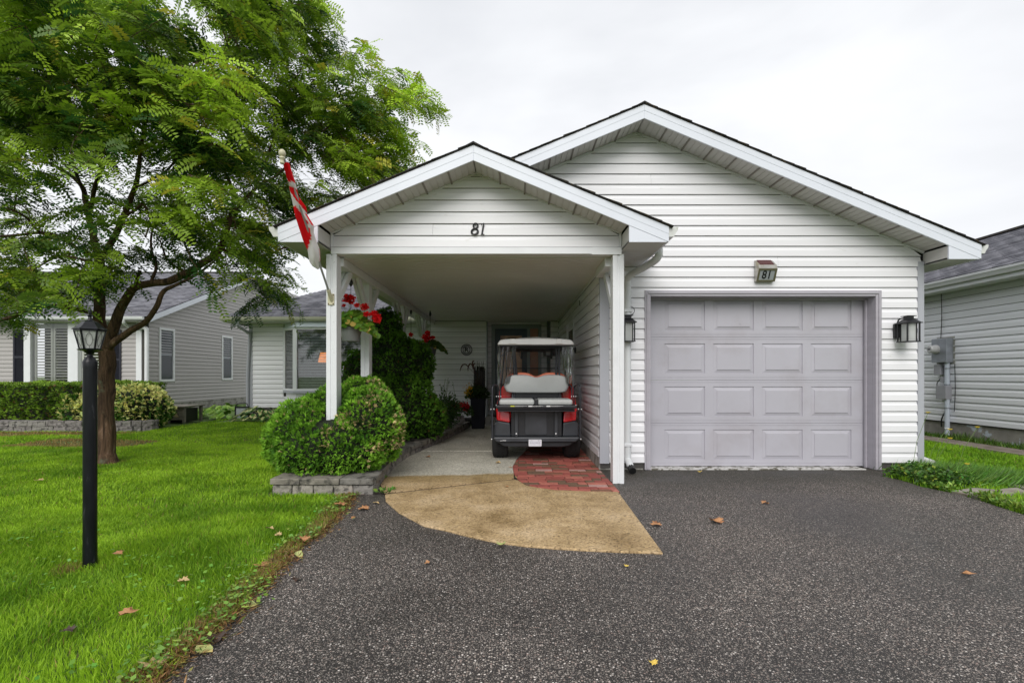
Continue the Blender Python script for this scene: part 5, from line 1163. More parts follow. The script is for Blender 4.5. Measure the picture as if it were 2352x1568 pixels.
# hostas
def hosta(name,label,cx,cy,rx,ry,n,L,wd,cols,h=0.3):
    t = thing(name,label,'plant',(cx,cy,0)); a = rng.uniform(0,6.283,n); r = np.sqrt(rng.random(n)); x = cx+np.cos(a)*r*rx; y = cy+np.sin(a)*r*ry; z = h*(1-r**2)*(0.6+0.4*rng.random(n))+0.06
    out_ = np.stack([np.cos(a),np.sin(a),np.zeros(n)],1)
    V_=[];F_=[];C_=[];off=0; ci = rng.integers(0,len(cols),n)
    for (lo,hi,wm,dz,inner) in ((0,1,1.0,0,False),(0.12,0.82,0.55,0.004,True)):
        B = np.stack([x,y,z],1)+out_*L*lo; D = nrm(out_+rdir(n)*0.12*0+np.array([0,0,-0.35])); S = np.cross(D,np.array([0,0,1.0])); B[:,2] += dz
        # six point blade
        Ls = L*(hi-lo); w2 = wd*wm/2; mid = B+D*Ls*0.35+np.array([0,0,0.02]); mid2 = B+D*Ls*0.7+np.array([0,0,0.01]); tip = B+D*Ls
        v = np.stack([B,mid+S*w2,mid2+S*w2*0.8,tip,mid2-S*w2*0.8,mid-S*w2],1).reshape(-1,3); f = np.arange(n*6).reshape(-1,6)
        c = np.array([cols[k][1 if inner else 0] for k in ci])*(0.8+0.4*rng.random((n,1)))
        V_.append(v);F_.append(f+off);off+=len(v);C_.append(np.repeat(c,6,0))
    npmesh('leaves',np.concatenate(V_),np.concatenate(F_),L_leaf,t,np.concatenate(C_)); return t
gA=(0.08,0.22,0.035); cr_=(0.70,0.68,0.30); gB=(0.18,0.38,0.045); gC=(0.28,0.46,0.06)
hosta('variegated_hosta','cream and green variegated hosta against the white wing, left of the globe cedar',-6.45,12.3,0.62,0.35,110,0.24,0.13,[(gA,cr_),(gA,(0.45,0.5,0.2)),(cr_,gA)],0.34)
hosta('green_hosta','row of green hostas along the beige wall, right of the weathered wooden box',-9.1,13.0,0.62,0.5,110,0.26,0.15,[(gB,gC),(gB,gB)],0.36)
hosta('green_hosta','green hostas below the far small window of the beige wall',-7.95,13.3,0.75,0.5,110,0.26,0.14,[(gB,gC),(gC,gC)],0.36)
hosta('hosta_clump','mottled hosta at the foot of the white wing by the bay window',-5.7,12.1,0.35,0.25,35,0.2,0.12,[(gA,gB)],0.25)
# weeds at the garage corner
def weeds():
    t = thing('weed_patch','overgrown weeds and long grass round the white ground spout at the garage corner','weeds',(4.9,5.5,0))
    n = 7000; u = rng.random(n); cx_ = 4.62+0.95*u; x = cx_+rng.normal(size=n)*0.12; y = 5.62-0.28*u+rng.normal(size=n)*0.20; k = (x > edge_rx(y)-0.02) & ((x > 5.06)|(y<5.93)) & (y<7.4) & (y > 4.85); x,y = x[k],y[k]; n = len(x)
    h_ = (0.08+0.17*rng.random(n))*(1-0.35*np.abs(x-4.9)); an = rng.normal(size=n)*0.7+0.0; D = np.stack([np.cos(an)*0.9,np.sin(an)*0.7-0.1,0.35+rng.random(n)*0.8],1)
    B = np.stack([x,y,np.zeros(n)],1); V,Fa = leafquads(B,D,rdir(n),h_,0.006+0.003*rng.random(n)); c = jit((0.11,0.24,0.03),n,0.35)
    npmesh('grass_blades',V,Fa,L_leaf,t,np.repeat(c,4,0))
    n = 1500; y = 4.95+rng.random(n)*0.65; x = edge_rx(y)+0.03+rng.random(n)*0.40; z = rng.random(n)*0.17*(1-np.abs(x-4.6)/0.8); B = np.stack([x,y,np.abs(z)],1); D = rdir(n); D[:,2] *= 0.5
    V,Fa = leafquads(B,D,rdir(n),0.03+0.03*rng.random(n),0.018+0.015*rng.random(n)); c = jit((0.065,0.15,0.02),n,0.4); k = rng.random(n) < 0.1; c[k] = jit((0.28,0.38,0.05),int(k.sum()),0.2); npmesh('broad_leaves',V,Fa,L_leaf,t,np.repeat(c,4,0))
    mb = MB(); fl = []
    spots = [(605,35,200),(887,365,60),(845,240,80),(1237,222,90),(1103,692,30),(1412,775,20),(1445,797,12),(1523,797,12),(1508,885,10),(885,250,80)]
    for (zx,zy,_) in spots:
        u_, v_ = 2022.7+zx*.18, 940.8+zy*.18; Y_ = 5.35+random.random()*0.3; p_ = P(u_,v_,Y_)
        if p_.z < 0.03: p_ = W(u_,v_,0.03)
        fl.append(p_); b_ = Vector((p_.x-0.12+random.random()*0.1-(0.15 if p_.z>0.2 else 0), p_.y, 0)); mb.tube([b_, b_.lerp(p_,0.5)+Vector((-0.03,0,0.04)), p_], 0.0022, 4)
    mb.build('stems', mat('weed_stem', (0.14,0.22,0.05), 0.6), t)
    for i,p_ in enumerate(fl):
        q = MB(); q.sphere(p_,0.014,8,(1,1,0.5)); q.lathe([(0.004,-0.004),(0.022,0.004),(0.024,0.007),(0.005,0.005)],p_,9); q.build('flower', mat('yellow_petal', (0.85,0.62,0.03),0.6) if i==0 else bpy.data.materials['yellow_petal'] if i!=2 else M_white_pl, t)
    n = 2200; y = rng.uniform(2.8,5.0,n); x = edge_rx(y)+0.02+np.abs(rng.normal(size=n))*0.08; k = ~np.array([any(inside((a,b),[q5(*s_) for s_ in st]) for st,_ in stones) for a,b in zip(x,y)]); x,y = x[k],y[k]; n=len(x)
    B = np.stack([x,y,rng.random(n)*0.05],1); D = rdir(n); D[:,2] = abs(D[:,2]); V,Fa = leafquads(B,D,rdir(n),0.03+0.03*rng.random(n),0.01+0.015*rng.random(n)); c = jit((0.17,0.28,0.04),n,0.35); tag(npmesh('edge_weeds',V,Fa,L_leaf,None,np.repeat(c,4,0)),kind='stuff')
    n = 2600; x = rng.uniform(7.72,8.08,n); y = rng.uniform(6.0,11,n); B = np.stack([x,y,np.zeros(n)],1); D = rdir(n)*0.5; D[:,2] = 1; V,Fa = leafquads(B,D,rdir(n),0.06+0.18*rng.random(n)*(nz2(x,y,1.5,3)),0.008+0.004*rng.random(n)); c = jit((0.09,0.17,0.025),n,0.35); tag(npmesh('wall_weeds',V,Fa,L_leaf,None,np.repeat(c,4,0)),kind='stuff')
weeds()
# sprigs by the path
for (u_,v_,lb,r_) in ((880,1135,'small green weed growing at the corner where wall, path and driveway meet',0.075),(903,1127,'tiny weed in the joint of the concrete path near its left edge',0.04),(885,1099,'tiny weed at the foot of the retaining wall beside the path',0.035)):
    q = W(u_,v_); n = 26; B = np.tile(np.array([q.x,q.y,0.012]),(n,1))+rng.normal(size=(n,3))*np.array([r_*.35,r_*.35,0.0]); B[:,2] += rng.random(n)*r_*0.5; D = rdir(n); D[:,2] = abs(D[:,2])*0.6+0.1; V,Fa = leafquads(B,D,rdir(n),r_*0.8,r_*0.36); c = jit((0.16,0.32,0.06),n,0.2)
    tag(npmesh('weed_sprig',V,Fa,L_leaf,None,np.repeat(c,4,0),loc=(q.x,q.y,0)), lb, 'weed')
# ------------------------------------------------------------------ the locust tree on the lawn
TX, TY = -5.43, 6.44
tree = thing('locust_tree','spreading locust tree with feathery leaves and a rough brown trunk on the lawn','tree',(TX,TY,0))
def bark():
    m = bpy.data.materials.new('rough_bark'); m.use_nodes = True; nt = m.node_tree; N = nt.nodes.new; L = nt.links.new; b = nt.nodes['Principled BSDF']
    tcn = N('ShaderNodeTexCoord'); mp_ = N('ShaderNodeMapping'); mp_.inputs['Scale'].default_value = (9,9,1.6); L(tcn.outputs['Object'],mp_.inputs[0])
    n1_ = N('ShaderNodeTexNoise'); n1_.inputs['Scale'].default_value = 2.2; n1_.inputs['Detail'].default_value = 8; n1_.inputs['Roughness'].default_value = 0.7; n1_.inputs['Distortion'].default_value = 0.8; L(mp_.outputs[0],n1_.inputs[0])
    r = N('ShaderNodeValToRGB'); e = r.color_ramp.elements; e[0].position=.34; e[0].color=(0.030,0.020,0.015,1); e[1].position=.72; e[1].color=(0.36,0.26,0.19,1); k=e.new(.5); k.color=(0.11,0.068,0.042,1); k=e.new(.6); k.color=(0.17,0.10,0.062,1); L(n1_.outputs[0],r.inputs[0])
    g_ = N('ShaderNodeTexNoise'); g_.inputs['Scale'].default_value = 5; g_.inputs['Detail'].default_value = 6; L(tcn.outputs['Object'],g_.inputs[0]); r2 = N('ShaderNodeValToRGB'); r2.color_ramp.elements[0].position=.6; r2.color_ramp.elements[1].position=.68; L(g_.outputs[0],r2.inputs[0])
    mx_ = N('ShaderNodeMixRGB'); mx_.inputs[2].default_value=(0.13,0.14,0.09,1); L(r2.outputs[0],mx_.inputs[0]); L(r.outputs[0],mx_.inputs[1]); L(mx_.outputs[0],b.inputs['Base Color']); b.inputs['Roughness'].default_value=0.9; b.inputs['Specular IOR Level'].default_value=0.2
    bp = N('ShaderNodeBump'); bp.inputs['Strength'].default_value=1.0; bp.inputs['Distance'].default_value=0.03; L(n1_.outputs[0],bp.inputs['Height']); L(bp.outputs[0],b.inputs['Normal']); return m
M_bark = bark()
limbs = [   # (u, v, depth, radius)
 ([(247,1066,6.44,.150),(246,1040,6.44,.125),(246,960,6.44,.112),(245,880,6.44,.108),(243,800,6.45,.112),(240,770,6.45,.125)],'trunk'),
 ([(243,800,6.45,.10),(231,745,6.45,.085),(229,690,6.45,.078),(228,620,6.45,.072),(226,585,6.45,.07)],'limb'),
 ([(247,800,6.45,.09),(262,750,6.4,.080),(282,700,6.35,.068),(312,660,6.3,.062),(350,651,6.25,.056),(400,642,6.2,.058),(450,612,6.2,.054),(497,580,6.2,.05),(520,540,6.2,.045),(527,500,6.2,.035)],'limb'),
 ([(255,795,6.4,.060),(292,765,6.3,.052),(338,735,6.2,.042),(366,700,6.15,.040),(378,668,6.15,.034),(403,655,6.1,.026),(450,630,6.1,.02),(490,600,6.05,.014)],'limb'),
 ([(232,722,6.4,.04),(195,715,6.2,.032),(150,705,6.0,.034),(105,703,5.9,.032),(60,715,5.8,.03),(20,730,5.75,.026),(-40,745,5.7,.02)],'limb'),
 ([(150,703,6.0,.02),(175,685,6.1,.022),(215,668,6.3,.025),(228,660,6.42,.03)],'limb'),
 ([(226,590,6.45,.06),(215,545,6.6,.052),(205,500,6.7,.048),(200,465,6.8,.042),(185,425,6.9,.038),(155,400,7.0,.03),(120,378,7.1,.022),(70,370,7.2,.014)],'limb'),
 ([(228,590,6.45,.055),(255,560,6.3,.048),(275,520,6.2,.044),(295,475,6.1,.038),(310,430,6.0,.034),(320,370,5.9,.028),(330,300,5.8,.022),(335,220,5.8,.014),(345,130,5.8,.01)],'limb'),
 ([(205,500,6.7,.035),(215,450,6.5,.032),(225,400,6.4,.030),(235,330,6.3,.026),(230,250,6.2,.02),(220,150,6.2,.015),(215,40,6.2,.01)],'limb'),
 ([(205,480,6.7,.03),(190,430,6.3,.028),(175,390,6.2,.022),(160,330,6.0,.018),(140,250,5.9,.014),(120,150,5.9,.01)],'limb'),
 ([(222,590,6.45,.035),(180,570,6.2,.03),(140,545,6.0,.026),(95,535,5.9,.024),(40,540,5.8,.018),(-40,545,5.7,.012)],'limb'),
 ([(95,535,5.9,.018),(60,500,5.7,.015),(20,480,5.6,.012),(-40,470,5.5,.01)],'limb'),
 ([(226,610,6.45,.03),(185,595,6.5,.022),(130,590,6.6,.018),(90,610,6.6,.014),(40,640,6.6,.01)],'limb'),
 ([(520,540,6.2,.035),(535,470,6.3,.032),(525,420,6.3,.030),(515,370,6.3,.024),(530,310,6.3,.02),(545,230,6.3,.015),(530,130,6.3,.012),(505,50,6.3,.007)],'limb'),
 ([(527,490,6.2,.028),(560,460,6.3,.026),(590,430,6.4,.022),(640,400,6.5,.018),(690,350,6.6,.014),(740,300,6.7,.01),(800,260,6.8,.008),(870,215,6.9,.006)],'limb'),
 ([(505,572,6.2,.03),(550,585,6.4,.024),(600,590,6.5,.020),(650,570,6.7,.016),(690,570,6.9,.01)],'limb'),
 ([(590,430,6.4,.016),(620,340,6.5,.014),(640,260,6.5,.011),(680,180,6.5,.008),(720,110,6.5,.005)],'limb'),
 ([(275,520,6.2,.025),(300,490,6.0,.022),(330,470,5.8,.018),(345,510,5.7,.014),(335,545,5.6,.01)],'limb'),
 ([(350,651,6.25,.025),(358,610,6.3,.022),(345,565,6.3,.018),(355,520,6.4,.014),(380,480,6.5,.01)],'limb'),
 ([(430,625,6.2,.022),(400,610,6.4,.018),(375,580,6.5,.016),(368,555,6.6,.01)],'limb'),
 ([(450,612,6.2,.02),(430,570,6.2,.016),(418,530,6.3,.012),(430,480,6.3,.009)],'limb'),
 ([(310,430,6.0,.02),(370,400,5.7,.016),(420,350,5.5,.012),(470,300,5.4,.008)],'limb'),
 ([(185,425,6.9,.02),(110,330,7.2,.016),(60,250,7.3,.012),(0,180,7.4,.01)],'limb'),
 ([(312,660,6.3,.022),(316,640,6.3,.024),(318,620,6.3,.026)],'stub')]
nodes = []
mb = MB()
for pts, kind in limbs:
    q = [P(u,v,Y) for u,v,Y,r in pts]; rr = [r for *_,r in pts]; qs = smoothpath(q,4); rs = 0.80*np.interp(np.linspace(0,len(q)-1,len(qs)), range(len(q)), rr)
    qs = [p+Vector((noise.noise(p*4)*0.03,noise.noise(p*4+Vector((5,0,0)))*0.03,0)) for p in qs]
    if kind == 'trunk':
        for p_, r_ in zip(qs, rs): pass
        tm = MB(); n_ = 18; tm.tube(qs, list(rs), n_); tm.v = [tuple(Vector(v)+Vector((v[0]-TX,v[1]-TY,0)).normalized()*(0.022*noise.noise(Vector((v[0]*9,v[1]*9,v[2]*2.2))))) for v in tm.v]
        # root flare
        tm.lathe([(0.155,-0.03),(0.13,0.03),(0.103,0.12)],(TX+0.0,TY,0),14); tm.build('trunk', M_bark, tree, smooth=True)
    else: mb.tube(qs, list(rs), 10)
    for p_, r_ in zip(qs, rs): nodes.append((p_, r_))
mb.build('limbs', M_bark, tree, smooth=True)
outline = [(-130,-160),(250,-160),(299,0),(338,26),(368,43),(412,43),(455,69),(460,84),(472,113),(485,95),(512,84),(500,50),(470,15),(440,-8),(430,-60),(560,-140),(690,-120),(732,5),(712,35),(737,65),(780,87),(823,117),(834,160),(860,158),(901,148),(931,195),(966,243),(962,262),(931,247),(900,222),(905,243),(901,282),(905,310),(922,342),(918,372),(900,385),(868,388),(850,408),(820,425),(790,445),(740,470),(690,500),(690,560),(740,590),(742,640),(700,640),(672,672),(640,690),(600,688),(560,655),(500,640),(440,600),(400,625),(360,600),(300,640),(250,620),(235,690),(200,680),(150,670),(100,700),(30,710),(-130,760)]
holes_ = [(150,600,75,28,1.0),(410,470,40,22,.7),(60,420,80,60,.55),(130,430,70,60,.6),(250,430,40,40,.5),(330,600,30,40,.6),(210,430,60,50,.5),(470,560,40,40,.4),(0,560,70,40,.35),(480,400,30,25,.4),(430,150,60,35,.35),(505,130,25,30,.5),(380,575,30,30,.5),(600,330,30,20,.25),(130,360,70,25,.4),(330,640,40,30,.8),(520,620,50,25,.6),(265,640,30,30,0.9),(300,560,60,40,.4)]
def dens(u,v):
    if not inside((u,v),outline): return 0
    d = 1.0 if v < 430 else 0.75
    if 400 < v < 650 and u < 420: d = 0.5
    if v > 560 and u > 430: d = 0.75
    if v > 600 and u < 240: d = 1.0
    for hu,hv,ru,rv,s_ in holes_:
        q = ((u-hu)/ru)**2+((v-hv)/rv)**2
        if q < 1: d *= 1-s_*(1-q*0.3)
    return d
tips = []
tries = 0
while len(tips) < 1500 and tries < 90000:
    tries += 1
    u = random.uniform(-130,970); v = random.uniform(-160,760)
    if random.random() > dens(u,v): continue
    if noise.noise(Vector((u/62.0,v/46.0,4.2)))+0.45*noise.noise(Vector((u/25.0,v/20.0,9.2))) < -0.04: continue
    k = min(1, max(0, (u-560)/300)); Yc = 6.3+0.9*k; sp = 1.9*(1-0.72*k)*(1 if v<450 else 0.75)
    Y = Yc+random.uniform(-1,1)*sp
    if u > 600 and v > 400: Y = random.uniform(6.6,8.4)
    p_ = P(u,v,Y)
    roofz = 2.0+0 if False else (4.325-abs(p_.x-1.51)*SL)
    if p_.x > -2.75 and p_.z < max(roofz,2.7)+0.35 and p_.y > 4.3: 
        if p_.x > -2.75: continue
    if p_.x > -2.9 and p_.y < 6.2: continue
    tips.append(p_)
tips.sort(key=lambda p_: (p_-Vector((TX,TY,2.2))).length)
NP = [tuple(n_[0]) for n_ in nodes]; NR = [n_[1] for n_ in nodes]
tw = MB(); frond_B, frond_D, frond_N, frond_T = [], [], [], []
centre = Vector((TX,TY,2.0))
for tp in tips:
    A = np.array(NP); dd = np.linalg.norm(A-np.array(tp),axis=1); dc = np.linalg.norm(A-np.array(centre),axis=1); pen = np.where(dc > (tp-centre).length, 3.0, 0); i = int(np.argmin(dd+pen*dd*0.5+np.where(np.array(NR)<0.006,0.1,0))); a = Vector(NP[i]); L_ = (tp-a).length
    r0 = min(NR[i]*0.7, 0.004+0.006*L_)
    mid = a.lerp(tp,0.5)+Vector((random.uniform(-.1,.1),random.uniform(-.1,.1),0.10))*L_
    path = smoothpath([a,mid,tp],4 if L_>0.5 else 2); rs = np.linspace(max(r0,0.004),0.0025,len(path)); tw.tube(path,list(rs),5,cap=False)
    for q,r_ in list(zip(path,rs))[1:]: NP.append(tuple(q)); NR.append(float(r_))
    outw = Vector((tp.x-TX,tp.y-TY,0)).normalized() if (tp-centre).length>0.3 else Vector((1,0,0)); outw = (outw+Vector((0.1,0,0))+Vector((random.gauss(0,.8),random.gauss(0,.8),random.gauss(0.05,.3)))).normalized()
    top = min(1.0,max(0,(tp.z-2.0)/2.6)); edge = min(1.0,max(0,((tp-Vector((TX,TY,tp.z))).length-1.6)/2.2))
    for t_ in range(2):
        d = (outw+Vector((random.gauss(0,.5),random.gauss(0,.5),random.gauss(0,.15)))).normalized(); Lt = random.uniform(0.30,0.48)
        pts = [tp+d*(Lt*s_)+Vector((0,0,-0.16*s_*s_)) for s_ in (0,.5,1)]; tw.tube(pts,[.003,.0025,.0015],4,cap=False)
        sd_ = d.cross(Vector((0,0,1))).normalized()
        for k in range(7):
            s_ = (k+0.7)/7; sg = 1 if k%2 else -1; b_ = tp+d*(Lt*s_)+Vector((0,0,-0.16*s_*s_))
            fdv = (sd_*sg*0.85+d*0.6+Vector((random.gauss(0,.15),random.gauss(0,.15),random.gauss(-.25,.35)))).normalized()
            frond_B.append(b_); frond_D.append(fdv); frond_T.append((top,edge,s_))
tag(tw.build('twigs', M_bark, tree), kind='stuff')
B = np.array(frond_B); D = nrm(np.array(frond_D)); T_ = np.array(frond_T); n = len(B)
U = nrm(np.array([0,-0.35,1.0])+rng.normal(size=(n,3))*0.45); S = nrm(np.cross(D,U)); 
Lf = 0.15+0.08*rng.random(n); np_ = 7
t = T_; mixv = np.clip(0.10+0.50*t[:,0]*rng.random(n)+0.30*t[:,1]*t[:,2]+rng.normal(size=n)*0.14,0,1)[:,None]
# light and dark clumps, lighter on top: highlights and shade put into leaf colour
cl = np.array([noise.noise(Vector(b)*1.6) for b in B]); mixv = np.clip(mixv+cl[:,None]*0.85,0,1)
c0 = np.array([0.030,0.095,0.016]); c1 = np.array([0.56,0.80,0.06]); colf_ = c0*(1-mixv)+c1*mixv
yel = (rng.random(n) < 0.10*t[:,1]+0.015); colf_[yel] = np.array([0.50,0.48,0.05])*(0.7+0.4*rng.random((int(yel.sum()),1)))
V_,F_,C_=[],[],[]; off=0
for j in range(np_):
    s_ = (j+0.6)/np_
    base = B+D*(Lf*s_)[:,None]+np.array([0,0,-1.0])*(0.35*Lf*s_*s_)[:,None]
    for sg in (-1,1):
        dl = nrm(S*sg+D*0.35+np.array([0,0,-0.12])+rng.normal(size=(n,3))*0.12); v,fa = leafquads(base,dl,D+rng.normal(size=(n,3))*0.1,0.064*(1-0.45*abs(s_-0.45))*(0.85+0.3*rng.random(n)),0.0275+0*Lf)
        V_.append(v);F_.append(fa+off);off+=len(v);C_.append(np.repeat(colf_,4,0))
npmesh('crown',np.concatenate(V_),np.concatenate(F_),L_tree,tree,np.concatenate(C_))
v,fa = leafquads(B,D+np.array([0,0,-.15]),S,Lf,0.004+0*Lf); tag(npmesh('leaf_stalks',v,fa,L_tree,tree,np.tile([0.16,0.19,0.04],(len(v),1))),kind='stuff')

# ------------------------------------------------------------------ lamp post
lx, ly = -2.592, 2.956; lp = thing('lamp_post','black garden lamp post with a six sided leaded glass lantern on the lawn','lamp post',(lx,ly,0))
class MBs(MB):      # radii below were taken off a wide angle print; a round post reads a third wider there
    def build(s, *a, **k):
        s.v = [(lx+(x-lx)*0.76, ly+(y-ly)*0.76, z) for x,y,z in s.v]; return MB.build(s, *a, **k)
s_ = 2.956/F; zz = lambda v: EYE+(CY-v)*s_
mb = MBs(); mb.lathe([(0.047,-0.05),(0.046,0.3),(0.046,zz(832))],(lx,ly,0),28); mb.build('pole', M_blackgloss, lp, smooth=True)
mb = MBs(); mb.lathe([(0.0475,zz(845)),(0.0485,zz(831)),(0.047,zz(830)),(0.035,zz(823)),(0.02,zz(818)),(0.017,zz(814)),(0.024,zz(812)),(0.03,zz(809.5)),(0.045,zz(806))],(lx,ly,0),24); mb.build('neck', M_blackgloss, lp, smooth=True)
a0 = R(-48.8-30-4)
hexr = lambda r,z: [Vector((lx+r*math.cos(a0+k*math.pi/3+math.pi/6-math.pi/6),ly+r*math.sin(a0+k*math.pi/3),z)) for k in range(6)]
zb_, zt_ = zz(803), zz(759); rb, rt = 0.070*0.9, 0.105*0.93
mb = MBs(); mb.lathe([(0.045,zz(806)),(0.078,zz(804)),(0.082,zz(802)),(0.060,zz(801.5))],(lx,ly,0),6,a0=a0); mb.build('base_tray', M_blackgloss, lp)
hb, ht = hexr(rb,zb_+0.003), hexr(rt,zt_)
mb = MBs()
for a_,b_ in zip(hb,ht): mb.bar(a_,b_,0.010,0.010)
for hh in (hb,ht):
    for k in range(6): mb.bar(hh[k],hh[(k+1)%6],0.009,0.009)
mb.build('frame', M_blackgloss, lp)
for k in range(6):
    q = [hb[k],hb[(k+1)%6],ht[(k+1)%6],ht[k]]; c_ = sum(q,Vector())/4; q = [p_.lerp(Vector((lx,ly,p_.z)),0.03) for p_ in q]; g_ = MBs(); g_.add(q,[(0,1,2,3)]); go = g_.build('glass_pane', M_frost, lp)
    ux = ((q[1]+q[2])/2-(q[0]+q[3])/2).normalized(); uz = ((q[2]+q[3])/2-(q[0]+q[1])/2).normalized(); hgt_ = ((q[2]+q[3])/2-(q[0]+q[1])/2).length; m_ = MBs()
    o_n = (c_-Vector((lx,ly,c_.z))).normalized()*0.002
    el_ = [c_+o_n+ux*0.020*math.cos(t2)+uz*0.038*math.sin(t2) for t2 in np.linspace(0,2*math.pi,21)]; m_.tube(el_,0.0014,5); m_.tube([c_+o_n+uz*0.038,c_+o_n+uz*hgt_/2],0.0013,4); m_.tube([c_+o_n-uz*0.038,c_+o_n-uz*hgt_/2],0.0013,4); m_.tube([c_+o_n+ux*0.02,c_+o_n+ux*0.042],0.0013,4); m_.tube([c_+o_n-ux*0.02,c_+o_n-ux*0.040],0.0013,4); m_.build('leading', M_black, go)
mb = MBs(); mb.lathe([(0.04,zt_-0.002),(0.112,zt_+0.004),(0.113,zt_+0.008),(0.098,zz(753)),(0.096,zz(752.5)),(0.082,zz(748.5)),(0.080,zz(748)),(0.056,zz(741)),(0.05,zz(739)),(0.02,zz(736))],(lx,ly,0),6,a0=a0); mb.build('roof', M_blackgloss, lp, bevel=0.0015)
mb = MBs(); mb.lathe([(0.02,zz(737)),(0.014,zz(731)),(0.011,zz(728)),(0.016,zz(726)),(0.019,zz(725)),(0.008,zz(723)),(0.009,zz(720)),(0.0105,zz(717)),(0.008,zz(712)),(0.002,zz(707))],(lx,ly,0),14); mb.build('finial', M_blackgloss, lp, smooth=True)
mb = MBs(); mb.lathe([(0.018,zb_),(0.02,zb_+0.06),(0.008,zb_+0.085)],(lx,ly,0),12); mb.build('bulb', mat('white_bulb',(0.8,0.8,0.76),0.3), lp, smooth=True)

# ------------------------------------------------------------------ flag on its pole
fp0, fp1 = Vector((-1.955,5.165,1.985)), P(648,352,4.22)
fp = thing('flag_pole','red and white maple leaf flag furled round a grey pole on the front left post','flag',tuple(fp0))
M_cream = mat('cream_plastic',(0.55,0.52,0.36),0.45,var=0.1,vscale=15); M_pole = mat('grey_pole',(0.30,0.31,0.30),0.4)
mb = MB(); mb.box(-1.998,-1.928,5.178,5.188,1.915,2.035); mb.build('bracket', M_cream, fp, bevel=0.003)
for dx in (-0.026,0.026):
    for dz in (-0.048,0.048): m_ = MB(); m_.lathe([(0.007,0),(0.006,-0.005)],(-1.963+dx,5.178,1.975+dz),8,'y'); m_.build('screw', mat('rusty_screw',(0.12,0.06,0.03),0.6) if (dx,dz)==(-0.026,-0.048) else bpy.data.materials['rusty_screw'], fp)
dv = (fp1-fp0).normalized(); mb = MB(); mb.tube([fp0-dv*0.06,fp0+dv*0.10],0.019,12); mb.build('socket', M_cream, fp, smooth=True)
mb = MB(); mb.tube([fp0+dv*0.10,fp1-dv*0.03],0.011,10); mb.build('pole', M_pole, fp, smooth=True)
mb = MB(); mb.sphere(fp1,0.03,14,(1,1,1.15)); mb.lathe([(0.014,-0.03),(0.022,-0.034),(0.024,-0.045),(0.016,-0.055),(0.014,-0.07),(0.019,-0.075),(0.019,-0.088),(0.012,-0.095)],tuple(fp1),12); mb.build('finial', M_cream, fp, smooth=True)
def mixc(a,b,t): return tuple(a[i]*(1-t)+b[i]*t for i in range(3))
Lz = [(180,205),(205,300),(235,400),(250,490),(275,600),(290,690),(330,820),(370,940),(415,1040),(430,1140),(455,1180),(505,1211)]
Rz = [(232,205),(272,330),(300,430),(318,520),(392,620),(400,690),(465,795),(462,860),(482,920),(522,1030),(527,1100),(517,1205)]
N1, N2 = 70, 26; V=[]; C_=[]
def interp(Z, t): x = t*(len(Z)-1); i = min(int(x),len(Z)-2); f_ = x-i; return (Z[i][0]*(1-f_)+Z[i+1][0]*f_, Z[i][1]*(1-f_)+Z[i+1][1]*f_)
WHT=(0.92,0.89,0.92); RED=(0.86,0.012,0.02); GRY=(0.70,0.66,0.64)
for i in range(N1+1):
    t_ = i/N1; l = interp(Lz,t_); r_ = interp(Rz,t_)
    for j in range(N2):
        a_ = 2*math.pi*j/N2; sx_ = 0.5-0.5*math.cos(a_); zx = l[0]+(r_[0]-l[0])*sx_; zx = zx+(sx_-0.5)*6; zy = l[1]+(r_[1]-l[1])*sx_
        u_ = 611.5+zx*.24; v_ = 329.3+zy*.24
        tt = min(1,max(0,(v_-352)/(690-352))); Yp = fp1.y+(fp0.y-fp1.y)*tt
        wpx = abs(r_[0]-l[0])*.24*4.6/F; thick_ = min(0.035, wpx*0.42)
        fold = 0.30*math.sin(sx_*9+t_*11)+0.2*math.sin(sx_*17-t_*14+1); dy = -math.sin(a_)*thick_*(1+fold) - 0.030
        p_ = P(u_,v_,Yp); p_.y += dy; V.append(tuple(p_))
        front_ = math.sin(a_) > 0
        c = WHT
        y_ = zy
        if y_ < 390: c = RED
        elif y_ < 455: c = GRY if sx_ < 0.72 or True else RED
        if 390 <= y_ < 470 and (zx-235) > (y_-390)*0.0+ (y_-385)*0.95: c = WHT
        if 425+ (zx-235)*0.35 < y_ < 545 - (300-zx)*1.3: c = RED
        if y_ > 620+ (zx-305)*0.0 and y_ < 1025:
            # maple leaf seen edge-on: red from the left hem to a ragged line
            lim = np.interp(y_,[628,660,700,740,780,800,815,830,850,890,935,945,960,1000,1022],[318,340,372,400,430,418,405,440,445,452,458,430,438,425,418]); 
            if zx < lim+1: c = RED
        if 690 < y_ < 800 and sx_ > 0.93: c = RED
        if y_ < 640 and y_ > 545 and sx_ > .97: c = RED
        if y_ > 1020 and sx_ > .97: c = (0.75,0.35,0.40)
        C_.append(c)
Fa = []
for i in range(N1):
    for j in range(N2): a_ = i*N2+j; b_ = i*N2+(j+1)%N2; Fa.append((a_,b_,b_+N2,a_+N2))
L_cloth = leafmat('flag_cloth',0.8,0.2,0.1); npmesh('flag_cloth',np.array(V),np.array(Fa),L_cloth,fp,np.array(C_),smooth=True)

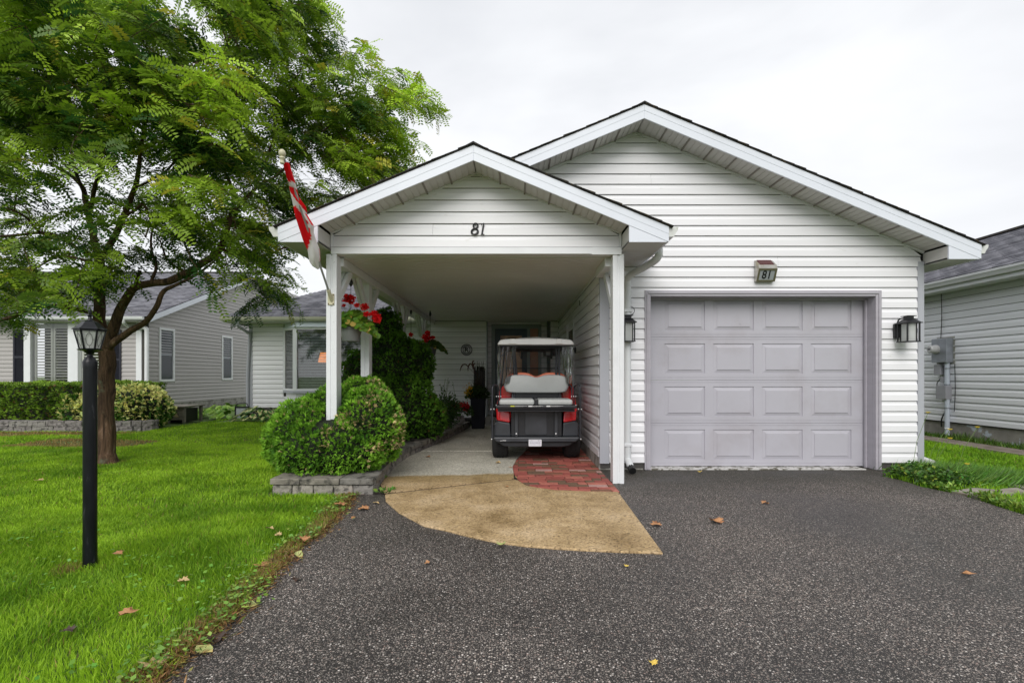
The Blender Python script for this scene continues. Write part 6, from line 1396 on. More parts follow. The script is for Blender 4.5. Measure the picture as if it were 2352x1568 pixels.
# ------------------------------------------------------------------ hanging baskets
def basket(label, c, potr, poth, hang_top, spread, fl, gcol, nleaf, lsz, potcol, group='hanging baskets of red geraniums'):
    x,y,z = c; t_ = thing('hanging_basket',label,'hanging basket',(x,y,z),group)
    mb = MB(); mb.lathe([(potr*0.72,0),(potr*0.74,0.004),(potr*0.96,poth*0.85),(potr*1.05,poth*0.86),(potr*1.05,poth),(potr*0.9,poth),(potr*0.88,poth*0.9)],(x,y,z),28); mb.build('pot', potcol, t_, smooth=True)
    mb = MB(); 
    for k in range(3): a_ = 2*math.pi*k/3+0.5; mb.tube([(x+potr*math.cos(a_),y+potr*math.sin(a_),z+poth),(x,y,z+poth+0.26)],0.0022,4)
    mb.tube([(x,y,z+poth+0.26),(x,y,hang_top-0.08)],0.004,6); mb.lathe([(0.004,hang_top-0.12),(0.02,hang_top-0.10),(0.026,hang_top-0.07),(0.014,hang_top-0.035),(0.005,hang_top-0.01),(0.004,hang_top)],(x,y,0),10); mb.build('hanger', M_black, t_, smooth=True)
    n = nleaf; d = rdir(n); d[:,2] = np.abs(d[:,2])*0.8-0.12; ctr = np.array([x+spread[3],y,z+poth+0.03]); p_ = ctr+d*np.array(spread[:3])*(0.55+0.45*rng.random((n,1))); sag = np.clip(p_[:,0]-x-potr*0.6,0,9); p_[:,2] -= sag*spread[4]
    # round lobed leaves: hexagons
    nn_ = nrm(d+np.array([0,-0.5,0.7])+rng.normal(size=(n,3))*0.35); a1 = nrm(np.cross(nn_,rdir(n))); a2 = np.cross(nn_,a1); rr = lsz*(0.7+0.5*rng.random(n))[:,None]
    vs = np.stack([p_+(a1*math.cos(k*math.pi/4)+a2*math.sin(k*math.pi/4))*rr*(1 if k%2 else 0.86)+nn_*rr*(0.12 if k%2 else -.05) for k in range(8)],1).reshape(-1,3); fa = np.arange(n*8).reshape(-1,8)
    c_ = jit(gcol,n,0.3); k_ = rng.random(n) < 0.05; c_[k_] = np.array([0.62,0.45,0.10]); npmesh('leaves',vs,fa,L_leaf,t_,np.repeat(c_,8,0))
    st = MB()
    for (fx,fz,fr_,fy) in fl:
        st.tube(smoothpath([(x,y,z+poth),(x+(fx-x)*0.7,y+(fy)*0.6,z+poth+(fz-z-poth)*0.6+0.02),(fx,y+fy,fz)],3),0.0022,4)
        m = 140; dd = rdir(m); fr_ = fr_*1.25; pp = np.array([fx,y+fy,fz])+dd*np.array([fr_,fr_,fr_*0.75])*(0.95*rng.random((m,1))); v,f = leafquads(pp,dd+rdir(m)*0.6,rdir(m),fr_*0.5+0*pp[:,0],fr_*0.55+0*pp[:,0]); npmesh('flower',v,f,L_flower,t_,np.repeat(jit((0.80,0.018,0.020),m,0.18,0.03),4,0))
    st.build('stems', bpy.data.materials['weed_stem'], t_)
M_pot = mat('grey_resin_pot',(0.24,0.245,0.245),0.5,var=0.06,vscale=8); M_pot2 = mat('dark_grey_pot',(0.13,0.14,0.15),0.5)
yb = 5.95; zc = lambda v,Y: EYE+(CY-v)*Y/F; xc_ = lambda u,Y: (u-CX)*Y/F
fl = [(xc_(803,yb),zc(687,yb),0.055,-0.03),(xc_(826,yb),zc(703,yb),0.026,-0.1),(xc_(842,yb),zc(706,yb),0.036,-0.08),(xc_(848,yb),zc(724,yb),0.030,-0.1),(xc_(862,yb),zc(722,yb),0.036,-0.06),(xc_(870,yb),zc(731,yb),0.042,-0.08),(xc_(872,yb),zc(737,yb),0.034,-0.1),(xc_(796,yb),zc(704,yb),0.018,-0.1)]
basket('large hanging basket of red geraniums in a light grey pot beside the front left post',(xc_(806,yb),yb,zc(784,yb)),0.135,0.17,2.37,(0.27,0.22,0.27,0.07,0.45),fl,(0.13,0.27,0.025),620,0.036,M_pot)
yb = 9.2; fl = [(xc_(983,yb),zc(766,yb),0.045,-0.05),(xc_(978,yb),zc(775,yb),0.045,-0.1),(xc_(987,yb),zc(777,yb),0.04,-0.1),(xc_(995,yb),zc(775,yb),0.03,-0.05),(xc_(981,yb),zc(784,yb),0.03,-0.1)]
basket('hanging basket of red flowers in a dark pot just right of the dark cedar',(xc_(988,yb),yb,zc(817,yb)),0.125,0.16,2.40,(0.24,0.2,0.18,0.10,0.5),fl,(0.07,0.13,0.025),380,0.03,M_pot2)
yb = 8.9; basket('hanging basket mostly hidden behind the top of the dark cedar',(xc_(944,yb),yb,zc(815,yb)),0.12,0.15,2.40,(0.17,0.15,0.16,0.0,0.4),[(xc_(944,yb),zc(768,yb),0.03,0)],(0.05,0.10,0.02),200,0.03,M_pot2)

# ------------------------------------------------------------------ planters and pots by the door
yp = 10.55; x0,x1 = xc_(1082,yp),xc_(1115,yp); z1 = zc(913,yp)
pl = thing('tall_planter','tall black square planter with purple fountain grass and yellow flowers near the step','planter',((x0+x1)/2,yp,0)); cx_ = (x0+x1)/2; hw = (x1-x0)/2
mb = MB(); k_ = 0.86; mb.prism([(cx_-hw*k_,yp-hw*k_,0.012),(cx_+hw*k_,yp-hw*k_,0.012),(cx_+hw*k_,yp+hw*k_,0.012),(cx_-hw*k_,yp+hw*k_,0.012)],[(cx_-hw,yp-hw,z1-0.03),(cx_+hw,yp-hw,z1-0.03),(cx_+hw,yp+hw,z1-0.03),(cx_-hw,yp+hw,z1-0.03)])
q_=hw+0.012; mb.box(cx_-q_,cx_+q_,yp-q_,yp+q_,z1-0.0295,z1); mb.build('pot', mat('navy_black_pot',(0.008,0.009,0.016),0.5,spec=0.2), pl, bevel=0.006)
n = 900; d = rdir(n); d[:,2] = abs(d[:,2]); p_ = np.array([cx_-0.01,yp,z1])+d*np.array([0.25,0.22,0.26])*(0.5+.5*rng.random((n,1))); v,f = leafquads(p_,d+rdir(n)*0.7,rdir(n),0.05+0.03*rng.random(n),0.03+0*d[:,0]); npmesh('foliage',v,f,L_leaf,pl,np.repeat(jit((0.05,0.09,0.02),n,0.4),4,0))
n = 170; p_ = np.array([cx_-0.19,yp-0.1,z1+0.16])+rng.normal(size=(n,3))*np.array([0.045,0.04,0.075]); v,f = leafquads(p_,rdir(n),rdir(n),0.032+0*p_[:,0],0.03+0*p_[:,0]); tag(npmesh('yellow_flowers',v,f,L_flower,pl,np.repeat(jit((0.62,0.36,0.02),n,0.3),4,0)),kind='stuff')
n = 70; V_=[];F_=[];off=0
for i in range(n):
    a_ = rng.uniform(0,6.28); r_ = rng.uniform(0.1,0.42); h_ = rng.uniform(0.35,0.8); b_ = Vector((cx_,yp,z1+0.05)); tipp = Vector((cx_+r_*math.cos(a_),yp+r_*0.5*math.sin(a_),z1+h_*(1-r_*0.9))); mid = b_.lerp(tipp,0.5)+Vector((0,0,0.14)); pts = smoothpath([b_,mid,tipp],3)
    for a1_,b1_ in zip(pts[:-1],pts[1:]):
        s1 = Vector((0,0,1)).cross(b1_-a1_).normalized()*0.004 if (b1_-a1_).length>1e-5 else Vector((0.004,0,0)); V_ += [tuple(a1_-s1),tuple(a1_+s1),tuple(b1_+s1),tuple(b1_-s1)]
V_=np.array(V_); npmesh('grass_blades',V_,np.arange(len(V_)).reshape(-1,4),L_leaf,pl,np.tile([0.06,0.04,0.025],(len(V_),1)))
mb = MB()
for pts in ([(1056.6,852),(1058.7,844),(1063,837.5),(1070,837),(1078,845),(1090,858)],[(1075,852),(1075,844),(1077.6,837.6),(1081,835),(1086,842),(1092,856)],[(1089.5,830),(1086.7,829),(1085,835),(1086,845),(1090,858)],[(1092,834),(1088.8,835.5),(1087.4,842.5),(1092,858)]):
    q = smoothpath([P(a_,b_,yp-0.05) for a_,b_ in pts],3); mb.tube(q,[0.006+0.010*math.sin(math.pi*min(1,i/(len(q)*0.75))) if i < len(q)*0.75 else 0.003 for i in range(len(q))],6)
mb.build('plumes', mat('purple_plume',(0.10,0.04,0.04),0.9), pl, smooth=True)
# dark twig screen standing behind the planter
y_ = 10.95; tk = thing('twig_bundle','upright bundle of dark twigs standing behind the tall black planter','twig bundle',(xc_(1101,y_),y_,0.2)); mb = MB()
for i in range(34):
    u_ = 1089+25*rng.random(); yy_ = y_+rng.normal()*0.04; top_ = zc(842+rng.normal()*1.5,y_)
    mb.tube([(xc_(u_,y_),yy_,0.21),(xc_(u_+rng.normal()*0.4,y_),yy_,top_)],0.008,5)
tag(mb.build('twigs', mat('dark_twig',(0.012,0.010,0.009),0.8), tk), kind='stuff'); mb = MB(); mb.box(xc_(1089,y_),xc_(1114,y_),y_-0.03,y_+0.03,0.206,zc(850,y_)); mb.build('basket', M_black, tk); mb = MB()
for i in range(16): u_ = 1091+22*rng.random(); mb.tube([(xc_(u_,y_),y_,zc(850,y_)),(xc_(u_+rng.normal()*1.5,y_),y_,zc(826+8*rng.random(),y_))],0.003,4)
mb.build('feather_grass', mat('dry_grass',(0.10,0.08,0.05),0.9), tk)
# round pot with red flowers, green shrub in the bed
yr = 10.0; rp2 = thing('flower_pot','round pale grey pot of red flowers on the end of the planting bed','flower pot',(xc_(1055,yr),yr,0.14)); x_ = xc_(1055,yr); zq = 0.145
mb = MB(); mb.lathe([(0.055,0.0),(0.095,0.03),(0.115,0.08),(0.11,0.13),(0.085,0.17),(0.07,0.18),(0.09,0.19),(0.08,0.175)],(x_,yr,zq),24); mb.build('pot', mat('grey_clay_pot',(0.32,0.29,0.29),0.6,var=0.1), rp2, smooth=True)
n = 700; d = rdir(n); d[:,2] = abs(d[:,2]); p_ = np.array([x_-0.0,yr,zq+0.20])+d*np.array([0.30,0.2,0.26])*(0.5+.5*rng.random((n,1))); v,f = leafquads(p_,d+rdir(n)*0.7,rdir(n),0.05+0.02*rng.random(n),0.028+0*d[:,0]); npmesh('foliage',v,f,L_leaf,rp2,np.repeat(jit((0.045,0.10,0.02),n,0.4),4,0))
for (u_,v_,r_) in ((1034,929,.055),(1042,932,.04),(1046,927,.045),(1060,930,.05),(1068,928,.055),(1073,933,.05),(1071,938,.055),(1056,936,.035),(1040,944,.035),(1041,955,.03)):
    m = 60; dd = rdir(m); c_=P(u_,v_,yr-0.12); pp = np.array(c_)+dd*r_*(.5+.5*rng.random((m,1))); v,f = leafquads(pp,dd+rdir(m)*0.6,rdir(m),r_*0.5+0*pp[:,0],r_*0.45+0*pp[:,0]); npmesh('flower',v,f,L_flower,rp2,np.repeat(jit((0.60,0.015,0.03),m,0.25,0.03),4,0))
ys_ = 9.3; bs = thing('leafy_shrub','loose dark green leafy shrub between the dark cedar and the red flower pot','shrub',(xc_(1020,ys_),ys_,0.1)); mb = MB()
n = 1700; cc = np.array([xc_(1022,ys_),ys_,0.42]); d = rdir(n); p_ = cc+d*np.array([0.30,0.3,0.34])*(0.35+.65*rng.random((n,1))); p_[:,2] += np.abs(rng.normal(size=n))*0.05; v,f = leafquads(p_,d+rdir(n)*0.8,rdir(n),0.05+0.02*rng.random(n),0.03+0*d[:,0]); npmesh('leaves',v,f,L_leaf,bs,np.repeat(jit((0.045,0.10,0.02),n,0.4),4,0))
for i in range(9):
    a_ = Vector((cc[0]+rng.normal()*0.1,ys_,0.5)); b_ = Vector((cc[0]+rng.normal()*0.16-0.03,ys_+rng.normal()*0.1,0.85+0.32*rng.random())); mb.tube([a_,a_.lerp(b_,.5)+Vector((0.02,0,0)),b_],0.004,4)
    m = 12; p_ = np.array([a_.lerp(b_,t_) for t_ in rng.random(m)]); v,f = leafquads(p_,rdir(m),rdir(m),0.035+0*p_[:,0],0.022+0*p_[:,0]); npmesh('sprig',v,f,L_leaf,bs,np.repeat(jit((0.05,0.10,0.02),m,0.3),4,0))
mb.build('stems', bpy.data.materials['weed_stem'], bs)

# ------------------------------------------------------------------ odds and ends by the left neighbour
yw = 11.75; wb = thing('wooden_crate','weathered grey wooden box with slatted sides beside the beige wall and the euonymus','wooden box',(xc_(388,yw),yw,0)); M_wood = mat('weathered_wood',(0.20,0.18,0.15),0.85,var=0.3,vscale=8,bump=0.5,bscale=40,stretch=(1,1,4),col2=(0.12,0.14,0.09),c2pos=(.55,.68),c2scale=4)
X0,X1,X2 = xc_(352,yw),xc_(388,yw),xc_(423,yw); zt = zc(933,yw)
def wpart(nm,*q): m_=MB(); m_.box(*q); return m_.build(nm,M_wood,wb,bevel=0.005)
for x_ in (X0,X1,X2): wpart('post',x_-0.03,x_+0.03,yw-0.03,yw+0.03,0,zt-0.02)
wpart('post',X2-0.03,X2+0.03,yw+0.6,yw+0.66,0,zt-0.02); wpart('top_board',X0-0.07,X2+0.07,yw-0.08,yw+0.7,zt-0.02,zt+0.01)
for a_,b_ in ((X0+.031,X1-.031),(X1+.031,X2-.031)): wpart('rail',a_,b_,yw-0.022,yw+0.02,zt-0.10,zt-0.021); wpart('rail',a_,b_,yw-0.022,yw+0.02,0.08,0.15)
w4 = (X1-X0-0.062)/3
for i in range(3):
    if i != 1: wpart('slat',X0+.031+i*w4+.004,X0+.031+(i+1)*w4-.004,yw-0.01,yw+0.01,0.151,zt-0.20)
w4 = (X2-X1-0.062)/3
for i in range(3): wpart('slat',X1+.031+i*w4+.002,X1+.031+(i+1)*w4-.002,yw-0.01,yw+0.01,0.151,zt-0.101)
m_=MB(); m_.box(X0+.03,X2-.03,yw+0.1,yw+0.55,0.02,zt-0.06); m_.build('inner_box',M_black,wb); m_ = MB(); m_.polyY([(X1+.16,zt-.12),(X1+.20,zt-.12),(X1+.205,zt-.21),(X1+.25,zt-.24),(X1+.25,zt-.26),(X1+.155,zt-.26)],yw-0.03,yw-0.012); m_.build('boot_ornament',mat('tan_ornament',(0.42,0.35,0.20),0.7),wb)
yk = 11.3; fc = thing('garden_tool_stand','small blue and white folding frame leaning at the end of the garden wall','folding frame',(xc_(347,yk),yk,0)); mb = MB(); mb.bar(P(345,951,yk),P(356,978,yk),0.02,0.015); mb.bar(P(347,951,yk+.1),P(338,976,yk+.1),0.015,0.012); mb.build('leg', M_white_pl, fc); mb = MB(); mb.bar(P(333,963,yk),P(354,963,yk),0.03,0.012); mb.build('crossbar', M_white_pl, fc); mb = MB(); mb.bar(P(340,958,yk),P(346,961,yk),0.03,0.03); mb.build('grip', mat('blue_plastic',(0.03,0.2,0.42),0.4), fc)
yk = 12.6; bt = thing('black_framed_bag','black framed grey garden kneeler with an arched handle between the two hosta patches','garden kneeler',(xc_(552,yk),yk,0)); a_,b_ = xc_(539,yk),xc_(572,yk); zt = zc(933,yk); mb = MB(); 
for q in ((a_,a_+.03,0.05,zt),(b_-.03,b_,0.05,zt),(a_+.03,b_-.03,zt-.04,zt)): mb.box(q[0],q[1],yk,yk+.03,q[2],q[3])
mb.build('frame',M_black,bt); mb = MB(); mb.box(a_+.03,b_-.03,yk+.01,yk+.02,0.05,zt-.04); mb.build('panel',mat('grey_panel',(0.35,0.38,0.40),.6),bt); mb = MB(); mb.tube(smoothpath([(a_+.02,yk+.01,zt),(a_+.08,yk+.01,zt+.07),(b_-.1,yk+.01,zt+.09),(b_-.02,yk+.01,zt)],5),0.012,6); mb.build('handle',M_black,bt)

# ------------------------------------------------------------------ fallen leaves
def fallen(u,v,sz,col,lb,rot=None,curl=0.3,z=0.004,shape='maple'):
    q = W(u,v,z); pts=[]; 
    prof_ = [(0,-.5),(.12,-.35),(.38,-.42),(.30,-.18),(.60,-.12),(.42,.06),(.55,.30),(.25,.24),(.16,.38),(.0,.62),(-.16,.38),(-.28,.26),(-.52,.32),(-.42,.05),(-.60,-.10),(-.32,-.18),(-.36,-.42),(-.12,-.35)] if shape=='maple' else [(0,-.5),(.18,-.3),(.28,0),(.2,.3),(0,.6),(-.2,.3),(-.28,0),(-.18,-.3)]
    a0_ = rot if rot is not None else random.uniform(0,6.28); sd1 = random.random()*30; mb = MB(); vs = [(0,0,0.0)]
    inner = [(x_*0.5,y_*0.5) for x_,y_ in prof_]
    def zf_(x_,y_): return curl*(abs(x_)**1.5*1.2+0.5*noise.noise(Vector((x_*2.2,y_*2.2,sd1))))
    P0 = [Vector((0,0,zf_(0,0)))]+[Vector((x_,y_,zf_(x_,y_))) for x_,y_ in inner]+[Vector((x_,y_,zf_(x_,y_))) for x_,y_ in prof_]
    n_ = len(prof_); Rz_ = Matrix.Rotation(a0_,3,'Z'); mz = min(p_.z for p_ in P0)
    for p_ in P0: p2 = Rz_@Vector((p_.x,p_.y,p_.z-mz)); mb.v.append((q.x+p2.x*sz,q.y+p2.y*sz,z+0.003+p2.z*sz))
    for k in range(n_): k2=(k+1)%n_; mb.f += [(0,1+k,1+k2),(1+k,1+n_+k,1+n_+k2,1+k2)]
    o = mb.build('fallen_leaf',col,loc=(q.x,q.y,z)); tag(o,lb,'leaf','dead leaves fallen on the drive and lawn'); return o
LO = mat('orange_brown_leaf',(0.46,0.23,0.10),0.6,var=0.3,vscale=30,col2=(0.16,0.06,0.025),c2pos=(.5,.65),c2scale=30); LT = mat('tan_leaf',(0.52,0.38,0.18),0.6,var=0.25,vscale=30,col2=(0.30,0.15,0.06),c2pos=(.52,.68),c2scale=28); LG = mat('pale_green_leaf',(0.40,0.44,0.16),0.6,var=0.25,vscale=25,col2=(0.42,0.27,0.10),c2pos=(.52,.66),c2scale=25); LY = mat('yellow_leaf',(0.72,0.52,0.10),0.6,var=0.2,vscale=30); LD = mat('dark_wet_leaf',(0.055,0.03,0.02),0.35,var=.3,vscale=20)
for a in [(1646,1199,.105,LO,'largest orange brown leaf on the dark driveway in front of the garage door'),(1508,1206,.085,LO,'orange brown leaf just right of the concrete apron edge'),(1757,1156,.065,LO,'small brown leaf on the driveway straight below the numbered light box'),(1607,1085,.05,LY,'yellowish leaf lying at the garage door sill'),(2223,1320,.075,LO,'lone brown leaf far right on the driveway'),(1500,1527,.036,LY,'small yellow leaf near the bottom edge of the driveway'),(468,1494,.10,LG,'big pale leaf on the asphalt at the lawn edge, bottom left'),(572,1390,.085,LG,'pale green leaf overhanging the asphalt edge'),(504,1392,.055,LO,'curled orange leaf in the litter along the lawn edge'),(293,1410,.075,LO,'orange brown leaf on the lawn below the lamp post'),(620,1215,.075,LT,'tan leaf on the lawn in front of the planting bed wall'),(420,1334,.055,LT,'curled leaf with a dark underside on the lawn midway to the driveway'),(270,1272,.06,LO,'brown leaf in the grass right of the lamp post base'),(762,1177,.085,LG,'pale green maple leaf at the lawn edge near the stone wall'),(780,1160,.10,LO,'rust coloured leaf at the tip of the lawn by the wall'),(733,1213,.10,LG,'pale green leaf lying half on the asphalt edge'),(836,1170,.09,LO,'orange leaf on the dark asphalt below the wall corner'),(862,1156,.075,LT,'light tan leaf on the asphalt close to the concrete apron'),(1151,1251,.06,LG,'green and brown leaf at the curved front edge of the apron'),(1184,1097,.045,LG,'small greenish leaf at the joint by the brick arc'),(1172,1073,.05,LO,'small orange leaf at the edge of the bricks'),(1164,1118,.04,LO,'tiny rusty leaf on the tan concrete just below the joint'),(1144,1063,.065,LT,'dry curled leaf on the path behind the golf cart'),(983,1049,.07,LO,'dark brown leaf by the curved wall on the path'),(685,1278,.08,LG,'green leaf scrap on the lawn edge midway down'),(600,1300,.09,LO,'reddish brown leaf in the litter above the pale green one'),(352,1530,.09,LT,'wrinkled tan leaf in the litter at the bottom of the lawn edge'),(418,1522,.03,LY,'small yellow leaf beside the big pale leaf'),(495,1470,.075,LD,'dark wet leaf lying on the lawn edge next to the big pale leaf'),(155,1450,.055,LD,'dark leaf sunk in the lawn at the lower left'),(640,1230,.045,LT,'bit of tan leaf in the lawn'),(90,1103,.08,LT,'pale leaf lying on the lawn left of the lamp post'),(812,1189,.06,LO,'small rusty leaf on the asphalt just off the lawn tip'),(1112,1003,.06,LD,'dark leaf on the path left of the golf cart wheel'),(700,1240,.07,LO,'brown leaf tucked in the grass edge by the clover'),(1439,1300,.03,LY,'tiny straw coloured leaf scrap right below the apron corner'),(981,1294,.035,LO,'tiny reddish scrap on the asphalt below the apron'),(683,1332,.05,LD,'dark brown crumpled leaf on the driveway near the lawn edge')]:
    u,v,sz,col,lb = a; on_lawn = 'lawn' in lb and 'edge' not in lb or 'grass' in lb; fallen(u,v,sz,col,lb,z=0.035 if on_lawn else (0.012 if v<1130 and 890<u<1200 or u==1151 else 0.0),shape='maple' if random.random()<.75 or sz>.1 else 'oval',curl=random.uniform(.25,.6))
# ------------------------------------------------------------------ the golf cart
gc = thing('golf_cart','red and black golf cart seen from behind with a white roof and grey rear seat','golf cart',(0.306,6.9,0.012))
def Z(zx,zy,Y): return P(1097.6+zx*.22, 729+zy*.22, Y)
CXX = 0.306
M_red = mat('red_paint',(0.68,0.014,0.02),0.18,coat=0.6); M_dgrey = mat('charcoal_plastic',(0.035,0.038,0.045),0.42,var=0.3,vscale=6,bump=0.06,bscale=90); M_blk = mat('black_plastic',(0.014,0.015,0.019),0.4,var=0.3,vscale=8); M_seat = mat('grey_seat_vinyl',(0.44,0.455,0.45),0.5,var=0.05,vscale=6,bump=0.05,bscale=150); M_tire = mat('tyre_rubber',(0.012,0.012,0.013),0.75,bump=0.5,bscale=60); M_roofw = mat('cream_white_roof',(0.80,0.80,0.80),0.38,var=0.05,vscale=6,col2=(0.45,0.42,0.36),c2pos=(.66,.78),c2scale=8); M_tube = mat('black_tube',(0.03,0.032,0.04),0.3); M_orange = mat('orange_vinyl',(0.80,0.22,0.12),0.5); M_nut = mat('white_cap_nut',(0.85,0.85,0.85),0.3)
def part(nm, m, bev=0, par=None, smooth=False):
    def f(mb): return mb.build(nm, m, par or gc, smooth=smooth, bevel=bev)
    return f
# wheels
for (x0,x1,yc_) in ((-0.305,-0.085,6.85),(0.695,0.918,6.85),(-0.28,-0.09,8.55),(0.70,0.89,8.55)):
    xm_ = (x0+x1)/2; w_ = (x1-x0)/2; R_ = 0.232 if yc_<7 else 0.222
    mb = MB(); prf = [(0.12,-w_+.01),(R_*0.80,-w_),(R_*0.93,-w_*0.93),(R_*0.985,-w_*0.78),(R_,-w_*0.5),(R_,w_*0.5),(R_*0.985,w_*0.78),(R_*0.93,w_*0.93),(R_*0.80,w_),(0.12,w_-.01)]
    mb.lathe(prf,(xm_,yc_,R_+0.010),40,'x'); ty = mb.build('wheel', M_tire, gc, smooth=True)
    tr = MB()
    for k in range(44):
        a_ = 2*math.pi*k/44
        for j,xo in enumerate((-0.72,-0.36,0,0.36,0.72)):
            aa = a_+(0.07 if j%2 else 0)+abs(xo)*0.08; rr_ = R_+0.001-0.012*(abs(xo)>.6); c_ = Vector((xm_+xo*w_,yc_+rr_*math.cos(aa),R_+0.010+rr_*math.sin(aa))); tn = Vector((0,-math.sin(aa),math.cos(aa)))
            tr.bar(c_-tn*0.010,c_+tn*0.010,w_*0.28,0.008,up=(0,math.cos(aa),math.sin(aa)))
    tag(tr.build('tread', M_tire, ty),kind='stuff')
    mb = MB(); s_ = -1 if xm_<CXX else 1; mb.lathe([(0.12,s_*w_*0.7),(0.10,s_*w_*0.8),(0.03,s_*w_*0.75)],(xm_,yc_,R_+.01),20,'x'); mb.build('rim', M_steel, ty, smooth=True)
# frame underneath
mb = MB(); mb.tube([(-0.08,6.85,0.24),(0.69,6.85,0.24)],0.035,10); part('rear_axle',M_blk)(mb)
mb = MB(); mb.box(0.2,0.42,6.75,7.0,0.16,0.32); part('gearbox',M_greypl,0.02)(mb)
for x_ in (0.03,0.55): mb = MB(); mb.bar((x_,6.55,0.25),(x_,7.3,0.23),0.05,0.03); mb.bar((x_,6.6,0.20),(x_,7.1,0.21),0.05,0.02); part('leaf_spring',M_blk)(mb)
mb = MB(); mb.box(-0.15,0.76,6.6,8.9,0.30,0.345); part('floor_pan',M_blk,0.01)(mb)
# rear bumper / lower skirt
zt = Z(0,1248,6.43).z; zm = Z(0,1298,6.43).z; zl = Z(0,1348,6.45).z
xl, xr = Z(160,0,6.43).x, Z(1060,0,6.43).x
mb = MB(); mb.polyY([(xl,zt),(xr,zt),(xr-0.005,zt-0.02),(xr-0.05,zm),(xl+0.05,zm),(xl+.005,zt-0.02)],6.42,6.66); part('rear_bumper',M_dgrey,0.012)(mb)
mb = MB(); mb.polyY([(xl+0.055,zm-0.001),(xr-0.055,zm-0.001),(xr-0.13,zl+0.01),(xr-0.22,zl-0.005),(xl+0.22,zl-0.005),(xl+.13,zl+0.01)],6.46,6.62); part('lower_skirt',M_blk,0.012)(mb)
mb = MB(); a_ = Z(232,1285,6.418); mb.box(a_.x,a_.x+0.08,6.416,6.4195,a_.z-0.006,a_.z+0.010); part('scuff_mark',mat('scuff',(0.45,0.45,0.45),.7,col2=(0.05,0.05,0.06),c2pos=(.45,.55),c2scale=60))(mb)
# black rear body, access panel
z0_, z1_ = Z(0,1238,6.5).z, Z(0,985,6.5).z
mb = MB(); mb.box(Z(345,0,6.5).x,Z(878,0,6.5).x,6.50,7.3,zt+0.002,z1_+0.06); part('rear_panel',M_blk,0.01)(mb)
def rrect(x0,x1,z0,z1,r,y,n=5):
    pts=[]
    for cx,cz,a0_ in ((x1-r,z1-r,0),(x0+r,z1-r,90),(x0+r,z0+r,180),(x1-r,z0+r,270)):
        for k in range(n+1): a_=math.radians(a0_+90*k/n); pts.append((cx+r*math.cos(a_),y,cz+r*math.sin(a_)))
    return pts
a_, b_ = Z(493,1222,6.49), Z(720,975,6.49); mb = MB(); pp = rrect(a_.x,b_.x,a_.z,b_.z,0.02,6.497); mb.prism(pp,[(x,6.488,z) for x,y,z in pp]); part('access_panel',M_dgrey,0.004)(mb)
for zx in (402,815):
    a_ = Z(zx,990,6.48); b_ = Z(zx,1238,6.48); mb = MB(); mb.box(a_.x-0.021,a_.x+0.021,6.455,6.487,b_.z,a_.z+0.03); part('seat_strut',M_dgrey,0.004)(mb)
# fenders: dark lower, red upper
for sg in (-1,1):
    X = lambda zx: Z(zx if sg<0 else 1225-zx, 0, 6.52).x
    pf = [(X(170),z0_-0.005),(X(343),z0_-0.005),(X(336),Z(0,1098,6.52).z),(X(205),Z(0,1078,6.52).z),(X(172),Z(0,1105,6.52).z)]
    mb = MB(); n_ = len(pf); fr_ = [(x,6.49+ (0.03 if i in (0,4,3) else 0),z) for i,(x,z) in enumerate(pf)]; bk = [(x,7.5,z) for x,z in pf]; mb.prism(fr_,bk); part('fender',M_dgrey,0.018)(mb)
    pr_ = [(X(195),Z(0,1076,6.5).z),(X(335),Z(0,1096,6.5).z),(X(326),Z(0,984,6.5).z),(X(190),Z(0,972,6.5).z)]
    mb = MB(); mb.prism([(pr_[0][0],6.535,pr_[0][1]),(pr_[1][0],6.485,pr_[1][1]),(pr_[2][0],6.51,pr_[2][1]+.03),(pr_[3][0],6.56,pr_[3][1]+.03)],[(pr_[0][0],7.5,pr_[0][1]),(pr_[1][0],7.5,pr_[1][1]),(pr_[2][0],7.5,pr_[2][1]+.03),(pr_[3][0],7.5,pr_[3][1]+.03)]); part('red_quarter',M_red,0.02)(mb)
    X = lambda zx,Y=6.95: Z(zx if sg<0 else 1225-zx, 0, Y).x; zq = lambda zy: Z(0,zy,6.95).z
    mb = MB(); pts = [(X(185),zq(985)),(X(360),zq(985)),(X(355),zq(770)),(X(300),zq(705)),(X(268),zq(690)),(X(235),zq(720)),(X(212),zq(820))]; mb.polyY(pts,6.93,7.45); part('red_cowl',M_red,0.02)(mb)
    # grab rails
    R1 = lambda zx,zy,Y: Z(zx if sg<0 else 1218-zx, zy, Y)
    mb = MB(); rr = [R1(150,1268,6.38),R1(150,1100,6.38),R1(150,900,6.38),R1(151,750,6.38),R1(156,715,6.40),R1(172,700,6.46),R1(200,708,6.58),R1(212,735,6.65),R1(214,800,6.68),R1(214,900,6.70),R1(214,960,6.70)]; mb.tube(smoothpath(rr,4),0.0115,10); part('grab_rail',M_tube,smooth=True)(mb)
    mb = MB(); rr = [R1(238,960,6.75),R1(236,800,6.78),R1(240,735,6.8),R1(262,705,6.82),R1(290,690,6.84)]; mb.tube(smoothpath(rr,4),0.011,8); part('seat_side_rail',M_tube,smooth=True)(mb)
    for (zx,zy,Y) in ((137,957,6.36),(168,955,6.36),(193,915,6.5),(195,823,6.62),(217,823,6.62),(240,823,6.7),(143,1268,6.36)):
        c_ = R1(zx,zy,Y); mb = MB(); mb.sphere(c_,0.0085,8); part('cap_nut',M_nut,smooth=True)(mb)
for zx in (402,815): c_ = Z(zx,1212,6.45); mb = MB(); mb.sphere(c_,0.011,8); part('cap_nut',M_nut,smooth=True)(mb)
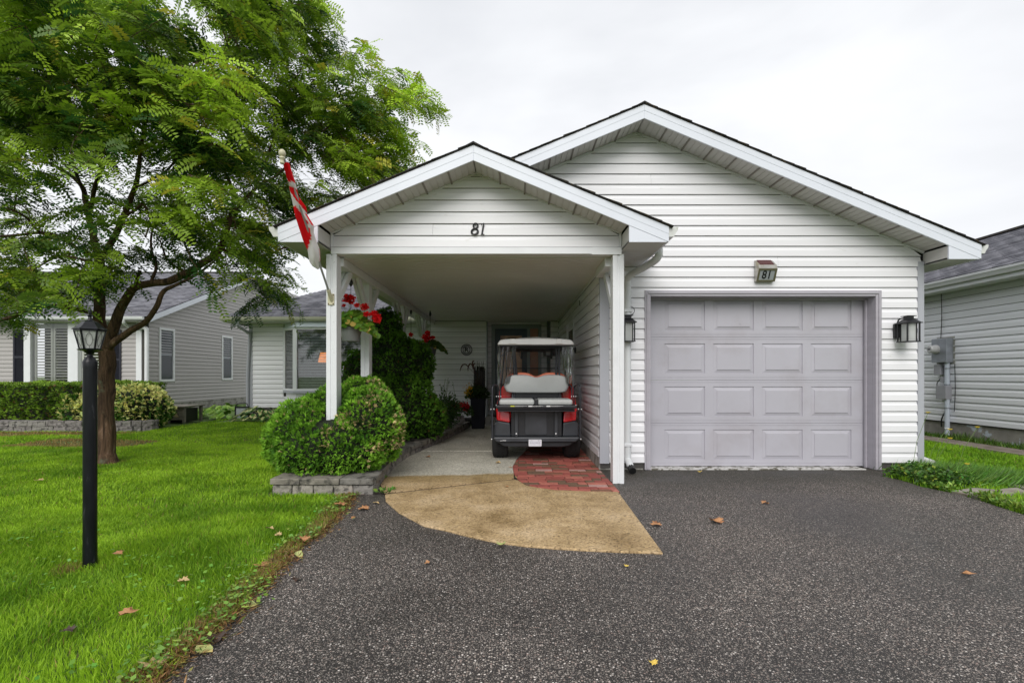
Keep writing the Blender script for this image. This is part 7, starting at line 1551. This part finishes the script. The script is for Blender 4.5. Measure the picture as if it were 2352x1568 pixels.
# rear seat: black frame tray, two cushions, centre strap
for (z_a,z_b,ya,yb_) in ((918,946,6.26,6.9),(950,962,6.28,6.9),(966,984,6.30,6.8)):
    a_, b_ = Z(190,z_b,6.28), Z(1030,z_a,6.28); d_ = 0.0 if z_a==918 else 0.02
    mb = MB(); mb.box(a_.x+d_,b_.x-d_,ya,yb_,a_.z,b_.z); part('seat_tray',M_blk,0.006)(mb)
def cushion(nm,x0,x1,y0,y1,z0,z1,m,r=0.035):
    mb = MB(); mb.box(x0,x1,y0,y1,z0,z1); o = mb.build(nm,m,gc); b = o.modifiers.new('b','BEVEL'); b.width = r; b.segments = 5; 
    for p_ in o.data.polygons: p_.use_smooth = True
    w_ = o.modifiers.new('n','WEIGHTED_NORMAL'); return o
for (za,zb_) in ((222,592),(626,988)): 
    a_, b_ = Z(za,918,6.30), Z(zb_,838,6.34); cushion('seat_cushion',a_.x,b_.x,6.30,6.74,a_.z+0.001,a_.z+0.078,M_seat,0.03)
a_, b_ = Z(593,918,6.29), Z(625,840,6.32); mb = MB(); mb.box(a_.x,b_.x,6.292,6.75,a_.z+0.002,a_.z+0.083); part('seat_divider',M_blk,0.008)(mb)
# labels on the tray edge
yl = 6.2585
for (za,zb_,m_) in ((340,383,'yel'),(388,512,'txt'),(527,570,'wht'),(574,682,'txt'),(715,758,'wht'),(762,892,'txt')):
    a_, b_ = Z(za,931,yl), Z(zb_,918,yl)
    if m_ == 'txt':
        mb = MB(); x = a_.x
        while x < b_.x-0.006: w_ = random.uniform(.004,.012); mb.box(x,x+w_,yl-0.0005,yl+0.0015,a_.z+0.009,a_.z+0.0125); mb.box(x,x+w_*.8,yl-0.0005,yl+0.0015,a_.z+0.003,a_.z+0.0055) if x < a_.x+(b_.x-a_.x)*.7 else None; x += w_+0.002
        tag(part('label_print',M_white_pl)(mb),kind='stuff')
    else: mb = MB(); mb.box(a_.x,b_.x,yl-0.001,yl+0.0015,a_.z+0.001,b_.z-0.001); part('warning_label', mat('yellow_label',(0.6,0.6,0.05),.5) if m_=='yel' else M_white_pl)(mb)
# back rest shape with twin humps
def backshape(y0,y1,zx0,zx1,zyt,zyb,dip,m,nm,Y,rr=0.03):
    a_, b_ = Z(zx0,zyb,Y), Z(zx1,zyt,Y); W_ = b_.x-a_.x; H_ = b_.z-a_.z; pts=[]
    n_ = 36
    for i in range(n_+1):
        t_ = i/n_; s_ = (t_-0.5)*2; hump = 1-dip*math.exp(-(s_/0.20)**2)-0.0*s_; edge_ = (1-abs(s_)**7)**(1/3.2) if abs(s_)<1 else 0
        pts.append((a_.x+W_*t_, a_.z+H_*(0.35+0.65*hump*edge_ if edge_>0 else 0.35)))
    bot = [(a_.x+W_*t_, a_.z+H_*(0.35-0.35*((1-abs((t_-0.5)*2)**8)**(1/3)))) for t_ in np.linspace(1,0,25)[1:-1]]
    loop = pts+bot; mb = MB(); cx = sum(p_[0] for p_ in loop)/len(loop); cz = sum(p_[1] for p_ in loop)/len(loop)
    rings = [(0.90,y0),(0.965,y0+0.008),(1.0,y0+rr),(1.0,y1-rr),(0.965,y1-.008),(0.9,y1)]; n2 = len(loop)
    for k_,yq in rings: mb.v += [(cx+(x-cx)*k_, yq, cz+(z-cz)*k_) for x,z in loop]
    for r_ in range(len(rings)-1):
        for k in range(n2): p0=r_*n2+k; p1=r_*n2+(k+1)%n2; mb.f.append((p0,p1,p1+n2,p0+n2))
    mb.f.append(tuple(range(n2-1,-1,-1))); mb.f.append(tuple(range((len(rings)-1)*n2,len(rings)*n2))); return part(nm,m,smooth=True)(mb)
backshape(6.72,6.80,270,950,597,786,0.21,M_seat,'rear_backrest',6.74)
backshape(6.93,7.03,285,935,572,800,0.28,M_orange,'front_backrest',6.95)
mb = MB(); mb.box(-0.1,0.71,7.04,7.5,0.62,0.78); part('front_seat',M_orange,0.04)(mb)
mb = MB(); mb.box(Z(355,0,6.84).x,Z(870,0,6.84).x,6.81,6.90,Z(0,840,6.84).z,Z(0,770,6.84).z); part('back_support',M_blk,0.01)(mb)
for zx in (368,856): a_=Z(zx,785,6.76); mb=MB(); mb.bar((a_.x,6.80,0.74),(a_.x,6.83,1.0),0.04,0.03); part('back_bracket',M_blk)(mb)
# struts
for (zt_,zb2) in ((362,384),(378,404),(848,850),(826,822)):
    a_ = Z(zt_,292,6.80); b_ = Z(zb2,600,6.80); yo = 0.0 if zt_ in (362,848) else 0.07
    mb = MB(); mb.tube([(a_.x,6.80+yo,a_.z),(b_.x,6.80+yo,b_.z),(b_.x,6.80+yo,0.75)],0.0165,10); part('rear_strut',M_tube,smooth=True)(mb)
for zx in (232,990):
    mb = MB(); a_=Z(zx,290,8.1); mb.tube([(a_.x+(.08 if zx<500 else -.08),8.0,1.60),(a_.x+(.02 if zx<500 else -.02),8.28,1.0),(a_.x+(.02 if zx<500 else -.02),8.5,0.75)],0.015,10); part('front_strut',M_tube,smooth=True)(mb)
for (zx) in (458,768): a_=Z(zx,300,7.6); mb = MB(); mb.bar((a_.x,7.6,1.60),(a_.x+.0,7.62,1.42),0.03,0.02); c_=MB(); part('roof_hook',M_blk,0.003)(mb)
# roof canopy
xa_, xb_ = Z(205,0,6.50).x, Z(1005,0,6.50).x; zr0 = Z(0,284,6.50).z; zr1 = Z(0,226,6.50).z
def roofsec(y, z_off, k=1.0, top=0.0):
    return [(xa_+ (1-k)*0.5,y,zr0+z_off),(xa_+0.004,y,zr0+0.02+z_off),(xa_+0.035,y,zr1-0.012+z_off),(xa_+0.10,y,zr1+z_off),(CXX-0.30,y,zr1+0.005+top*.5+z_off),(CXX-0.22,y,zr1+0.006+top+z_off),(CXX,y,zr1+0.010+top*1.25+z_off),(CXX+0.22,y,zr1+0.006+top+z_off),(CXX+0.30,y,zr1+0.005+top*.5+z_off),(xb_-0.10,y,zr1+z_off),(xb_-0.035,y,zr1-0.012+z_off),(xb_-0.004,y,zr0+0.02+z_off),(xb_-(1-k)*.5,y,zr0+z_off)]
mb = MB(); secs = [roofsec(6.50,0),roofsec(6.53,0.0),roofsec(6.62,0.0,top=0.008),roofsec(6.80,0.0,top=0.035),roofsec(7.4,0.01,top=0.045),roofsec(8.1,0.0,top=0.03),roofsec(8.28,-.01,top=0.0)]
m_ = len(secs[0])
for s_ in secs: mb.v += s_
for i in range(len(secs)-1):
    for k in range(m_-1): a_=i*m_+k; mb.f.append((a_,a_+1,a_+1+m_,a_+m_))
    mb.f.append((i*m_,i*m_+m_,i*m_+2*m_-1,i*m_+m_-1))
mb.f.append(tuple(range(m_))); mb.f.append(tuple(range((len(secs)-1)*m_,len(secs)*m_))); part('roof',M_roofw,0.012,smooth=True)(mb)
for (z0a,z1a,z0b,z1b) in ((322,402,335,392),(812,892,824,878)):
    mb = MB(); a0_,a1_ = Z(z0a,272,6.495),Z(z1a,272,6.495); b0_,b1_ = Z(z0b,224,6.495),Z(z1b,224,6.495); mb.prism([(a0_.x,6.485,zr0+0.012),(a1_.x,6.485,zr0+0.012),(b1_.x,6.485,zr1+0.004),(b0_.x,6.485,zr1+0.004)],[(a0_.x,6.60,zr0+0.012),(a1_.x,6.60,zr0+0.012),(b1_.x,6.64,zr1+0.006),(b0_.x,6.64,zr1+0.006)]); part('roof_rib',M_roofw,0.006)(mb)
a_,b_ = Z(547,256,6.495),Z(662,232,6.495); mb = MB(); 
for q in ((a_.x,b_.x,a_.z,a_.z+.003),(a_.x,b_.x,b_.z-.003,b_.z),(a_.x,a_.x+.003,a_.z,b_.z),(b_.x-.003,b_.x,a_.z,b_.z)): mb.box(q[0],q[1],6.496,6.4995,q[2],q[3])
part('embossed_frame',M_roofw)(mb)
mb = MB(); mb.box(xa_+0.02,xb_-0.02,6.53,8.2,zr0-0.014,zr0-0.001); part('roof_frame',M_blk)(mb)
mb = MB(); mb.box(Z(360,0,6.78).x,Z(860,0,6.78).x,6.76,6.82,zr0-0.035,zr0-0.0145); part('roof_crossbar',M_blk)(mb)
# clear vinyl side curtains and windscreen
def curtain(x0,y0_,x1,y1_,z0_,z1_,seed,taper=0.0):
    V=[];n1_,n2_=26,18
    for i in range(n1_+1):
        for j in range(n2_+1):
            s_=i/n1_; t_=j/n2_; x=x0+(x1-x0)*s_*(1-taper*(1-t_)); y=y0_+(y1_-y0_)*s_; z=z0_+(z1_-z0_)*t_
            w_=0.022*noise.noise(Vector((s_*6+seed,t_*2.2,seed)))+0.012*math.sin(s_*22+3*t_+seed); V.append((x+w_,y+w_,z))
    F_=[(i*(n2_+1)+j,(i+1)*(n2_+1)+j,(i+1)*(n2_+1)+j+1,i*(n2_+1)+j+1) for i in range(n1_) for j in range(n2_)]
    return npmesh('clear_curtain',np.array(V),np.array(F_),M_vinylclear,gc,smooth=True)
curtain(-0.215,6.62,-0.225,8.0,0.95,zr0,1.3); curtain(0.80,6.62,0.81,8.0,0.95,zr0,4.1)
curtain(-0.20,6.60,0.03,6.72,1.05,zr0-.01,2.2,0.4); curtain(0.80,6.60,0.66,6.72,1.05,zr0-.01,7.2,0.4)
mb = MB(); mb.add([(-0.13,8.2,1.0),(0.74,8.2,1.0),(0.74,8.05,zr0-.01),(-0.13,8.05,zr0-.01)],[(0,1,2,3)]); part('windscreen',M_vinylclear)(mb)
mb = MB()
for a_,b_ in (((-0.13,8.2,1.0),(0.74,8.2,1.0)),((-0.13,8.2,1.0),(-0.13,8.05,zr0-.02)),((0.74,8.2,1.0),(0.74,8.05,zr0-.02)),((-0.13,8.13,1.28),(0.74,8.13,1.28))): mb.bar(a_,b_,0.016,0.016)
part('windscreen_frame',M_blk)(mb)
# dash, cowl, steering wheel, mirrors
mb = MB(); mb.polyX([(8.15,0.35),(8.15,0.98),(8.35,1.02),(8.75,0.86),(8.95,0.62),(9.0,0.35)],-0.13,0.74); part('front_cowl',M_red,0.05)(mb)
mb = MB(); mb.box(-0.12,0.73,8.05,8.14,0.72,0.99); part('dashboard',M_blk,0.02)(mb)
mb = MB(); ring(mb,(0.06,7.88,1.02),0.17,0.012,28,axis='y',k=8); mb.tube([(0.06,7.88,1.02),(0.06,8.1,0.85)],0.018,8); mb.bar((-0.09,7.88,1.02),(0.21,7.88,1.02),0.025,0.012); part('steering_wheel',M_blk,smooth=True)(mb)
c_ = Z(219,420,7.75); mb = MB(); mb.sphere(c_,1,16,(0.024,0.03,0.088)); part('side_mirror',mat('cream_mirror_shell',(0.62,0.58,0.50),.4),smooth=True)(mb); mb = MB(); mb.tube([c_,(c_.x+0.10,7.9,c_.z+0.09)],0.007,6); part('mirror_arm',M_blk)(mb)
c_ = Z(1016,338,7.4); mb = MB(); mb.sphere(c_,1,14,(0.02,0.04,0.05)); part('side_mirror',M_blk,smooth=True)(mb); mb = MB(); mb.tube([c_,(c_.x-0.07,7.5,c_.z+0.06)],0.007,6); part('mirror_arm',M_blk)(mb)
# plate
a_, b_ = Z(530,1343,6.405), Z(666,1272,6.405); mb = MB(); pp = rrect(a_.x,b_.x,a_.z,b_.z,0.010,6.408); mb.prism(pp,[(x,6.402,z) for x,y,z in pp]); plate = mb.build('number_plate', mat('plate_white',(0.66,0.66,0.72),.4), gc)
mb = MB(); pp = rrect(a_.x+.004,b_.x-.004,a_.z+.004,b_.z-.004,0.008,0); mb.tube([(x,6.4018,z) for x,y,z in pp]+[(pp[0][0],6.4018,pp[0][2])],0.0022,5); mb.build('plate_rim', M_white_pl, plate)
for t_ in (0.24,0.76): m_ = MB(); x_=a_.x+(b_.x-a_.x)*t_; m_.box(x_-0.007,x_+0.007,6.3995,6.4018,b_.z-0.015,b_.z-0.011); m_.build('slot', M_black, plate)
for (t_,zq_) in ((0.11,.83),(0.89,.83),(0.85,.16)): m_=MB(); m_.lathe([(0.0035,0),(0.0035,-0.003)],(a_.x+(b_.x-a_.x)*t_,6.4016,a_.z+(b_.z-a_.z)*zq_),8,'y'); m_.build('screw', M_steel, plate)
text_obj('plate_lettering','ROLLS RICE',0.033,Matrix.Translation(((a_.x+b_.x)/2,6.4008,(a_.z+b_.z)/2))@Mt,mat('faded_print',(0.36,0.34,0.40),.6),plate,extrude=0.0006,sx=0.78)
